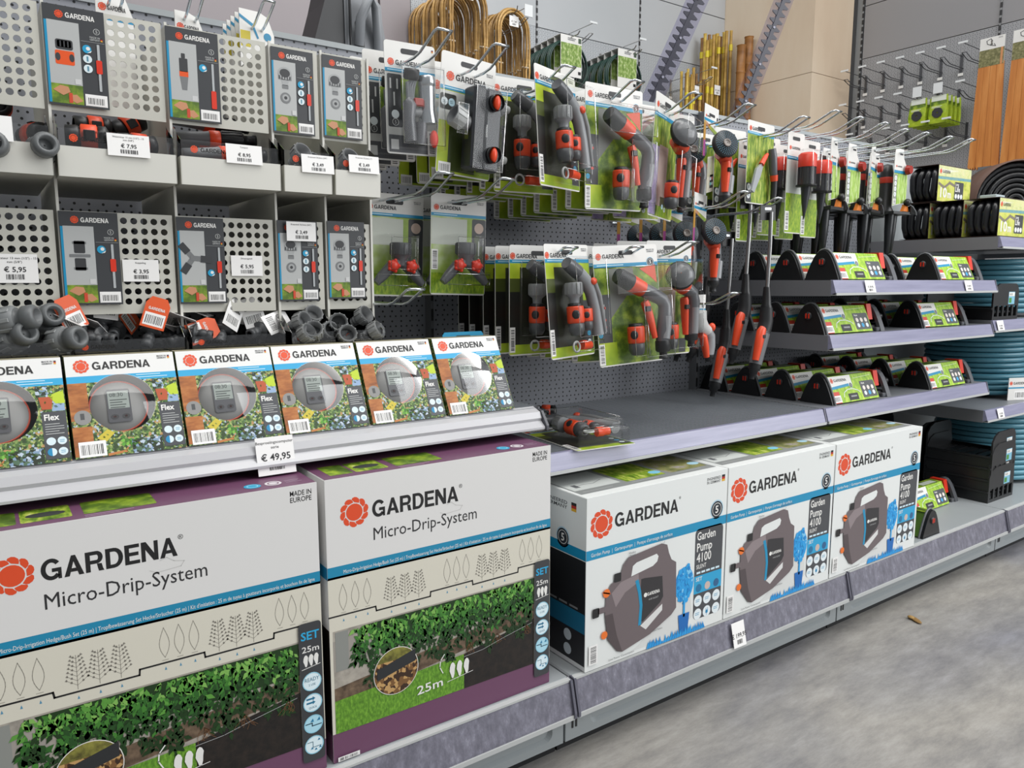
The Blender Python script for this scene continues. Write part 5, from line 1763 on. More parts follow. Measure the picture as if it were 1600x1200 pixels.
def tap_pack():
    W, H = 0.11, 0.212
    t = thing('tap_connector_pack', 'x', 'blister pack')
    a = card_art(W, H, M('#b9bbb8', 0.42), 0.24, False, logo_w=0.5, lx=0.21, ly=0.77)
    a.rect(-W * 0.2, -H * 0.6, W * 0.2, -H * 0.32, GARDENP)
    a.rect(-W * 0.46, -H * 0.76, -W * 0.18, -H * 0.29, ANTH, 0.003)
    a.rect(-W * 0.46, -H * 0.985, W * 0.45, -H * 0.83, M('#54565a', 0.42))
    a.up()
    for u in (-0.4, -0.27):
        a.rect(W * (u - 0.015), -H * 0.42, W * (u + 0.015), -H * 0.33, LIGHTGREY, 0.0005)
    a.rect(-W * 0.35, -H * 0.57, -W * 0.32, -H * 0.45, LIGHTGREY)
    a.disc(-W * 0.32, -H * 0.645, W * 0.075, M('#dfe8ea'))
    a.ring(-W * 0.32, -H * 0.715, W * 0.065, W * 0.012, LIGHTGREY)
    a.text('5', -W * 0.32, -H * 0.73, H * 0.03, LIGHTGREY, 0.01, align='c')
    a.barcode(W * 0.31, -H * 0.99, W * 0.48, -H * 0.77, True)
    a.rect(-W * 0.42, -H * 0.96, -W * 0.27, -H * 0.87, M('#c8cac9'))
    a.flag(W * 0.43, -0.012, 0.004, 0.005)
    a.build('backing_card', t)
    Y = -0.028
    ch = M('#b9bdc0', 0.16, 0.9)
    b = MB().tube([(0.018, Y, -0.068), (0.02, Y, -0.085), (0.02, Y, -0.13), (0.022, Y, -0.155)], [0.017, 0.0165, 0.0165, 0.02], ch, n=16)
    b.lathe([(0.0165, 0.0), (0.0185, -0.003), (0.0185, -0.016), (0.0165, -0.02)], ch, Tr(0.02, Y, -0.066), 16)
    b.build('tap_body', t)
    k = MB()
    for q in range(4):
        k.tube([(-0.003 - 0.004 * q, Y - 0.002, -0.07 - 0.003 * q), (-0.01 - 0.004 * q, Y - 0.002, -0.094 + 0.004 * q), (-0.012 - 0.003 * q, Y - 0.002, -0.115)], 0.0035, M('#6e7276', 0.3), n=6)
    k.build('ribbed_neck', t)
    MB().lathe([(0.001, 0.012), (0.014, 0.011), (0.0155, 0.006), (0.0155, -0.006), (0.012, -0.01)], BLACK, Tr(-0.012, Y, -0.066) @ Rx(15), 16).build('black_knob', t)
    l = MB().tube([(-0.026, Y - 0.006, -0.118), (-0.022, Y - 0.01, -0.125), (-0.024, Y - 0.008, -0.15), (-0.02, Y - 0.008, -0.192)], [0.012, 0.013, 0.0125, 0.011], DG, n=12)
    l.tube([(-0.012, Y, -0.135), (0.02, Y, -0.135)], 0.009, MIDGREY, n=12)
    l.build('side_outlet', t)
    MB().box(-0.014, 0.006, Y - 0.016, Y - 0.008, -0.126, -0.111, M('#9c2b1d', 0.4), c=0.002).build('red_seal', t)
    MB().ball((0.03, Y - 0.008, -0.184), (0.009, 0.007, 0.017), RED).build('red_lever', t)
    MB().tube([(0.006, Y, -0.155), (0.004, Y, -0.178), (0.002, Y, -0.196)], [0.014, 0.013, 0.011], DG, n=12).build('lower_outlet', t)
    b = MB()
    shell(b, -0.05, 0.051, -0.205, -0.05, 0.054)
    b.build('blister', t)
    return t


def twoway_pack():
    W, H = 0.131, 0.238
    t = thing('two_way_valve_pack', 'x', 'blister pack')
    a = card_art(W, H, LIMEP, 0.275, True, logo_w=0.56, lx=0.27, ly=0.7)
    a.rect(-W * 0.498, -H * 0.56, W * 0.3, -H * 0.315, M('#c9cbc6', 0.42))
    a.rect(-W * 0.49, -H * 0.47, -W * 0.2, -H * 0.34, ANTH, 0.004)
    a.rect(-W * 0.3, -H * 0.97, W * 0.2, -H * 0.6, M('#3e4a1c', 0.45))
    a.up()
    icons(a, -W * 0.41, -H * 0.405, W * 0.06, 2, W * 0.13, 0, ['#dfe8ea', '#bfe0ec'])
    a.barcode(-W * 0.46, -H * 0.99, -W * 0.24, -H * 0.9)
    a.build('backing_card', t)
    Y = -0.03
    b = MB().box(-0.014, 0.016, Y - 0.02, Y + 0.022, -0.226, -0.064, M('#303236', 0.35), c=0.004)
    b.box(0.012, 0.052, Y - 0.024, Y + 0.012, -0.228, -0.066, M('#3c3f43', 0.35), c=0.005)
    pr = Art()
    pr.word(-0.0125, 0, 0.004, 0.025, LIGHTGREY)
    b.merge(pr, Tr(0.018, Y - 0.0245, -0.15) @ Ry(-90))
    b.build('valve_body', t)
    for z in (-0.094, -0.196):
        k = MB().lathe([(0.0155, 0.012), (0.0165, 0.0), (0.0165, 0.006)], BLACK, Tr(0.03, Y - 0.028, z) @ Rx(90), 18)
        k.build('knob_rim', t)
        MB().ball((0.03, Y - 0.033, z), (0.0085, 0.008, 0.0165), M('#e0441c', 0.35), None, 14, 8).build('orange_knob', t)
        ridged(0.0145, 0.0, 0.016, MIDGREY, MB().lathe([(0.0135, 0.016), (0.009, 0.02), (0.0075, 0.03), (0.005, 0.03)], LIGHTGREY, Tr(0.05, Y - 0.004, z) @ Ry(90), 14), Tr(0.05, Y - 0.004, z) @ Ry(90)).build('grey_outlet', t)
    g = ridged(0.021, 0.0, 0.026, LIGHTGREY, MB(), Tr(-0.026, Y - 0.0, -0.134) @ Ry(-70) @ Rx(0))
    g.lathe([(0.02, 0.026), (0.0155, 0.026), (0.0155, 0.008), (0.001, 0.008)], GREY, Tr(-0.026, Y, -0.134) @ Ry(-70), 18)
    g.tube([(-0.03, Y, -0.136), (-0.01, Y, -0.136)], 0.014, MIDGREY, n=14)
    g.build('tap_inlet', t)
    b = MB()
    shell(b, -0.02, 0.064, -0.232, -0.06, 0.058)
    shell(b, -0.056, -0.0205, -0.17, -0.1, 0.05)
    b.build('blister', t)
    return t


def y_pack():
    W, H = 0.136, 0.217
    t = thing('y_adapter_pack', 'x', 'blister pack')
    a = card_art(W, H, noisy('printed_soft_garden', [(0.25, '#5d8a2a'), (0.5, '#a3bd5a'), (0.75, '#cfd8bd')], 14, 3), 0.19, True, logo_w=0.37, lx=0.16, ly=0.72)
    a.rect(-W * 0.49, -H * 0.5, W * 0.15, -H * 0.24, M('#c3c8bd', 0.42))
    a.rect(-W * 0.49, -H * 0.98, W * 0.49, -H * 0.78, GRASSP)
    a.rect(W * 0.24, -H * 0.86, W * 0.495, -H * 0.23, ANTH, 0.004)
    a.up()
    a.disc(W * 0.37, -H * 0.32, W * 0.085, M('#c9b3a5'))
    a.text('FRONT', W * 0.37, -H * 0.405, H * 0.014, LIGHTGREY, 0, align='c')
    a.rect(W * 0.36, -H * 0.6, W * 0.385, -H * 0.45, LIGHTGREY)
    a.line([(W * 0.3, -H * 0.72), (W * 0.372, -H * 0.62), (W * 0.45, -H * 0.72)], W * 0.022, LIGHTGREY)
    a.barcode(-W * 0.485, -H * 0.75, -W * 0.37, -H * 0.55, True)
    a.build('backing_card', t)
    Y = -0.03
    b = ridged(0.022, -0.012, 0.014, M('#4c4e50', 0.4), MB(), Tr(0.002, Y, -0.118))
    b.lathe([(0.02, 0.014), (0.016, 0.014), (0.016, 0.002), (0.001, 0.002)], BLACK, Tr(0.002, Y, -0.118), 16)
    b.lathe([(0.021, -0.012), (0.014, -0.02), (0.013, -0.034)], DG, Tr(0.002, Y, -0.118), 16)
    b.build('inlet', t)
    for s_ in (-1, 1):
        MB().tube([(0.002, Y, -0.142), (s_ * 0.02, Y, -0.155), (s_ * 0.04, Y, -0.176), (s_ * 0.053, Y, -0.19)], [0.012, 0.0125, 0.011, 0.008], DG, n=12).build('branch', t)
        k = MB()
        k.ball((s_ * 0.021 + 0.002, Y - 0.012, -0.153), (0.0125, 0.009, 0.0125), RED, None, 14, 8)
        for q in range(5):
            an = 2 * PI * q / 5
            k.ball((s_ * 0.021 + 0.002 + 0.0115 * math.cos(an), Y - 0.014, -0.153 + 0.0115 * math.sin(an)), 0.0042, RED, None, 8, 5)
        k.build('red_valve_knob', t)
    b = MB()
    shell(b, -0.036, 0.036, -0.166, -0.088, 0.056)
    shell(b, -0.06, 0.06, -0.2, -0.1655, 0.046)
    b.build('blister', t)
    return t


def multi_pack(purple):
    """long pack with a broad dome or multi head sprayer"""
    W, H = 0.152, 0.285
    t = thing('multi_sprayer_pack', 'x', 'blister pack')
    a = card_art(W, H, MEADOWP, 0.155, False, badge=True, logo_w=0.36, lx=0.17)
    a.rect(-W * 0.49, -H * 0.985, -W * 0.22, -H * 0.42, noisy('printed_lavender', [(0.3, '#6d5f92'), (0.55, '#a99bc0'), (0.75, '#8ea06a')], 40, 4) if purple else LIMEP)
    a.rect(-W * 0.22, -H * 0.9, W * 0.15, -H * 0.4, M('#b9a59c', 0.42))
    a.rect(-W * 0.05, -H * 0.985, W * 0.25, -H * 0.82, LIMEP)
    if not purple:
        a.rect(-W * 0.02, -H * 0.985, W * 0.4, -H * 0.86, ANTH)
    a.up()
    icons(a, W * 0.06, -H * 0.9, W * 0.04, 2, W * 0.1, -H * 0.02, ['#bfe0ec', '#dfe8ea'])
    a.poly([(W * 0.2, -H * 0.24), (W * 0.33, -H * 0.19), (W * 0.44, -H * 0.22), (W * 0.36, -H * 0.34), (W * 0.28, -H * 0.33)], M('#dd6a2c'))
    a.build('backing_card', t)
    Y = -0.035
    h = MB().lathe([(0.001, 0.012), (0.018, 0.010), (0.028, 0.005), (0.033, -0.003)], M('#6d6f71', 0.22), Tr(-0.014, Y - 0.02, -0.083) @ Rx(66) @ Ry(-34), 24)
    h.build('lens', t)
    MB().lathe([(0.033, -0.003), (0.0355, -0.004), (0.0355, -0.012), (0.03, -0.02), (0.018, -0.034)], BLACK, Tr(-0.014, Y - 0.02, -0.083) @ Rx(66) @ Ry(-34), 24).build('head_rim', t)
    MB().tube([(0.0, Y, -0.1), (0.022, Y, -0.118)], [0.024, 0.019], ORANGE, n=14).build('orange_neck', t)
    MB().tube([(0.022, Y, -0.116), (0.043, Y, -0.13), (0.05, Y, -0.15), (0.048, Y, -0.2), (0.046, Y, -0.235)], [0.018, 0.0175, 0.017, 0.0165, 0.016], DG, n=12).build('handle', t)
    MB().tube([(0.048, Y - 0.008, -0.165), (0.046, Y - 0.008, -0.23)], [0.012, 0.0115], LG, n=10).build('grip_inlay', t)
    MB().tube([(0.014, Y - 0.004, -0.14), (0.016, Y - 0.004, -0.146), (0.018, Y - 0.004, -0.18), (0.022, Y - 0.004, -0.232)], [0.010, 0.012, 0.011, 0.008], ORANGE, n=10, flat=(1, 0.85)).build('trigger', t)
    MB().box(0.009, 0.022, Y - 0.018, Y - 0.010, -0.168, -0.157, BLACK, c=0.001).build('lock_button', t)
    connector_parts(t, -0.022, -0.225, 0.92, Y)
    MB().lathe([(0.0165, 0.0), (0.0165, -0.014), (0.009, -0.018), (0.009, -0.028), (0.0105, -0.03), (0.006, -0.034)], RIBB, Tr(0.046, Y, -0.232), 14).build('tail_connector', t)
    b = MB()
    shell(b, -0.052, 0.05, -0.128, -0.046, 0.072)
    shell(b, -0.044, 0.068, -0.268, -0.1275, 0.06)
    b.build('blister', t)
    return t


def round_head(name='shower_sprayer', leaflet=True):
    """sprayer with a flat round rose, tied to a small card"""
    W, H = 0.088, 0.052
    t = thing(name, 'x', 'garden sprayer')
    a = Art(W, H)
    a.merge(MB().prism([(-W / 2, -0.048), (W / 2, -0.072), (W / 2, 0), (-W / 2, 0)], 'y', 0, 0.0012, CARD))
    a.poly([(-W / 2, -0.048), (W / 2, -0.072), (W / 2, -0.06), (-W / 2, -0.04)], noisy('printed_rainbow', [(0.3, '#3a7f54'), (0.5, '#8fa23c'), (0.62, '#c9a13c'), (0.75, '#a24f8d')], 12, 2))
    a.rect(-W / 2 + 0.0005, -0.041, W / 2 - 0.0005, -0.034, BLUE)
    a.up().rect(-0.016, -0.026, 0.02, -0.019, M('#2a2b2d'), 0.003)
    a.brand(-W * 0.33, -0.03, 0.0042, 0.022, M('#1d1d1e'), gap=0.25)
    a.rect(W * 0.36, -0.036, W * 0.46, -0.022, M('#303236'), 0.003)
    a.build('hang_card', t)
    a = Art()
    a.merge(MB().box(-W / 2, -W / 2 + 0.012, 0.0, 0.0012, -0.13, -0.048, M('#b98a3a', 0.45)))
    a.rect(-W / 2, -0.13, -W / 2 + 0.012, -0.09, M('#a24f8d', 0.45))
    a.build('card_stem', t)
    Y = -0.03
    X = Tr(0.004, Y - 0.012, -0.096) @ Rx(76) @ Ry(-36)
    d = MB().lathe([(0.001, 0.004), (0.010, 0.004), (0.0105, 0.0025), (0.0325, 0.002), (0.0355, -0.002), (0.0355, -0.012), (0.028, -0.02), (0.014, -0.026)], M('#2b2d31', 0.4), X, 28)
    d.lathe([(0.0105, 0.0042), (0.010, 0.0056), (0.0078, 0.0056), (0.007, 0.0042), (0.001, 0.0044)], M('#8a827c', 0.3), X, 20)
    dots = [M('#45788c', 0.5)]
    for ring_, n in ((0.014, 14), (0.018, 20), (0.022, 24), (0.026, 28), (0.030, 32)):
        for k in range(n):
            an = 2 * PI * k / n + ring_ * 90
            d.add([tuple(X @ Vector((ring_ * math.cos(an) + q[0], ring_ * math.sin(an) + q[1], 0.0031))) for q in ((-0.0009, -0.0009), (0.0009, -0.0009), (0.0009, 0.0009), (-0.0009, 0.0009))], [(0, 1, 2, 3)], dots[0])
    d.build('round_rose', t)
    MB().tube([(0.012, Y, -0.118), (0.026, Y, -0.128), (0.036, Y, -0.14)], [0.022, 0.018, 0.015], M('#c2452a', 0.4), n=12).build('orange_neck', t)
    MB().tube([(0.03, Y + 0.004, -0.118), (0.045, Y + 0.002, -0.134), (0.046, Y, -0.16), (0.042, Y, -0.2), (0.038, Y, -0.226)], [0.013, 0.0165, 0.0165, 0.016, 0.0155], DG, n=12).build('handle', t)
    MB().tube([(0.048, Y - 0.008, -0.172), (0.042, Y - 0.008, -0.218)], [0.0115, 0.0115], LG, n=10).build('grip_inlay', t)
    MB().tube([(0.02, Y - 0.006, -0.138), (0.022, Y - 0.006, -0.145), (0.022, Y - 0.006, -0.18), (0.022, Y - 0.006, -0.216)], [0.011, 0.0125, 0.0115, 0.009], ORANGE, n=10, flat=(1, 0.85)).build('trigger', t)
    MB().box(0.014, 0.028, Y - 0.02, Y - 0.012, -0.166, -0.155, BLACK, c=0.001).build('lock_button', t)
    MB().lathe([(0.016, 0.0), (0.0165, -0.012), (0.010, -0.016), (0.009, -0.026), (0.0105, -0.028), (0.006, -0.033)], RIBB, Tr(0.038, Y, -0.224), 14).build('tail_connector', t)
    if leaflet:
        a = Art()
        a.merge(MB().box(-0.02, 0.02, 0, 0.001, -0.09, 0, M('#c9c6b4', 0.45)))
        a.rect(-0.018, -0.05, 0.018, -0.004, noisy('printed_shower_scene', [(0.3, '#8d9a72'), (0.6, '#b9b79e'), (0.75, '#8fa3b5')], 40, 3))
        a.rect(-0.002, -0.08, 0.019, -0.046, ANTH)
        a.up()
        icons(a, 0.003, -0.056, 0.0042, 2, 0.0105, 0, ['#dfe8ea', '#c9705a'])
        icons(a, 0.003, -0.069, 0.0042, 2, 0.0105, 0, ['#7fc8c4', '#dfe8ea'])
        a.build('leaflet', t, (-0.02, -0.012, -0.13), rot=(R(6), R(-14), 0))
    return t


def small_gun():
    W, H = 0.078, 0.05
    t = thing('short_spray_gun', 'short spray gun with a white head hanging under its small card', 'garden sprayer')
    a = Art()
    a.merge(MB().box(-W / 2, W / 2, 0, 0.0012, -H, 0, CARD))
    a.rect(-W / 2, -H, W / 2, -H + 0.012, BLUE).up().badge5(0.028, -0.03, 0.006)
    a.build('hang_card', t)
    Y = -0.025
    MB().tube([(-0.03, Y, -0.045), (-0.024, Y, -0.075), (0.0, Y, -0.09), (0.018, Y, -0.098)], [0.026, 0.025, 0.018, 0.015], M('#c9cac8', 0.35), n=14).build('spray_head', t)
    MB().tube([(0.012, Y, -0.094), (0.028, Y, -0.112), (0.03, Y, -0.14), (0.026, Y, -0.165)], [0.014, 0.0155, 0.0155, 0.0145], LG, n=12).build('handle', t)
    MB().tube([(-0.018, Y - 0.005, -0.106), (-0.006, Y - 0.005, -0.112), (0.004, Y - 0.005, -0.14), (0.012, Y - 0.005, -0.168)], [0.008, 0.011, 0.0105, 0.008], ORANGE, n=10).build('trigger', t)
    MB().ball((0.032, Y - 0.004, -0.088), (0.010, 0.010, 0.012), ORANGE).build('flow_knob', t)
    MB().lathe([(0.015, 0.0), (0.0155, -0.008), (0.009, -0.011), (0.008, -0.019), (0.005, -0.02)], RIBB, Tr(0.026, Y, -0.162), 14).build('tail_connector', t)
    return t


# ---- leftmost bay: hooks right of the bins
hook('wire hook carrying the tap connector packs', 0.727, 1.419)
hook('wire hook carrying the two way valve packs', 0.852, 1.414)
hook('wire hook carrying the left Y adapter packs', 0.727, 1.168)
hook('wire hook carrying the right Y adapter packs', 0.866, 1.168)
hook('empty wire hook below the left Y adapter packs', 0.662, 0.955)

t = put(tap_pack(), 0.731, 1.462, 1.39, 0.5, -1, -1.5)
tag(t, 'clear pack with a chrome tap connector, front of its hook', group='packs on the tap connector hook')
row(t, 4, 0.062, 0.712, 1.455, 1.392, lambda k: 'tap connector pack hanging %s behind the front one' % ORD[k - 1], group='packs on the tap connector hook', seed=2)
t = put(twoway_pack(), 0.855, 1.450, 1.366, 1, 4, 1)
tag(t, 'clear pack with a black valve and two orange knobs, front of its hook', group='packs on the two way valve hook')
row(t, 4, 0.066, 0.862, 1.452, 1.37, lambda k: 'two way valve pack hanging %s behind the front one' % ORD[k - 1], group='packs on the two way valve hook', seed=3)
t = put(y_pack(), 0.877, 1.186, 1.448, 0, 1.7, -3)
tag(t, 'green Y adapter pack with two red knobs, front pack of the right hook', group='Y adapter packs')
dup(t, (0.867, 1.515, 1.185), rot=(0, 0, R(3)), label='green Y adapter pack hanging second on the right hook', group='Y adapter packs')
dup(t, (0.745, 1.496, 1.184), rot=(0, R(1.9), R(-3)), label='green Y adapter pack half hidden by the bin column, front of the left hook', group='Y adapter packs')
dup(t, (0.741, 1.563, 1.183), rot=(0, R(-1), R(2)), label='green Y adapter pack hanging second on the left hook', group='Y adapter packs')

# ---- bay of spray guns, upper row
XS = (1.018, 1.213, 1.40, 1.597)
for x, n in zip(XS, ('starter set packs', 'front spray gun packs', 'domed sprayer packs', 'round shower sprayers')):
    hook('upper wire hook carrying the ' + n, x, 1.401)
st = put(set_pack(), 1.028, 1.437, 1.306, -4, 0, 19)
tag(st, 'starter set pack with orange connectors, front of the upper hook', group='starter set packs on the upper hook')
row(st, 6, 0.06, 1.022, 1.44, 1.345, lambda k: 'upper starter set pack hanging %s behind its front one' % ORD[k - 1], group='starter set packs on the upper hook', seed=4, jit=5)
sg = put(spray_gun_pack(), 1.209, 1.433, 1.318, 0.5, -1.2, 3)
tag(sg, 'spray gun pack with a black nozzle, front of the upper hook', group='spray gun packs on the upper hook')
row(sg, 7, 0.058, 1.21, 1.433, 1.322, lambda k: 'upper spray gun pack hanging %s behind its front one' % ORD[k - 1], group='spray gun packs on the upper hook', seed=5)
mp = put(multi_pack(True), 1.403, 1.437, 1.338, 2, 3, 22)
tag(mp, 'domed sprayer pack with lavender print, turned aside on the upper hook', group='domed sprayer packs')
row(mp, 3, 0.085, 1.395, 1.44, 1.35, lambda k: 'domed sprayer pack hanging %s behind the turned one' % ORD[k - 1], group='domed sprayer packs', seed=6, jit=6)
rh = put(round_head(), 1.592, 1.447, 1.365, 0, 2, 17)
tag(rh, 'round headed shower sprayer with leaflet, front of the upper hook', group='round headed sprayers on the upper hook')
row(rh, 3, 0.088, 1.59, 1.445, 1.375, lambda k: 'round headed sprayer hanging %s behind the upper front one' % ORD[k - 1], group='round headed sprayers on the upper hook', seed=7, jit=5)

# ---- bay of spray guns, lower row
for x, z, n in ((1.03, 1.04, 'lower starter set packs'), (1.222, 1.046, 'lower spray gun packs'), (1.405, 1.062, 'lower grey dome sprayer packs'), (1.593, 1.191, 'lower round headed sprayers'), (1.568, 0.94, 'short white headed spray gun')):
    hook('wire hook carrying the ' + n, x, z)
g = 'starter set packs on the lower hook'
dup(st, (1.044, 1.283, 1.078), rot=(R(-5), R(-1), R(14)), label='starter set pack with orange connectors, front of the lower hook', group=g)
for k in range(1, 6):
    dup(st, (1.028 + 0.002 * (k % 2), 1.31 + 0.054 * k, 1.078), rot=(0, 0, R((k * 5) % 4 - 1)), label='lower starter set pack hanging %s behind its front one' % ORD[k - 1], group=g)
g = 'spray gun packs on the lower hook'
dup(sg, (1.216, 1.283, 1.081), rot=(R(-4), R(-3), R(-6)), label='spray gun pack tilted towards the aisle, front of the lower hook', group=g)
for k in range(1, 5):
    dup(sg, (1.218, 1.29 + 0.062 * k, 1.08), rot=(0, R(k % 2), R(-1)), label='lower spray gun pack hanging %s behind its front one' % ORD[k - 1], group=g)
g = 'grey dome sprayer packs on the lower hook'
m2 = put(multi_pack(False), 1.418, 1.099, 1.337, 0, -1, -3)
tag(m2, 'grey dome sprayer pack half hidden by the tilted spray gun pack', group=g)
row(m2, 3, 0.085, 1.40, 1.098, 1.34, lambda k: 'grey dome sprayer pack hanging %s behind its front one' % ORD[k - 1], group=g, seed=8)
g = 'round headed sprayers on the lower hook'
r2 = round_head(leaflet=False)
put(r2, 1.572, 1.226, 1.375, 0, 2, 20)
tag(r2, 'round headed sprayer below the upper ones, nearest on the lower hook', group=g)
for k in range(1, 4):
    dup(r2, (1.578 - 0.004 * k, 1.39 + 0.083 * k, 1.224), rot=(0, 0, R(12 - 4 * k)), label='lower round headed sprayer hanging %s behind the nearest' % ORD[k - 1], group=g)
put(small_gun(), 1.597, 0.963, 1.40, 0, 0, 3)

# ---- the pack lying on the empty shelf
lying = dup(st, (1.115, 1.437, 0.6425), rot=(R(-90), 0, R(-5)), label='starter set pack lying flat on the empty ribbed shelf')
lying['group'] = 'starter set pack fallen on the shelf'

g = 'loose fittings on the ribbed shelf'
ws = water_stop()
scatter(ws, [(1.10, 1.50, 0.661, 0, 90, 10), (1.165, 1.56, 0.661, 0, 90, -40)], 'orange and black connector lying loose on the ribbed shelf', g)


# ================================================================== sprinkler bay, hanging goods
HX = (1.823, 1.967, 2.087, 2.219, 2.332, 2.457, 2.608, 2.752)
HN = ('pruner packs and lances', 'left red capped spike sprinklers', 'right red capped spike sprinklers', 'leftmost double spiked sprinklers', 'second double spiked sprinklers', 'third double spiked sprinklers', 'fourth double spiked sprinklers', 'nothing, far right of the row')
for x, n, zt in zip(HX, HN, (1.428, 1.461, 1.458, 1.458, 1.452, 1.456, 1.46, 1.467)):
    hook('upper wire hook of the sprinkler bay carrying ' + n, x, zt - 0.03)


def tool_pack():
    W, H = 0.145, 0.222
    t = thing('garden_tool_pack', 'x', 'tool pack')
    a = card_art(W, H, MEADOWP, 0.13, False, logo_w=0.36, lx=0.17, ly=0.7)
    a.rect(-W * 0.49, -H * 0.985, -W * 0.29, -H * 0.75, ANTH, 0.004)
    a.up()
    icons(a, -W * 0.39, -H * 0.8, W * 0.065, 2, 0, -H * 0.1, ['#e4e8e8'])
    a.build('backing_card', t)
    Y = -0.016
    MB().prism([(-0.072, -0.19), (-0.05, -0.13), (-0.022, -0.113), (-0.016, -0.122), (-0.028, -0.15), (-0.058, -0.195)], 'y', Y - 0.003, Y + 0.003, M('#b5b9bc', 0.3, 0.5)).build('blade', t)
    MB().tube([(-0.022, Y, -0.117), (-0.002, Y, -0.095), (0.01, Y, -0.085)], [0.008, 0.007, 0.004], ORANGE, n=10).build('blade_socket', t)
    MB().tube([(0.034, Y, -0.068), (0.04, Y, -0.09), (0.046, Y, -0.13), (0.05, Y, -0.138)], [0.0105, 0.0125, 0.0115, 0.0105], DG, n=12).build('handle', t)
    MB().tube([(0.05, Y, -0.139), (0.053, Y, -0.155)], [0.0115, 0.0105], ORANGE, n=12).build('orange_collar', t)
    MB().tube([(0.053, Y, -0.155), (0.054, Y, -0.19), (0.05, Y, -0.214)], [0.0095, 0.009, 0.008], RIBB, n=12).build('handle_end', t)
    return t


tp = put(tool_pack(), 1.823, 1.436, 1.385, 0, 0, 8)
tag(tp, 'garden tool pack with orange socket, beside the round shower head', group='garden tool packs')
row(tp, 3, 0.09, 1.822, 1.436, 1.40, lambda k: 'garden tool pack hanging %s behind the front one' % ORD[k - 1], group='garden tool packs', seed=9)


def capped_spike():
    W, H = 0.09, 0.285
    t = thing('capped_spike_sprinkler', 'x', 'sprinkler')
    a = card_art(W, H, GRASSP, 0.235, False, logo_w=0.5, lx=0.26, ly=0.65)
    a.rect(-W * 0.49, -H * 0.6, W * 0.49, -H * 0.27, M('#c7ccc6', 0.42))
    a.rect(W * 0.3, -H * 0.27, W * 0.48, -H * 0.2, M('#2b2d30'), 0.003)
    a.up().barcode(-W * 0.48, -H * 0.97, -W * 0.26, -H * 0.78, True)
    a.build('backing_card', t)
    Y = -0.034
    MB().lathe([(0.001, -0.058), (0.019, -0.060), (0.0255, -0.066), (0.0255, -0.100)], RED, Tr(0.006, Y, 0), 22).build('red_cap', t)
    b = MB().lathe([(0.0235, -0.099), (0.0245, -0.150)], M('#3a3b3e', 0.3), Tr(0.006, Y, 0), 22)
    for k in range(18):
        b.box(-0.0009, 0.0009, 0.0238, 0.0252, -0.150, -0.101, M('#3a3b3e', 0.3), Tr(0.006, Y, 0) @ Rz(20 * k))
    b.lathe([(0.029, -0.149), (0.029, -0.154), (0.001, -0.154)], RIBB, Tr(0.006, Y, 0), 22)
    b.build('ribbed_body', t)
    MB().tube([(0.004, Y, -0.152), (0.002, Y, -0.2), (0.0, Y, -0.245)], [0.0145, 0.0095, 0.002], M('#323438', 0.35), n=8).build('spike', t)
    b = MB()
    shell(b, -0.024, 0.036, -0.158, -0.052, 0.064)
    b.build('blister', t)
    return t


cs = put(capped_spike(), 1.967, 1.423, 1.372, 0, 0, 5)
tag(cs, 'red capped spike sprinkler, front one of the left hook', group='red capped spike sprinklers')
row(cs, 4, 0.085, 1.967, 1.422, 1.375, lambda k: 'red capped spike sprinkler %s behind the left front one' % ORD[k - 1], group='red capped spike sprinklers', seed=10)
dup(cs, (2.087, 1.40, 1.416), rot=(0, 0, R(4)), label='red capped spike sprinkler, front one of the right hook', group='red capped spike sprinklers')
for k in range(1, 4):
    dup(cs, (2.087, 1.40 + 0.085 * k, 1.414), rot=(0, 0, R(-2 * k)), label='red capped spike sprinkler %s behind the right front one' % ORD[k - 1], group='red capped spike sprinklers')
dup(cs, (1.86, 1.46, 1.40), rot=(0, 0, R(8)), label='red capped spike sprinkler half hidden behind the garden tool pack', group='red capped spike sprinklers')
dup(cs, (1.868, 1.55, 1.40), rot=(0, 0, R(4)), label='red capped spike sprinkler deepest behind the garden tool pack', group='red capped spike sprinklers')


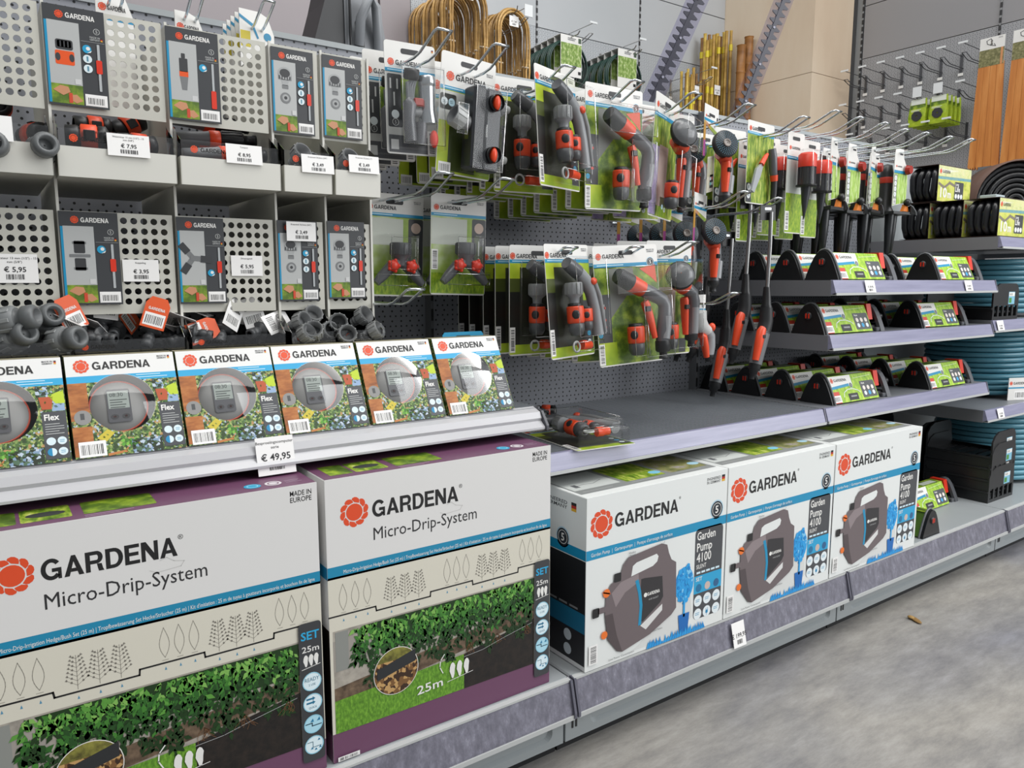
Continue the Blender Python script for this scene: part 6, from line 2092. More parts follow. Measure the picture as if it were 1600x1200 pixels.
def spiked_sprinkler():
    t = thing('spiked_sprinkler', 'x', 'sprinkler')
    W = 0.092
    a = Art()
    pts = [(-W / 2, -0.19), (W / 2, -0.175), (W / 2 + 0.004, -0.11), (W / 2, -0.066), (W * 0.18, -0.03), (W * 0.12, 0.0), (-W / 2 + 0.004, 0.0), (-W / 2, -0.03)]
    a.merge(MB().prism(pts, 'y', 0, 0.0014, CARD))
    a.poly([(-W / 2 + 0.001, -0.188), (W / 2 - 0.001, -0.174), (W / 2 + 0.002, -0.11), (W / 2 - 0.001, -0.08), (-W / 2 + 0.001, -0.08)], noisy('printed_wet_grass', [(0.3, '#6d9a2c'), (0.5, '#a8c95a'), (0.72, '#dfe8c4')], 45, 4, (3, 1, 0.6)))
    a.rect(-W / 2 + 0.0005, -0.082, W * 0.42, -0.071, BLUE)
    a.rect(-0.014, -0.02, 0.008, -0.014, M('#2a2b2d'), 0.003)
    a.up()
    a.brand(-W * 0.3, -0.06, 0.0045, 0.034, M('#3a3a3c'), gap=0.3)
    a.rect(-W * 0.48, -0.185, -W * 0.24, -0.085, M('#8b8f88'))
    a.up()
    icons(a, -W * 0.36, -0.097, W * 0.085, 4, 0, -0.018, ['#e4e8e8'])
    a.barcode(-W * 0.46, -0.184, -W * 0.27, -0.166, True)
    a.build('hang_card', t)
    MB().tube([(0.03, -0.006, -0.067), (0.03, -0.02, -0.067)], [0.0165, 0.0135], M('#a12c22', 0.2), n=16).build('red_lens', t)
    b = MB().lathe([(0.001, -0.045), (0.016, -0.05), (0.021, -0.075), (0.021, -0.19), (0.026, -0.2), (0.026, -0.212)], BLACK, Tr(-0.012, 0.042, 0), 18)
    b.build('body', t)
    MB().lathe([(0.0218, -0.09), (0.0222, -0.092), (0.0222, -0.108), (0.0218, -0.11)], M('#b23324', 0.4), Tr(-0.012, 0.042, 0), 18).build('red_band', t)
    MB().prism([(-0.055, -0.012), (0.05, -0.02), (0.062, 0.03), (0.04, 0.062), (-0.05, 0.062)], 'z', -0.217, -0.208, M('#2a2c2e', 0.35)).build('base_plate', t)
    h = MB().ball((0.03, -0.014, -0.176), (0.014, 0.012, 0.013), BLACK)
    h.tube([(0.03, -0.014, -0.18), (0.058, -0.02, -0.19), (0.082, -0.02, -0.205), (0.086, -0.02, -0.216)], 0.0028, GREY, n=6)
    for k in range(7):
        h.box(0.044 + 0.005 * k, 0.0455 + 0.005 * k, -0.022, -0.018, -0.215, -0.186 - 0.002 * k, RIBB)
    h.build('impulse_arm', t)
    MB().prism([(0.01, -0.206), (0.026, -0.182), (0.04, -0.187), (0.046, -0.206)], 'y', -0.012, 0.0, M('#d97a2e', 0.35)).build('orange_deflector', t)
    for px, py in ((-0.026, 0.016), (0.03, 0.034)):
        MB().tube([(px, py, -0.214), (px - 0.002, py, -0.27), (px - 0.006, py, -0.345), (px - 0.007, py, -0.352)], [0.0155, 0.0135, 0.0085, 0.004], M('#26282b', 0.3), n=10).build('spike', t)
    return t


ss = spiked_sprinkler()
first = True
for j, (x, y0) in enumerate(((2.219, 1.405), (2.332, 1.41), (2.457, 1.415), (2.608, 1.405))):
    for k in range(3):
        o = ss if first else dup(ss)
        first = False
        o.location = (x + 0.004 * k, y0 + 0.088 * k, (1.437, 1.432, 1.441, 1.443)[j] - 0.002 * k)
        o.rotation_euler = (0, R((k % 2) * 2), R((14, 6, 18, 2)[j] - 4 * k))
        side = ('leftmost', 'second', 'third', 'rightmost')[j]
        tag(o, 'double spiked black sprinkler with green card, %s on the %s hook' % (('front', 'second', 'deepest')[k], side), None, 'double spiked sprinklers')


# ---- watering lances
def lance():
    t = thing('watering_lance', 'x', 'watering lance')
    a = MB().box(-0.03, 0.03, -0.001, 0.001, -0.03, 0.012, BLACK)
    a.box(-0.012, 0.012, -0.0012, 0.0012, -0.002, 0.004, CHROME)
    a.build('hang_strip', t)
    MB().tube([(0.004, -0.008, -0.008), (0.003, -0.008, -0.05), (0.002, -0.008, -0.1), (-0.002, -0.008, -0.16), (-0.006, -0.008, -0.225)], 0.0058, STEEL, n=10).build('shaft', t)
    MB().lathe([(0.0085, -0.212), (0.0095, -0.216), (0.0135, -0.262), (0.0155, -0.266), (0.0155, -0.272)], BLACK, Tr(-0.007, -0.008, 0), 12).build('socket', t)
    MB().tube([(-0.007, -0.008, -0.27), (-0.007, -0.008, -0.305), (-0.012, -0.008, -0.325), (-0.02, -0.008, -0.34)], [0.017, 0.019, 0.0195, 0.0195], RIBB, n=12).build('elbow', t)
    MB().tube([(-0.018, -0.008, -0.335), (-0.03, -0.008, -0.37), (-0.048, -0.008, -0.425)], [0.0195, 0.0195, 0.018], GREY, n=12).build('grip', t)
    MB().tube([(-0.032, -0.019, -0.325), (-0.04, -0.02, -0.334), (-0.05, -0.02, -0.37), (-0.06, -0.019, -0.412)], [0.011, 0.014, 0.013, 0.010], ORANGE, n=10, flat=(1, 0.85)).build('trigger', t)
    MB().box(-0.046, -0.034, -0.032, -0.024, -0.352, -0.342, BLACK, c=0.001).build('lock_button', t)
    MB().tube([(-0.047, -0.008, -0.422), (-0.053, -0.008, -0.44), (-0.054, -0.008, -0.442), (-0.057, -0.008, -0.452), (-0.0575, -0.008, -0.4525), (-0.061, -0.008, -0.466)], [0.0165, 0.0165, 0.012, 0.011, 0.0075, 0.007], RIBB, n=12).build('tail_connector', t)
    return t


hook('wire hook carrying the watering lances', 1.80, 1.192, 0.42)
ln = lance()
for k, (x, y, z, ry, lb) in enumerate(((1.80, 1.335, 1.196, -2, 'nearest watering lance, its grip lowest to the right'), (1.80, 1.405, 1.232, -1, 'watering lance second from the front, in the middle'), (1.80, 1.465, 1.13, 0, 'lowest hanging watering lance, almost touching the ribbed shelf'), (1.80, 1.525, 1.222, 6, 'watering lance with a straight hanging grip, left of the others'), (1.80, 1.60, 1.222, 3, 'watering lance deepest on the hook, in shadow'))):
    o = ln if k == 0 else dup(ln)
    o.location, o.rotation_euler = (x, y, z), (0, R(ry), R(3 * k - 4))
    tag(o, lb, None, 'watering lances')


# ================================================================== oscillating sprinklers
def sprinkler():
    """long oscillating sprinkler in its sleeve; x along the shelf, origin at the front lower left"""
    L, D, H = 0.325, 0.108, 0.086
    t = thing('oscillating_sprinkler', 'x', 'sprinkler')
    half = [(0.0, 0.0), (0.003, 0.010), (0.010, 0.028), (0.018, 0.047), (0.026, 0.063), (0.034, 0.075), (0.043, 0.083)]
    arch = half + [(D / 2, H)] + [(D - p[0], p[1]) for p in half[::-1]]
    e = MB().prism(arch, 'x', 0.0, 0.010, M('#1a1b1c', 0.35))
    big = [(D / 2 + (p[0] - D / 2) * 1.035, p[1] * 1.035) for p in arch]
    e.build('end_plate', t)
    rim = MB().tube([(0.0115, p[0], p[1]) for p in big], 0.0035, GREY, n=6)
    rim.build('end_rim', t)
    d = MB().lathe([(0.001, -0.004), (0.0105, -0.004), (0.0115, -0.001), (0.0115, 0.001)], M('#2a2b2d', 0.4), Tr(0, D / 2, 0.052) @ Ry(90), 16)
    for s_ in (-1, 1):
        d.box(-0.0048, -0.0040, D / 2 + s_ * 0.0045 - 0.0022, D / 2 + s_ * 0.0045 + 0.0022, 0.045, 0.059, RED)
    d.build('red_dial', t)
    # sleeve: front face leaning back, top, rear face
    f0, f1, tp_ = (0.001, 0.003), (0.035, 0.079), (0.073, 0.079)
    s = MB().prism([f0, f1, tp_, (D - 0.002, 0.003)], 'x', 0.014, 0.252, M('#55772a', 0.45))
    WF, HF = 0.238, math.hypot(f1[0] - f0[0], f1[1] - f0[1])
    a = Art(WF, HF)
    g = noisy('printed_bright_lawn', [(0.25, '#6a9a1c'), (0.5, '#9ac22c'), (0.75, '#cfe05a')], 55, 4, (2, 1, 1))
    a.rect(0, 0, WF, HF, g)
    a.up()
    a.rect(0.002, HF * 0.58, WF * 0.5, HF * 0.985, WHITE)
    a.rect(0.0, 0.0, WF * 0.16, HF * 0.42, M('#c9402a', 0.42))
    a.rect(WF * 0.66, HF * 0.08, WF * 0.985, HF * 0.7, M('#4b4e50', 0.42), 0.003)
    a.up()
    a.poly([(0.002, HF * 0.5), (WF * 0.42, HF * 0.58), (WF * 0.42, HF * 0.68), (0.002, HF * 0.6)], BLUE)
    a.brand(WF * 0.125, HF * 0.78, HF * 0.10, WF * 0.27, M('#1d1d1e'), gap=0.3, mh=1.9)
    a.badge5(WF * 0.46, HF * 0.6, HF * 0.1)
    a.barcode(WF * 0.02, HF * 0.03, WF * 0.17, HF * 0.28)
    a.line([(WF * 0.24, HF * 0.2), (WF * 0.27, HF * 0.36), (WF * 0.36, HF * 0.46), (WF * 0.48, HF * 0.46), (WF * 0.58, HF * 0.38), (WF * 0.62, HF * 0.3)], 0.0024, M('#dfe6e6'))
    a.rect(WF * 0.34, HF * 0.05, WF * 0.55, HF * 0.3, M('#1c1e1c'), 0.002)
    a.text('Aqua', WF * 0.69, HF * 0.59, HF * 0.07, WHITE, 0.02)
    for k in range(6):
        a.disc(WF * (0.73 + 0.095 * (k % 3)), HF * (0.44 - 0.2 * (k // 3)), HF * 0.085, M('#e8ded6' if k < 3 else ('#dfe8ea', '#3a9fd0', '#dfe8ea')[k - 3]), 14)
    a.up().rect(WF * 0.39, HF * 0.16, WF * 0.52, HF * 0.22, MIDGREY, 0.001)
    a.line([(WF * 0.54, HF * 0.84), (WF * 0.95, HF * 0.9)], 0.001, M('#e8f0d0'))
    s.merge(a, Tr(0.014, f0[0], f0[1]) @ Rx(-math.degrees(math.atan2(f1[0] - f0[0], f1[1] - f0[1]))))
    tpa = Art()
    tpa.rect(0, 0, WF, 0.042, GARDENP)
    tpa.up().rect(WF * 0.5, 0.006, WF * 0.9, 0.03, M('#c8cfc0'))
    tpa.rect(WF * 0.05, 0.012, WF * 0.4, 0.022, M('#3e4f1e'))
    s.merge(tpa, Tr(0.014, f1[0], f1[1]) @ Rx(-90))
    s.build('card_sleeve', t)
    c = MB().tube([(0.012, D / 2, 0.05), (0.33, D / 2, 0.05)], 0.016, BLACK, n=12)
    c.prism([(0.012, 0.0), (0.022, 0.018), (D - 0.022, 0.018), (D - 0.012, 0.0)], 'x', 0.008, 0.32, BLACK)
    c.build('spray_tube', t)
    MB().prism([(0.02, 0.036), (0.03, 0.083), (0.078, 0.083), (0.088, 0.036), (0.07, 0.03), (0.04, 0.03)], 'x', 0.256, 0.28, RED).build('red_control', t)
    e = MB()
    sm = [(D / 2 + (p[0] - D / 2) * 0.97, p[1] * 0.95) for p in arch]
    n = len(sm)
    inn = [(D / 2 + (p[0] - D / 2) * 0.72, 0.006 + p[1] * 0.74) for p in arch]
    vs = [(x, q[0], q[1]) for x in (0.30, 0.322) for ring_ in (sm, inn) for q in ring_]
    fs = []
    for i in range(n - 1):
        fs += [(i, i + 1, n + i + 1, n + i), (2 * n + i + 1, 2 * n + i, 3 * n + i, 3 * n + i + 1), (i + 1, i, 2 * n + i, 2 * n + i + 1), (n + i, n + i + 1, 3 * n + i + 1, 3 * n + i)]
    e.add(vs, fs, DG)
    e.box(0.282, 0.322, 0.006, D - 0.006, 0.0, 0.012, DG, c=0.002)
    e.build('end_arch', t)
    k = MB().lathe([(0.001, 0), (0.017, 0.0), (0.019, 0.004), (0.019, 0.018), (0.012, 0.024), (0.008, 0.026), (0.008, 0.036), (0.0095, 0.038), (0.0095, 0.046), (0.005, 0.048)], BLACK, Tr(0.324, D / 2 - 0.006, 0.042) @ Ry(90), 16)
    k.build('hose_nipple', t)
    return t


sp = sprinkler()
DEEP = ('front', 'second', 'third', 'fourth')
first = True
for zz, nm, sets in ((1.0025, 'topmost', ((2.0, 1.237, 3), (2.572, 1.237, 3))), (0.8485, 'middle', ((1.947, 1.237, 3), (2.49, 1.237, 3))), (0.6405, 'lowest', ((2.008, 1.237, 4), (2.567, 1.237, 4)))):
    for j, (x, y, n) in enumerate(sets):
        for k in range(n):
            o = sp if first else dup(sp)
            first = False
            flip = (nm == 'middle' and j == 0 and k == 1)
            o.location = (x + (0.0 if nm == 'topmost' else -0.012 * k) + (0.335 if flip else 0) * 0 + (0.012 if nm == 'middle' and k else 0), y + 0.119 * k, zz)
            tag(o, 'oscillating sprinkler in green sleeve, %s of the %s row on the %s sprinkler shelf' % (DEEP[k], ('left', 'right')[j], nm), None, 'boxed oscillating sprinklers')
dup(sp, (2.6, 1.272, 0.1905), rz=R(0), label='oscillating sprinkler in green sleeve on the base shelf beside the pump cartons', group='boxed oscillating sprinklers')
o = dup(sp, (2.43, 1.132, 0.1905), rz=R(90), label='oscillating sprinkler turned end on, on the base shelf before another', group='boxed oscillating sprinklers')
o.location = (2.492, 1.135, 0.1905)

# ================================================================== far right bay
def edging_roll():
    t = thing('edging_roll', 'x', 'garden edging')
    W, H, D = 0.26, 0.132, 0.108
    for k in range(4):
        y = 0.016 + 0.0255 * k
        pts = []
        rr_ = 0.045
        for cx, cz, a0 in ((W - rr_, rr_, -90), (W - rr_, H - rr_, 0), (rr_, H - rr_, 90), (rr_, rr_, 180)):
            for q in range(6):
                an = R(a0 + 18 * q)
                pts.append((cx + (rr_ - 0.012) * math.cos(an), y + 0.003 * math.sin(q + k), cz + (rr_ - 0.012) * math.sin(an)))
        MB().tube(pts, 0.0125, M('#1c1d20', 0.3), n=8, closed=True).build('strip_winding', t)
    a = Art()
    x0 = 0.03
    WC = W - x0
    s = MB()
    for y0, y1, z0, z1 in ((-0.001, 0.0, 0.0, H + 0.003), (0.0, D, H + 0.0015, H + 0.003), (0.0, D, 0, 0.001)):
        s.box(0.004, W, y0, y1, z0, z1, M('#3c2a22', 0.5))
    a.rect(0.002, 0.002, W - 0.004, H, noisy('printed_garden_border', [(0.3, '#8f9c2c'), (0.5, '#c9cf5a'), (0.7, '#d9d27a')], 30, 5))
    a.rect(0.002, H * 0.72, W - 0.004, H, WHITE)
    a.poly([(0.002, H * 0.62), (W - 0.004, H * 0.66), (W - 0.004, H * 0.74), (0.002, H * 0.7)], BLUE)
    a.up()
    a.line([(0.01, H * 0.5), (0.05, H * 0.4), (0.09, H * 0.55), (0.15, H * 0.45)], 0.01, M('#7d7466'))
    a.rect(0.13, H * 0.1, 0.2, H * 0.6, ANTH, 0.004)
    a.brand(0.03, H * 0.8, H * 0.085, 0.06, M('#1d1d1e'), gap=0.3)
    a.up()
    a.text('10', 0.022, H * 0.13, H * 0.26, WHITE, 0.03, 0.05)
    a.text('m', 0.078, H * 0.13, H * 0.2, WHITE, 0.03)
    a.text('Long', 0.136, H * 0.5, H * 0.07, WHITE, 0.02)
    a.text('Life', 0.136, H * 0.33, H * 0.14, WHITE, 0.02)
    for k in range(3):
        a.disc(0.144 + 0.021 * k, H * 0.2, 0.009, M('#e4e8e8'), 14)
    s.merge(a, Tr(0.004, -0.001, 0))
    s.build('card_sleeve', t)
    return t


er = put(edging_roll(), 2.958, 1.158, 1.237)
tag(er, 'black edging roll in a 10 m sleeve, nearest on the right-hand upper shelf', group='black edging rolls')
dup(er, (2.956, 1.356, 1.158), rz=0, label='black edging roll behind the nearest one, under another roll', group='black edging rolls')
dup(er, (2.954, 1.475, 1.158), rz=0, label='black edging roll deepest in the lower layer', group='black edging rolls')
dup(er, (2.953, 1.452, 1.2955), rz=0, label='black edging roll stacked on top of the others', group='black edging rolls')

t = thing('hose_drum', 'big black hose wound in a brown drum on the upper right shelf', 'hose drum', (3.60, 1.43, 1.156), R(-42))
MB().lathe([(0.168, -0.0), (0.174, 0.0), (0.174, 0.17), (0.001, 0.17), (0.001, 0.165), (0.168, 0.165), (0.168, 0.0)], M('#5a4034', 0.6), Tr(0, 0, 0.174) @ Rx(-90), 40).build('drum', t)
b = MB()
for ring_ in range(7):
    for k in range(5):
        rad = 0.155 - 0.021 * ring_
        pts = [(rad * math.cos(q * PI / 16), 0.03 + 0.023 * k + 0.006 * math.sin(ring_ * 2.1), 0.174 + rad * math.sin(q * PI / 16)) for q in range(32)]
        b.tube(pts, 0.0112, M('#18191b', 0.35), n=6, closed=True)
b.build('wound_hose', t)
cb = MB().box(3.225, 3.30, 1.36, 1.42, 1.156, 1.33, M('#aeb9bd', 0.45), c=0.002)
tag(cb.build('pale_carton'), 'pale blue grey carton standing between edging rolls and hose spool', 'carton')

HOSE = [M('#4d8597', 0.3), M('#5a95a7', 0.3)]


def coil(label, x, y, z, rad, n, lab, r=0.0103):
    t = thing('hose_coil', label, 'garden hose', (x, y, z), group='blue garden hose coils')
    pts = []
    N = 40
    for k in range(n * N):
        an = 2 * PI * k / N
        w = 0.002 * math.sin(an * 3 + k // N * 1.7)
        pts.append(((rad + w) * math.cos(an), (rad + w) * math.sin(an), r + k / N * (2 * r + 0.0004)))
    b = MB().tube(pts, r, HOSE[n % 2], n=8)
    b.build('hose', t)
    pts2 = [((rad - 0.023) * math.cos(2 * PI * k / N), (rad - 0.023) * math.sin(2 * PI * k / N), r + k / N * (2 * r + 0.0004)) for k in range(n * N)]
    MB().tube(pts2, r, HOSE[n % 2], n=6).build('inner_windings', t)
    if lab:
        hh = n * 2 * r + 0.006
        a = Art()
        a.rect(0, 0, 0.11, hh, CARD)
        a.up()
        a.rect(0, hh * 0.52, 0.11, hh * 0.58, BLUE)
        a.brand(0.022, hh * 0.7, hh * 0.11, 0.062, BLACKPRINT, gap=0.3)
        a.barcode(0.03, hh * 0.06, 0.085, hh * 0.42)
        m = MB().box(0, 0.11, 0, 0.002, 0, hh, CARD)
        m.merge(a)
        m.build('paper_label', t, ((-rad - 0.016) * math.cos(R(62)) - 0.055, (-rad - 0.016) * math.sin(R(62)) - 0.002, 0), rz=R(-22))
    return t


coil('blue hose coil on the right-hand shelf just below the edging rolls', 3.395, 1.46, 0.861, 0.2, 10, False)
coil('low blue hose coil with a white paper label', 3.42, 1.46, 0.536, 0.19, 4, True)
coil('blue hose coil stacked on the labelled low coil', 3.435, 1.475, 0.62, 0.185, 8, False)
coil('tall blue hose coil on the base shelf behind the black trays', 3.47, 1.42, 0.191, 0.19, 13, False)


def crate(name='black_tray'):
    t = thing(name, 'x', 'plastic tray')
    P = M('#202123', 0.36)
    W, D, H = 0.205, 0.235, 0.07

    def arch_panel(y, nm, sticker):
        b = MB()
        # comb of slots under an arched rim
        b.box(0.0, W, y, y + 0.006, 0.0, 0.012, P)
        for k in range(6):
            b.box(0.0 + 0.0385 * k, 0.0125 + 0.0385 * k, y, y + 0.006, 0.012, 0.05, P)
        top = [(0.0, 0.05), (W, 0.05), (W, 0.085)] + [(W - 0.03 + 0.03 * math.cos(R(q)) - 0.0, 0.085 + 0.045 * math.sin(R(q))) for q in (30, 60, 90)] + [(0.05, 0.13), (0.02, 0.118), (0.0, 0.095)]
        b.prism(top, 'y', y, y + 0.006, P)
        o = b.build(nm, t)
        if sticker:
            a = Art()
            a.rect(0.12, 0.055, 0.17, 0.1, M('#7fb8cf'))
            a.up().rect(0.122, 0.084, 0.168, 0.098, WHITE)
            a.rect(0.124, 0.06, 0.145, 0.078, M('#4b8a3a'))
            a.up().lines(0.126, 0.092, 0.03, 2, 0.004, 0.0015, ANTH)
            MB().merge(a, Tr(0, y, 0)).build('sticker', t)
    arch_panel(0.0, 'front_panel', True)
    arch_panel(D - 0.006, 'rear_panel', False)
    for x in (0.0, W - 0.006):
        b = MB().box(x, x + 0.006, 0.006, D - 0.006, 0.0, 0.042, P)
        b.box(x - 0.003 if x == 0 else x, x + 0.009 if x else x + 0.006, 0.0, D, 0.034, 0.043, P, c=0.002)
        b.build('side_wall', t)
    b = MB()
    for k in range(6):
        b.box(0.006, W - 0.006, 0.012 + 0.037 * k, 0.04 + 0.037 * k, 0.024, 0.03, P)
    b.box(0.02, 0.03, 0.006, D - 0.006, 0.02, 0.0245, P)
    b.box(W - 0.03, W - 0.02, 0.006, D - 0.006, 0.02, 0.0245, P)
    b.build('slatted_floor', t)
    return t


cr = crate()
lv = ('lowest', 'second lowest', 'third', 'topmost')
for k in range(4):
    o = cr if k == 0 else dup(cr)
    o.location, o.rotation_euler = (2.972 + 0.004 * k, 1.195 + 0.003 * (k % 2), 0.1905 + 0.043 * k), (0, 0, R(0.6 * k))
    tag(o, 'black slatted plastic tray, %s of the front stack with blue stickers' % lv[k], None, 'black trays in the front stack')
for k in range(4):
    dup(cr, (2.955, 1.448, 0.1905 + 0.043 * k), rz=R(-1.0 * k), label='black slatted plastic tray, %s of the rear stack' % lv[k], group='black trays in the rear stack')
t = dup(cr, (2.952, 1.225, 0.861), rz=0, label='black slatted plastic tray under the black edging rolls', group='black trays on the shelf')


# ================================================================== goods on the walls behind
# ---- hooks with a ticket arm on the rear and right hand walls
def ticket_hook(label, loc, rz, L=0.3, ticket=False, mat=STEEL, group='ticket hooks on the far walls'):
    t = thing('ticket_hook', label, 'hook', loc, rz, group)
    b = MB()
    w = 0.028
    pts = []
    for s_ in (-1, 1):
        leg = [(s_ * w / 2, 0, 0), (s_ * w / 2, -(L - 0.1), 0), (s_ * w / 2, -(L - 0.07), 0.006), (s_ * w / 2, -L, 0.032)]
        pts += leg if s_ < 0 else leg[::-1]
    b.tube(pts, 0.003, mat, n=6)
    b.box(-0.009, 0.009, -0.003, 0.0, -0.05, 0.1, mat)
    b.build('prong', t)
    MB().tube([(0, 0, 0.085), (0, -(L + 0.02), 0.092)], 0.0025, mat, n=6).build('ticket_arm', t)
    p = MB().box(-0.03, 0.03, -(L + 0.026), -(L + 0.02), 0.088 if not ticket else 0.03, 0.1, M('#dfe2e3', 0.3))
    p.build('ticket_plate', t)
    MB().box(-0.018, 0.018, -0.004, -0.003, -0.05, -0.03, PAPER).build('base_sticker', t)
    return t


for k, (x, z, tk) in enumerate(((2.94, 2.60, True), (3.475, 2.60, False), (3.93, 2.575, False), (4.68, 2.5, False))):
    ticket_hook('thin wire hook with ticket arm on the rear wall, %s from the left' % ORD[k], (x, 4.448, z), 0, 0.42, tk)
DK = M('#55565a', 0.35, 0.6)
for k in range(7):
    ticket_hook('upper row ticket hook on the right wall, %s counted from the pillar' % ORD[k], (5.866, 3.49 - 0.143 * k, 2.50), R(-90), 0.28, mat=DK)
for k in range(7):
    if k < 4 or k == 6:
        ticket_hook('lower row ticket hook on the right wall, %s counted from the pillar' % ORD[k], (5.866, 3.49 - 0.143 * k, 2.25), R(-90), 0.28, mat=DK)
for k in range(6):
    ticket_hook('bottom row ticket hook on the right wall, %s counted from the pillar' % ORD[k], (5.866, 3.42 - 0.143 * k, 2.02), R(-90), 0.28, mat=DK)


def bag_pack():
    t = thing('green_bag_pack', 'x', 'bag pack')
    b = MB()
    vs = [(-0.055, 0, 0), (0.055, 0, 0), (0.058, -0.008, -0.05), (0.06, -0.022, -0.13), (0.058, -0.012, -0.19), (-0.058, -0.012, -0.19), (-0.06, -0.022, -0.13), (-0.058, -0.008, -0.05)]
    n = len(vs)
    b.add(vs + [(v[0], v[1] * -0.4 + 0.002, v[2]) for v in vs], [tuple(range(n)), tuple(range(2 * n - 1, n - 1, -1))] + [(i, (i + 1) % n, n + (i + 1) % n, n + i) for i in range(n)], noisy('printed_green_bag', [(0.3, '#7d9c1e'), (0.6, '#b4c92e'), (0.8, '#d5de62')], 18, 4))
    a = Art()
    a.L = 60
    a.rect(-0.05, -0.04, 0.05, -0.003, M('#dfe4d8'))
    a.rect(-0.055, -0.068, 0.055, -0.042, GARDENP)
    a.up(62)
    for k in range(9):
        an = k * 0.7
        a.up()
        a.disc(0.022 * math.cos(an), -0.12 + 0.02 * math.sin(an), 0.016, M('#2e2f33'), 10)
    a.up().lines(-0.04, -0.08, 0.08, 2, 0.008, 0.003, WHITE)
    b.merge(a)
    b.build('pouch', t)
    return t


bp = bag_pack()
for j, y in enumerate((2.92, 2.777)):
    for k in range(4):
        o = bp if (j == 0 and k == 0) else dup(bp)
        o.location, o.rotation_euler = (5.60 + 0.06 * k, y, 2.285), (0, 0, R(-90 + 3 * (k % 2)))
        tag(o, 'lime green bag pack on the right wall, %s of the %s stack' % (ORD[k], ('left', 'right')[j]), None, 'lime green bag packs')
for j in (4, 5):
    ticket_hook('ticket hook on the right wall holding the %s stack of lime green bags' % ('left' if j == 4 else 'right'), (5.866, 2.92 - 0.143 * (j - 4), 2.262), R(-90), 0.28, True, mat=DK)


def wood_panel():
    t = thing('stained_wood_panel', 'x', 'wood panel')
    W0, W1, H = 0.15, 0.19, 0.66
    W = noisy('orange_stained_wood', [(0.3, '#b0682c'), (0.5, '#c47c38'), (0.7, '#d59350')], 6, 6, (4, 4, 0.35), 0.45)
    for k in range(4):
        u0, u1 = k / 4, (k + 1) / 4 - 0.008
        def X(u, v):
            ww = W0 + (W1 - W0) * v
            return -ww / 2 + ww * u
        pts = [(X(u0, 0), 0), (X(u1, 0), 0), (X(u1, 1), -H)]
        zz = []
        for q in range(6):
            uu = u1 + (u0 - u1) * (q + 0.5) / 6
            zz.append((X(uu, 1), -H - (0.018 if q % 2 == 0 else 0.0)))
        pts += zz + [(X(u0, 1), -H)]
        MB().prism(pts, 'y', -0.012, 0.006, W).build('board', t)
    a = Art()
    a.merge(MB().box(-W0 / 2, W0 / 2, -0.013, -0.012, -0.02, 0.16, CARD))
    a.L = 74
    a.rect(-W0 / 2, -0.02, W0 / 2, 0.085, noisy('printed_hedge_card', [(0.3, '#4a4a2c'), (0.5, '#77754a'), (0.7, '#a09a72')], 60, 4))
    a.up()
    a.line([(-0.035, 0.14), (-0.01, 0.15), (0.0, 0.135), (-0.01, 0.11), (-0.03, 0.12), (-0.035, 0.14)], 0.004, ANTH)
    a.line([(-0.01, 0.11), (0.02, 0.1), (0.012, 0.115)], 0.004, ANTH)
    a.lines(0.035, 0.15, 0.03, 2, 0.006, 0.002, GREY)
    a.rect(W0 * 0.36, -0.02, W0 * 0.45, 0.085, M('#c98a5a'))
    a.build('header_card', t)
    return t


wp = wood_panel()
wp.location, wp.rotation_euler = (5.55, 2.435, 2.415), (0, 0, R(-90))
tag(wp, 'orange stained wood panel with printed header, left one by the right wall', None, 'stained wood panels')
dup(wp, (5.55, 2.238, 2.42), rz=R(-90), label='orange stained wood panel cut by the right edge of the photo', group='stained wood panels')
for y, n in ((2.435, 'left'), (2.238, 'right')):
    b = MB().tube([(5.868, y, 2.53), (5.53, y, 2.53), (5.52, y, 2.55)], 0.004, STEEL, n=6)
    tag(b.build('panel_hook'), 'straight hook holding the %s orange wood panel' % n, 'hook', 'hooks of the wood panels')

# ---- rattan hoops
CANE = [noisy('rattan_%d' % k, [(0.3, c0), (0.6, c1), (0.8, c2)], 5, 4, (1, 1, 3), 0.4) for k, (c0, c1, c2) in enumerate((('#80602f', '#ad8648', '#d2b073'), ('#96743c', '#c29a5a', '#dfc187'), ('#64471f', '#8f6c38', '#b9955c')))]


def hoop(W, H, mat, seed):
    rr = random.Random(seed)
    b = MB()
    for off in (0.0, 0.017):
        pts = []
        r = W / 2 - off
        for k in range(8):
            pts.append((-r + rr.uniform(-0.004, 0.004), rr.uniform(-0.004, 0.004), -H + (H - W * 0.55) * k / 8))
        for k in range(15):
            an = PI - PI * k / 14
            pts.append((r * math.cos(an), 0, -W * 0.55 + (W * 0.55 - off) * math.sin(an)))
        for k in range(8):
            pts.append((r + rr.uniform(-0.004, 0.004), rr.uniform(-0.004, 0.004), -W * 0.55 - (H - W * 0.55) * (k + 1) / 8))
        b.tube(pts, 0.0075, mat, n=6)
    for q in (0.45, 0.75):
        for s_ in (-1, 1):
            b.tube([(s_ * W / 2 - 0.012 * s_ - 0.02, 0, -H * q), (s_ * W / 2 - 0.012 * s_ + 0.02, 0, -H * q)], 0.006, M('#b8a890', 0.6), n=5)
    return b


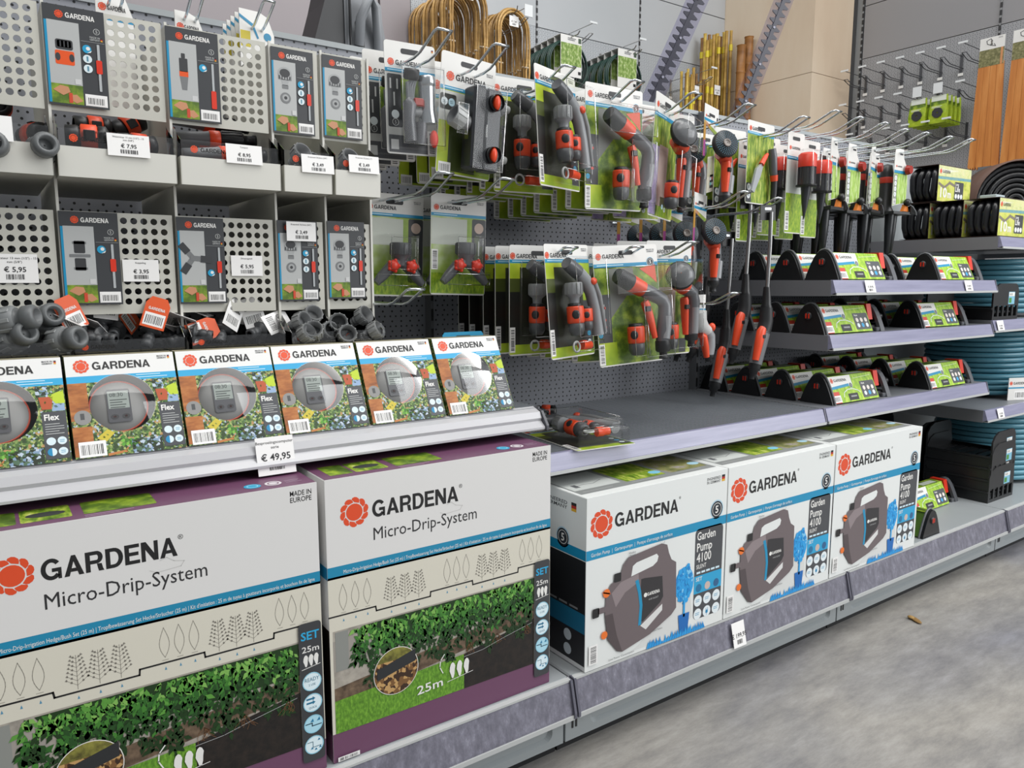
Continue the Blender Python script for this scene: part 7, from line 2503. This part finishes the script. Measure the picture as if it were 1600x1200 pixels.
for j, (x, n, y0, y1, W, z) in enumerate(((2.455, 14, 3.93, 4.42, 0.25, 2.705), (2.91, 9, 4.12, 4.42, 0.235, 2.70))):
    for k in range(n):
        y = y0 + (y1 - y0) * k / (n - 1)
        o = hoop(W, 0.75, CANE[(k * 2 + j) % 3], k + 40 * j).build('rattan_hoop', loc=(x + 0.008 * math.sin(k * 2.3), y, z + 0.012 * math.sin(k * 1.7)), rz=R(4 * math.sin(k * 3.1)))
        tag(o, 'bent rattan hoop, %s from the front of the %s bundle' % (ORD[k], ('left', 'right')[j]), 'plant hoop', 'bent rattan hoops on the rear wall')
    b = MB()
    b.tube([(x, 4.45, z - 0.02), (x, y0 - 0.03, z - 0.02), (x, y0 - 0.04, z + 0.01)], 0.004, STEEL, n=6)
    tag(b.build('panel_hook'), 'hook under the %s bundle of rattan hoops' % ('left', 'right')[j], 'hook', 'hooks of the rattan hoops')
price_tag('white ticket inside the left bundle of rattan hoops', 2.43, 3.90, 2.60, 0.075, 0.062, '€ 6,49')
price_tag('white ticket inside the right bundle of rattan hoops', 2.89, 4.09, 2.585, 0.07, 0.062, '€ 7,49')


# ---- coils of green wire with a label
def wire_coil():
    t = thing('green_wire_coil', 'x', 'wire coil')
    b = MB()
    rr = random.Random(3)
    for k in range(7):
        pts = []
        rad = 0.165 + rr.uniform(-0.012, 0.008)
        for q in range(28):
            an = 2 * PI * q / 28
            pts.append((rad * math.cos(an) * 1.02, 0.02 + 0.006 * k + 0.003 * math.sin(an * 2 + k), -0.16 + rad * math.sin(an) * 0.96))
        b.tube(pts, 0.0055, M(('#1f3a34', '#27463e', '#1a2f2b')[k % 3], 0.4), n=6, closed=True)
    b.build('wire', t)
    a = Art()
    s = MB().box(-0.09, 0.09, -0.004, -0.002, -0.24, 0.02, CARD)
    s.box(-0.09, 0.09, -0.004, 0.075, 0.018, 0.02, CARD)
    a.L = 26
    a.rect(-0.088, -0.17, 0.088, -0.03, noisy('printed_grass_tufts', [(0.3, '#4f6f2a'), (0.5, '#86a24e'), (0.7, '#cfd8a8')], 40, 6, (1.5, 1, 1)))
    a.up()
    a.lines(-0.03, 0.0, 0.08, 2, 0.01, 0.005, GREY)
    a.rect(0.06, -0.02, 0.085, 0.012, M('#4a5a4a'))
    a.rect(0.06, -0.22, 0.085, -0.2, BLACKPRINT)
    s.merge(a)
    s.build('label', t)
    return t


wc = wire_coil()
first = True
for j, (x, z) in enumerate(((3.352, 2.59), (3.862, 2.585))):
    for k in range(5):
        o = wc if first else dup(wc)
        first = False
        o.location, o.rotation_euler = (x, 4.09 + 0.072 * k, z - 0.004 * k), (0, 0, R(2 * (k % 2)))
        tag(o, 'labelled coil of dark green wire, %s of the %s stack' % (ORD[k], ('left', 'right')[j]), None, 'green wire coils on the rear wall')
    b = MB().tube([(x, 4.45, z + 0.012), (x, 4.02, z + 0.012), (x, 4.0, z + 0.03)], 0.004, STEEL, n=6)
    tag(b.build('panel_hook'), 'hook carrying the %s stack of green wire coils' % ('left', 'right')[j], 'hook', 'hooks of the wire coils')

# ---- bamboo canes standing at the pillar
BAM = [noisy('bamboo_%d' % k, [(0.3, c0), (0.55, c1), (0.8, c2)], 4, 4, (1, 1, 3), 0.4) for k, (c0, c1, c2) in enumerate((('#8d6a2a', '#b8923e', '#d2b35e'), ('#a8852f', '#cfae4c', '#e0c876'), ('#6f4c22', '#946a36', '#b0864c')))]
rr = random.Random(21)


def cane(x, y, z1, r, lean, mat, label, group, band=None):
    t = thing('bamboo_cane', label, 'cane', (x, y, 0), 0, group)
    b = MB()
    pts, rs = [], []
    nn = 14
    for k in range(nn + 1):
        zz = z1 * k / nn
        for dz, f in ((-0.008, 1.0), (0.0, 1.16), (0.008, 1.0)):
            if 0 <= zz + dz <= z1:
                pts.append((lean * (zz + dz) / z1, 0, zz + dz))
                rs.append(r * f)
    b.tube(pts, rs, mat, n=7)
    b.build('stem', t)
    if band:
        q = band / z1
        MB().tube([(lean * q, 0, band - 0.025), (lean * q, 0, band + 0.025)], r * 1.35, M('#d8c41e', 0.4), n=8).build('yellow_band', t)
    return t


for k in range(18):
    x = 4.58 + 0.0175 * k
    cane(x, 4.17 + 0.035 * (k % 3), 2.60 + rr.uniform(-0.03, 0.03) - (0.05 if k > 8 else 0), rr.uniform(0.009, 0.0125), rr.uniform(-0.05, 0.01), BAM[(k * 2) % 3 if k % 4 else 1], 'thin bamboo cane in the lower bundle, %s from the left' % ORD[k], 'thin bamboo canes by the pillar', 2.42 + rr.uniform(-0.1, 0.08) if k % 3 == 0 else None)
for k in range(13):
    x = 4.93 + 0.0245 * k
    cane(x, 4.30 + 0.045 * (k % 3), 2.935 + 0.006 * k + rr.uniform(-0.03, 0.03), rr.uniform(0.011, 0.015), rr.uniform(-0.01, 0.01), BAM[k % 3], 'tall bamboo cane by the pillar, %s from the left' % ORD[k], 'tall bamboo canes by the pillar', 2.80 + 0.008 * k if k % 2 == 0 else None)
for k, (x, z1) in enumerate(((5.165, 2.87), (5.255, 2.95))):
    cane(x, 4.15, z1, 0.035, 0, noisy('thick_pole_%d' % k, [(0.3, '#7d5227'), (0.6, '#a06e3a'), (0.8, '#b98a52')], 4, 4, (1, 1, 3), 0.45), ('thick brown pole beside the bamboo canes', 'thick tan pole touching the pillar')[k], 'thick poles by the pillar')
price_tag('white ticket on the tall bamboo canes', 5.05, 4.283, 2.5, 0.07, 0.075, '€ 3,99')
price_tag('white ticket on the thin bamboo canes', 4.66, 4.152, 2.43, 0.05, 0.06, '€ 1,99')

# ---- back side of the shelving: a ledge with upright tools
lg = thing('rear_ledge', 'grey ledge on the back of the shelving, hidden behind the cards', 'shelf', (0.3, 1.756, 1.16))
MB().box(0, 2.7, 0.0, 0.55, -0.03, 0.0, SHELFGREY).build('deck', lg)
for x in (0.03, 1.32, 2.66):
    MB().box(x, x + 0.02, 0.5, 0.54, -1.16, -0.03, GREY).build('leg', lg)


def trimmer(label, x0, z0, x1, z1, x_base, rz):
    """hedge trimmer on its end: bar with teeth, clear guard, motor body below"""
    ang = math.atan2(x1 - x0, z1 - z0)
    L = math.hypot(x1 - x0, z1 - z0)
    t = thing('hedge_trimmer', label, 'hedge trimmer', (x0, 2.2, z0), rot=(0, ang, R(rz)), group='upright hedge trimmers')
    INK = M('#17162a', 0.3)
    bar = MB().box(-0.008, 0.008, -0.006, 0.006, -0.1, L, INK)
    for k in range(int(L / 0.165) + 1):
        bar.cyl(0.005, -0.009, -0.006, M('#8a8a9a', 0.3), Tr(0, 0, 0.08 + 0.165 * k) @ Rx(-90) @ Tr(0, 0, 0.0), 10)
    bar.build('guide_bar', t)
    te = MB()
    for side in (-1, 1):
        for k in range(int(L / 0.033)):
            z = 0.01 + 0.033 * k
            te.prism([(side * 0.007, z - 0.012), (side * 0.031, z - 0.003), (side * 0.033, z + 0.003), (side * 0.007, z + 0.012)], 'y', -0.004, 0.0, INK)
    te.build('tooth_blade', t)
    MB().box(-0.04, 0.046, 0.008, 0.0095, -0.05, L + 0.02, clear('lilac_guard', (0.84, 0.83, 0.92), 0.1, 0.3, 0.0)).build('clear_guard', t)
    b = MB().box(-0.06, 0.06, -0.05, 0.05, -0.33, -0.1, BLACK, c=0.02)
    b.build('motor_body', t)
    MB().tube([(-0.05, 0, -0.31), (-0.06, 0, -0.37), (0, 0, -0.40), (0.06, 0, -0.37), (0.05, 0, -0.31)], 0.014, ORANGE, n=8).build('rear_handle', t)
    return t


trimmer('upright hedge trimmer with toothed blade, left one behind the spray guns', 2.222, 1.715, 2.43, 2.16, 2.1, -22)
trimmer('upright hedge trimmer with toothed blade, right one before the wooden pillar', 2.735, 1.69, 2.94, 2.22, 2.6, -22)

# grey blower housing with a loop handle
t = thing('garden_blower', 'grey and black power tool housing with a loop handle behind the bins', 'power tool', (0.92, 2.15, 1.16))
GB = M('#7d8084', 0.4)
MB().prism([(-0.115, 0.0), (-0.11, 0.5), (-0.08, 0.60), (-0.065, 0.66), (-0.02, 0.67), (-0.015, 0.0)], 'y', -0.06, 0.07, M('#1d1e20', 0.4)).build('black_housing', t)
g = MB().prism([(-0.02, 0.0), (-0.025, 0.66), (0.0, 0.68), (0.045, 0.66), (0.085, 0.60), (0.1, 0.52), (0.11, 0.0)], 'y', -0.065, 0.065, GB)
g.build('grey_housing', t)
MB().tube([(0.015, -0.07, 0.50), (0.008, -0.1, 0.56), (0.03, -0.115, 0.62), (0.055, -0.1, 0.60), (0.07, -0.08, 0.52), (0.075, -0.065, 0.48)], 0.014, M('#8d9094', 0.4), n=10).build('loop_handle', t)
MB().prism([(0.012, 0.49), (0.006, 0.56), (0.02, 0.59), (0.03, 0.56), (0.034, 0.47)], 'y', -0.068, -0.064, BLACK).build('handle_recess', t)
MB().tube([(-0.012, -0.075, 0.4), (-0.014, -0.078, 0.55), (-0.012, -0.072, 0.68)], 0.004, BLACK, n=6).build('cable', t)

# packs hung high on the leftmost back panel, seen over the boards
def top_pack(k, x, y, z, w, label, art):
    a = Art()
    a.merge(MB().prism([(-w / 2, -0.2), (w / 2, -0.2), (w / 2, -0.04), (w / 2 - 0.012, -0.008), (w / 2 - 0.03, 0.0), (-w / 2, 0.0)], 'y', 0, 0.003, CARD))
    if art == 0:
        a.rect(-w / 2, -0.05, w / 2, -0.042, BLUE).up()
        a.word(-w * 0.2, -0.032, 0.008, w * 0.5, BLACKPRINT)
        a.flower(-w * 0.33, -0.028, 0.007)
    else:
        a.rect(-w * 0.48, -0.07, -w * 0.2, -0.04, M('#c9b83a'))
        a.up().poly([(-w * 0.5, -0.01), (-w * 0.1, -0.025), (w * 0.05, -0.05), (0, -0.052), (-w * 0.15, -0.03), (-w * 0.5, -0.016)], M('#2f86ac'))
        a.disc(w * 0.3, -0.045, 0.008, M('#2f86ac'), 14)
    return tag(a.build('hang_pack', loc=(x, y, z), rz=R(6)), label, 'pack', 'packs hung high above the bins')


for x, n, L in ((0.243, 'white pack beside the orange connector card', 0.2), (0.372, 'white pack over the nozzle card', 0.2), (0.493, 'row of white packs over the narrow bins', 0.22)):
    hook('short wire hook holding the ' + n, x, 1.492, L, w=0.02)
top_pack(0, 0.243, 1.6, 1.517, 0.062, 'white pack peeping over the board beside the orange connector card', 0)
top_pack(0, 0.372, 1.6, 1.507, 0.055, 'white pack peeping over the board of the nozzle card', 0)
for k in range(5):
    top_pack(k, 0.493 - 0.002 * k, 1.58 + 0.022 * k, 1.527 - 0.002 * k, 0.07, 'white pack with a blue hose print over the narrow bins, %s from the front' % ORD[k], 1)
lf = MB().ball((0, 0, 0.004), (0.028, 0.01, 0.003), M('#8a6a3a', 0.7), None, 10, 6)
lf.ball((0.012, 0.006, 0.006), (0.012, 0.009, 0.004), M('#a3824c', 0.7), None, 8, 6)
tag(lf.build('dry_leaf', loc=(2.203, 1.052, 0.0), rz=R(60)), 'small dry brown leaf lying on the concrete floor', 'leaf')
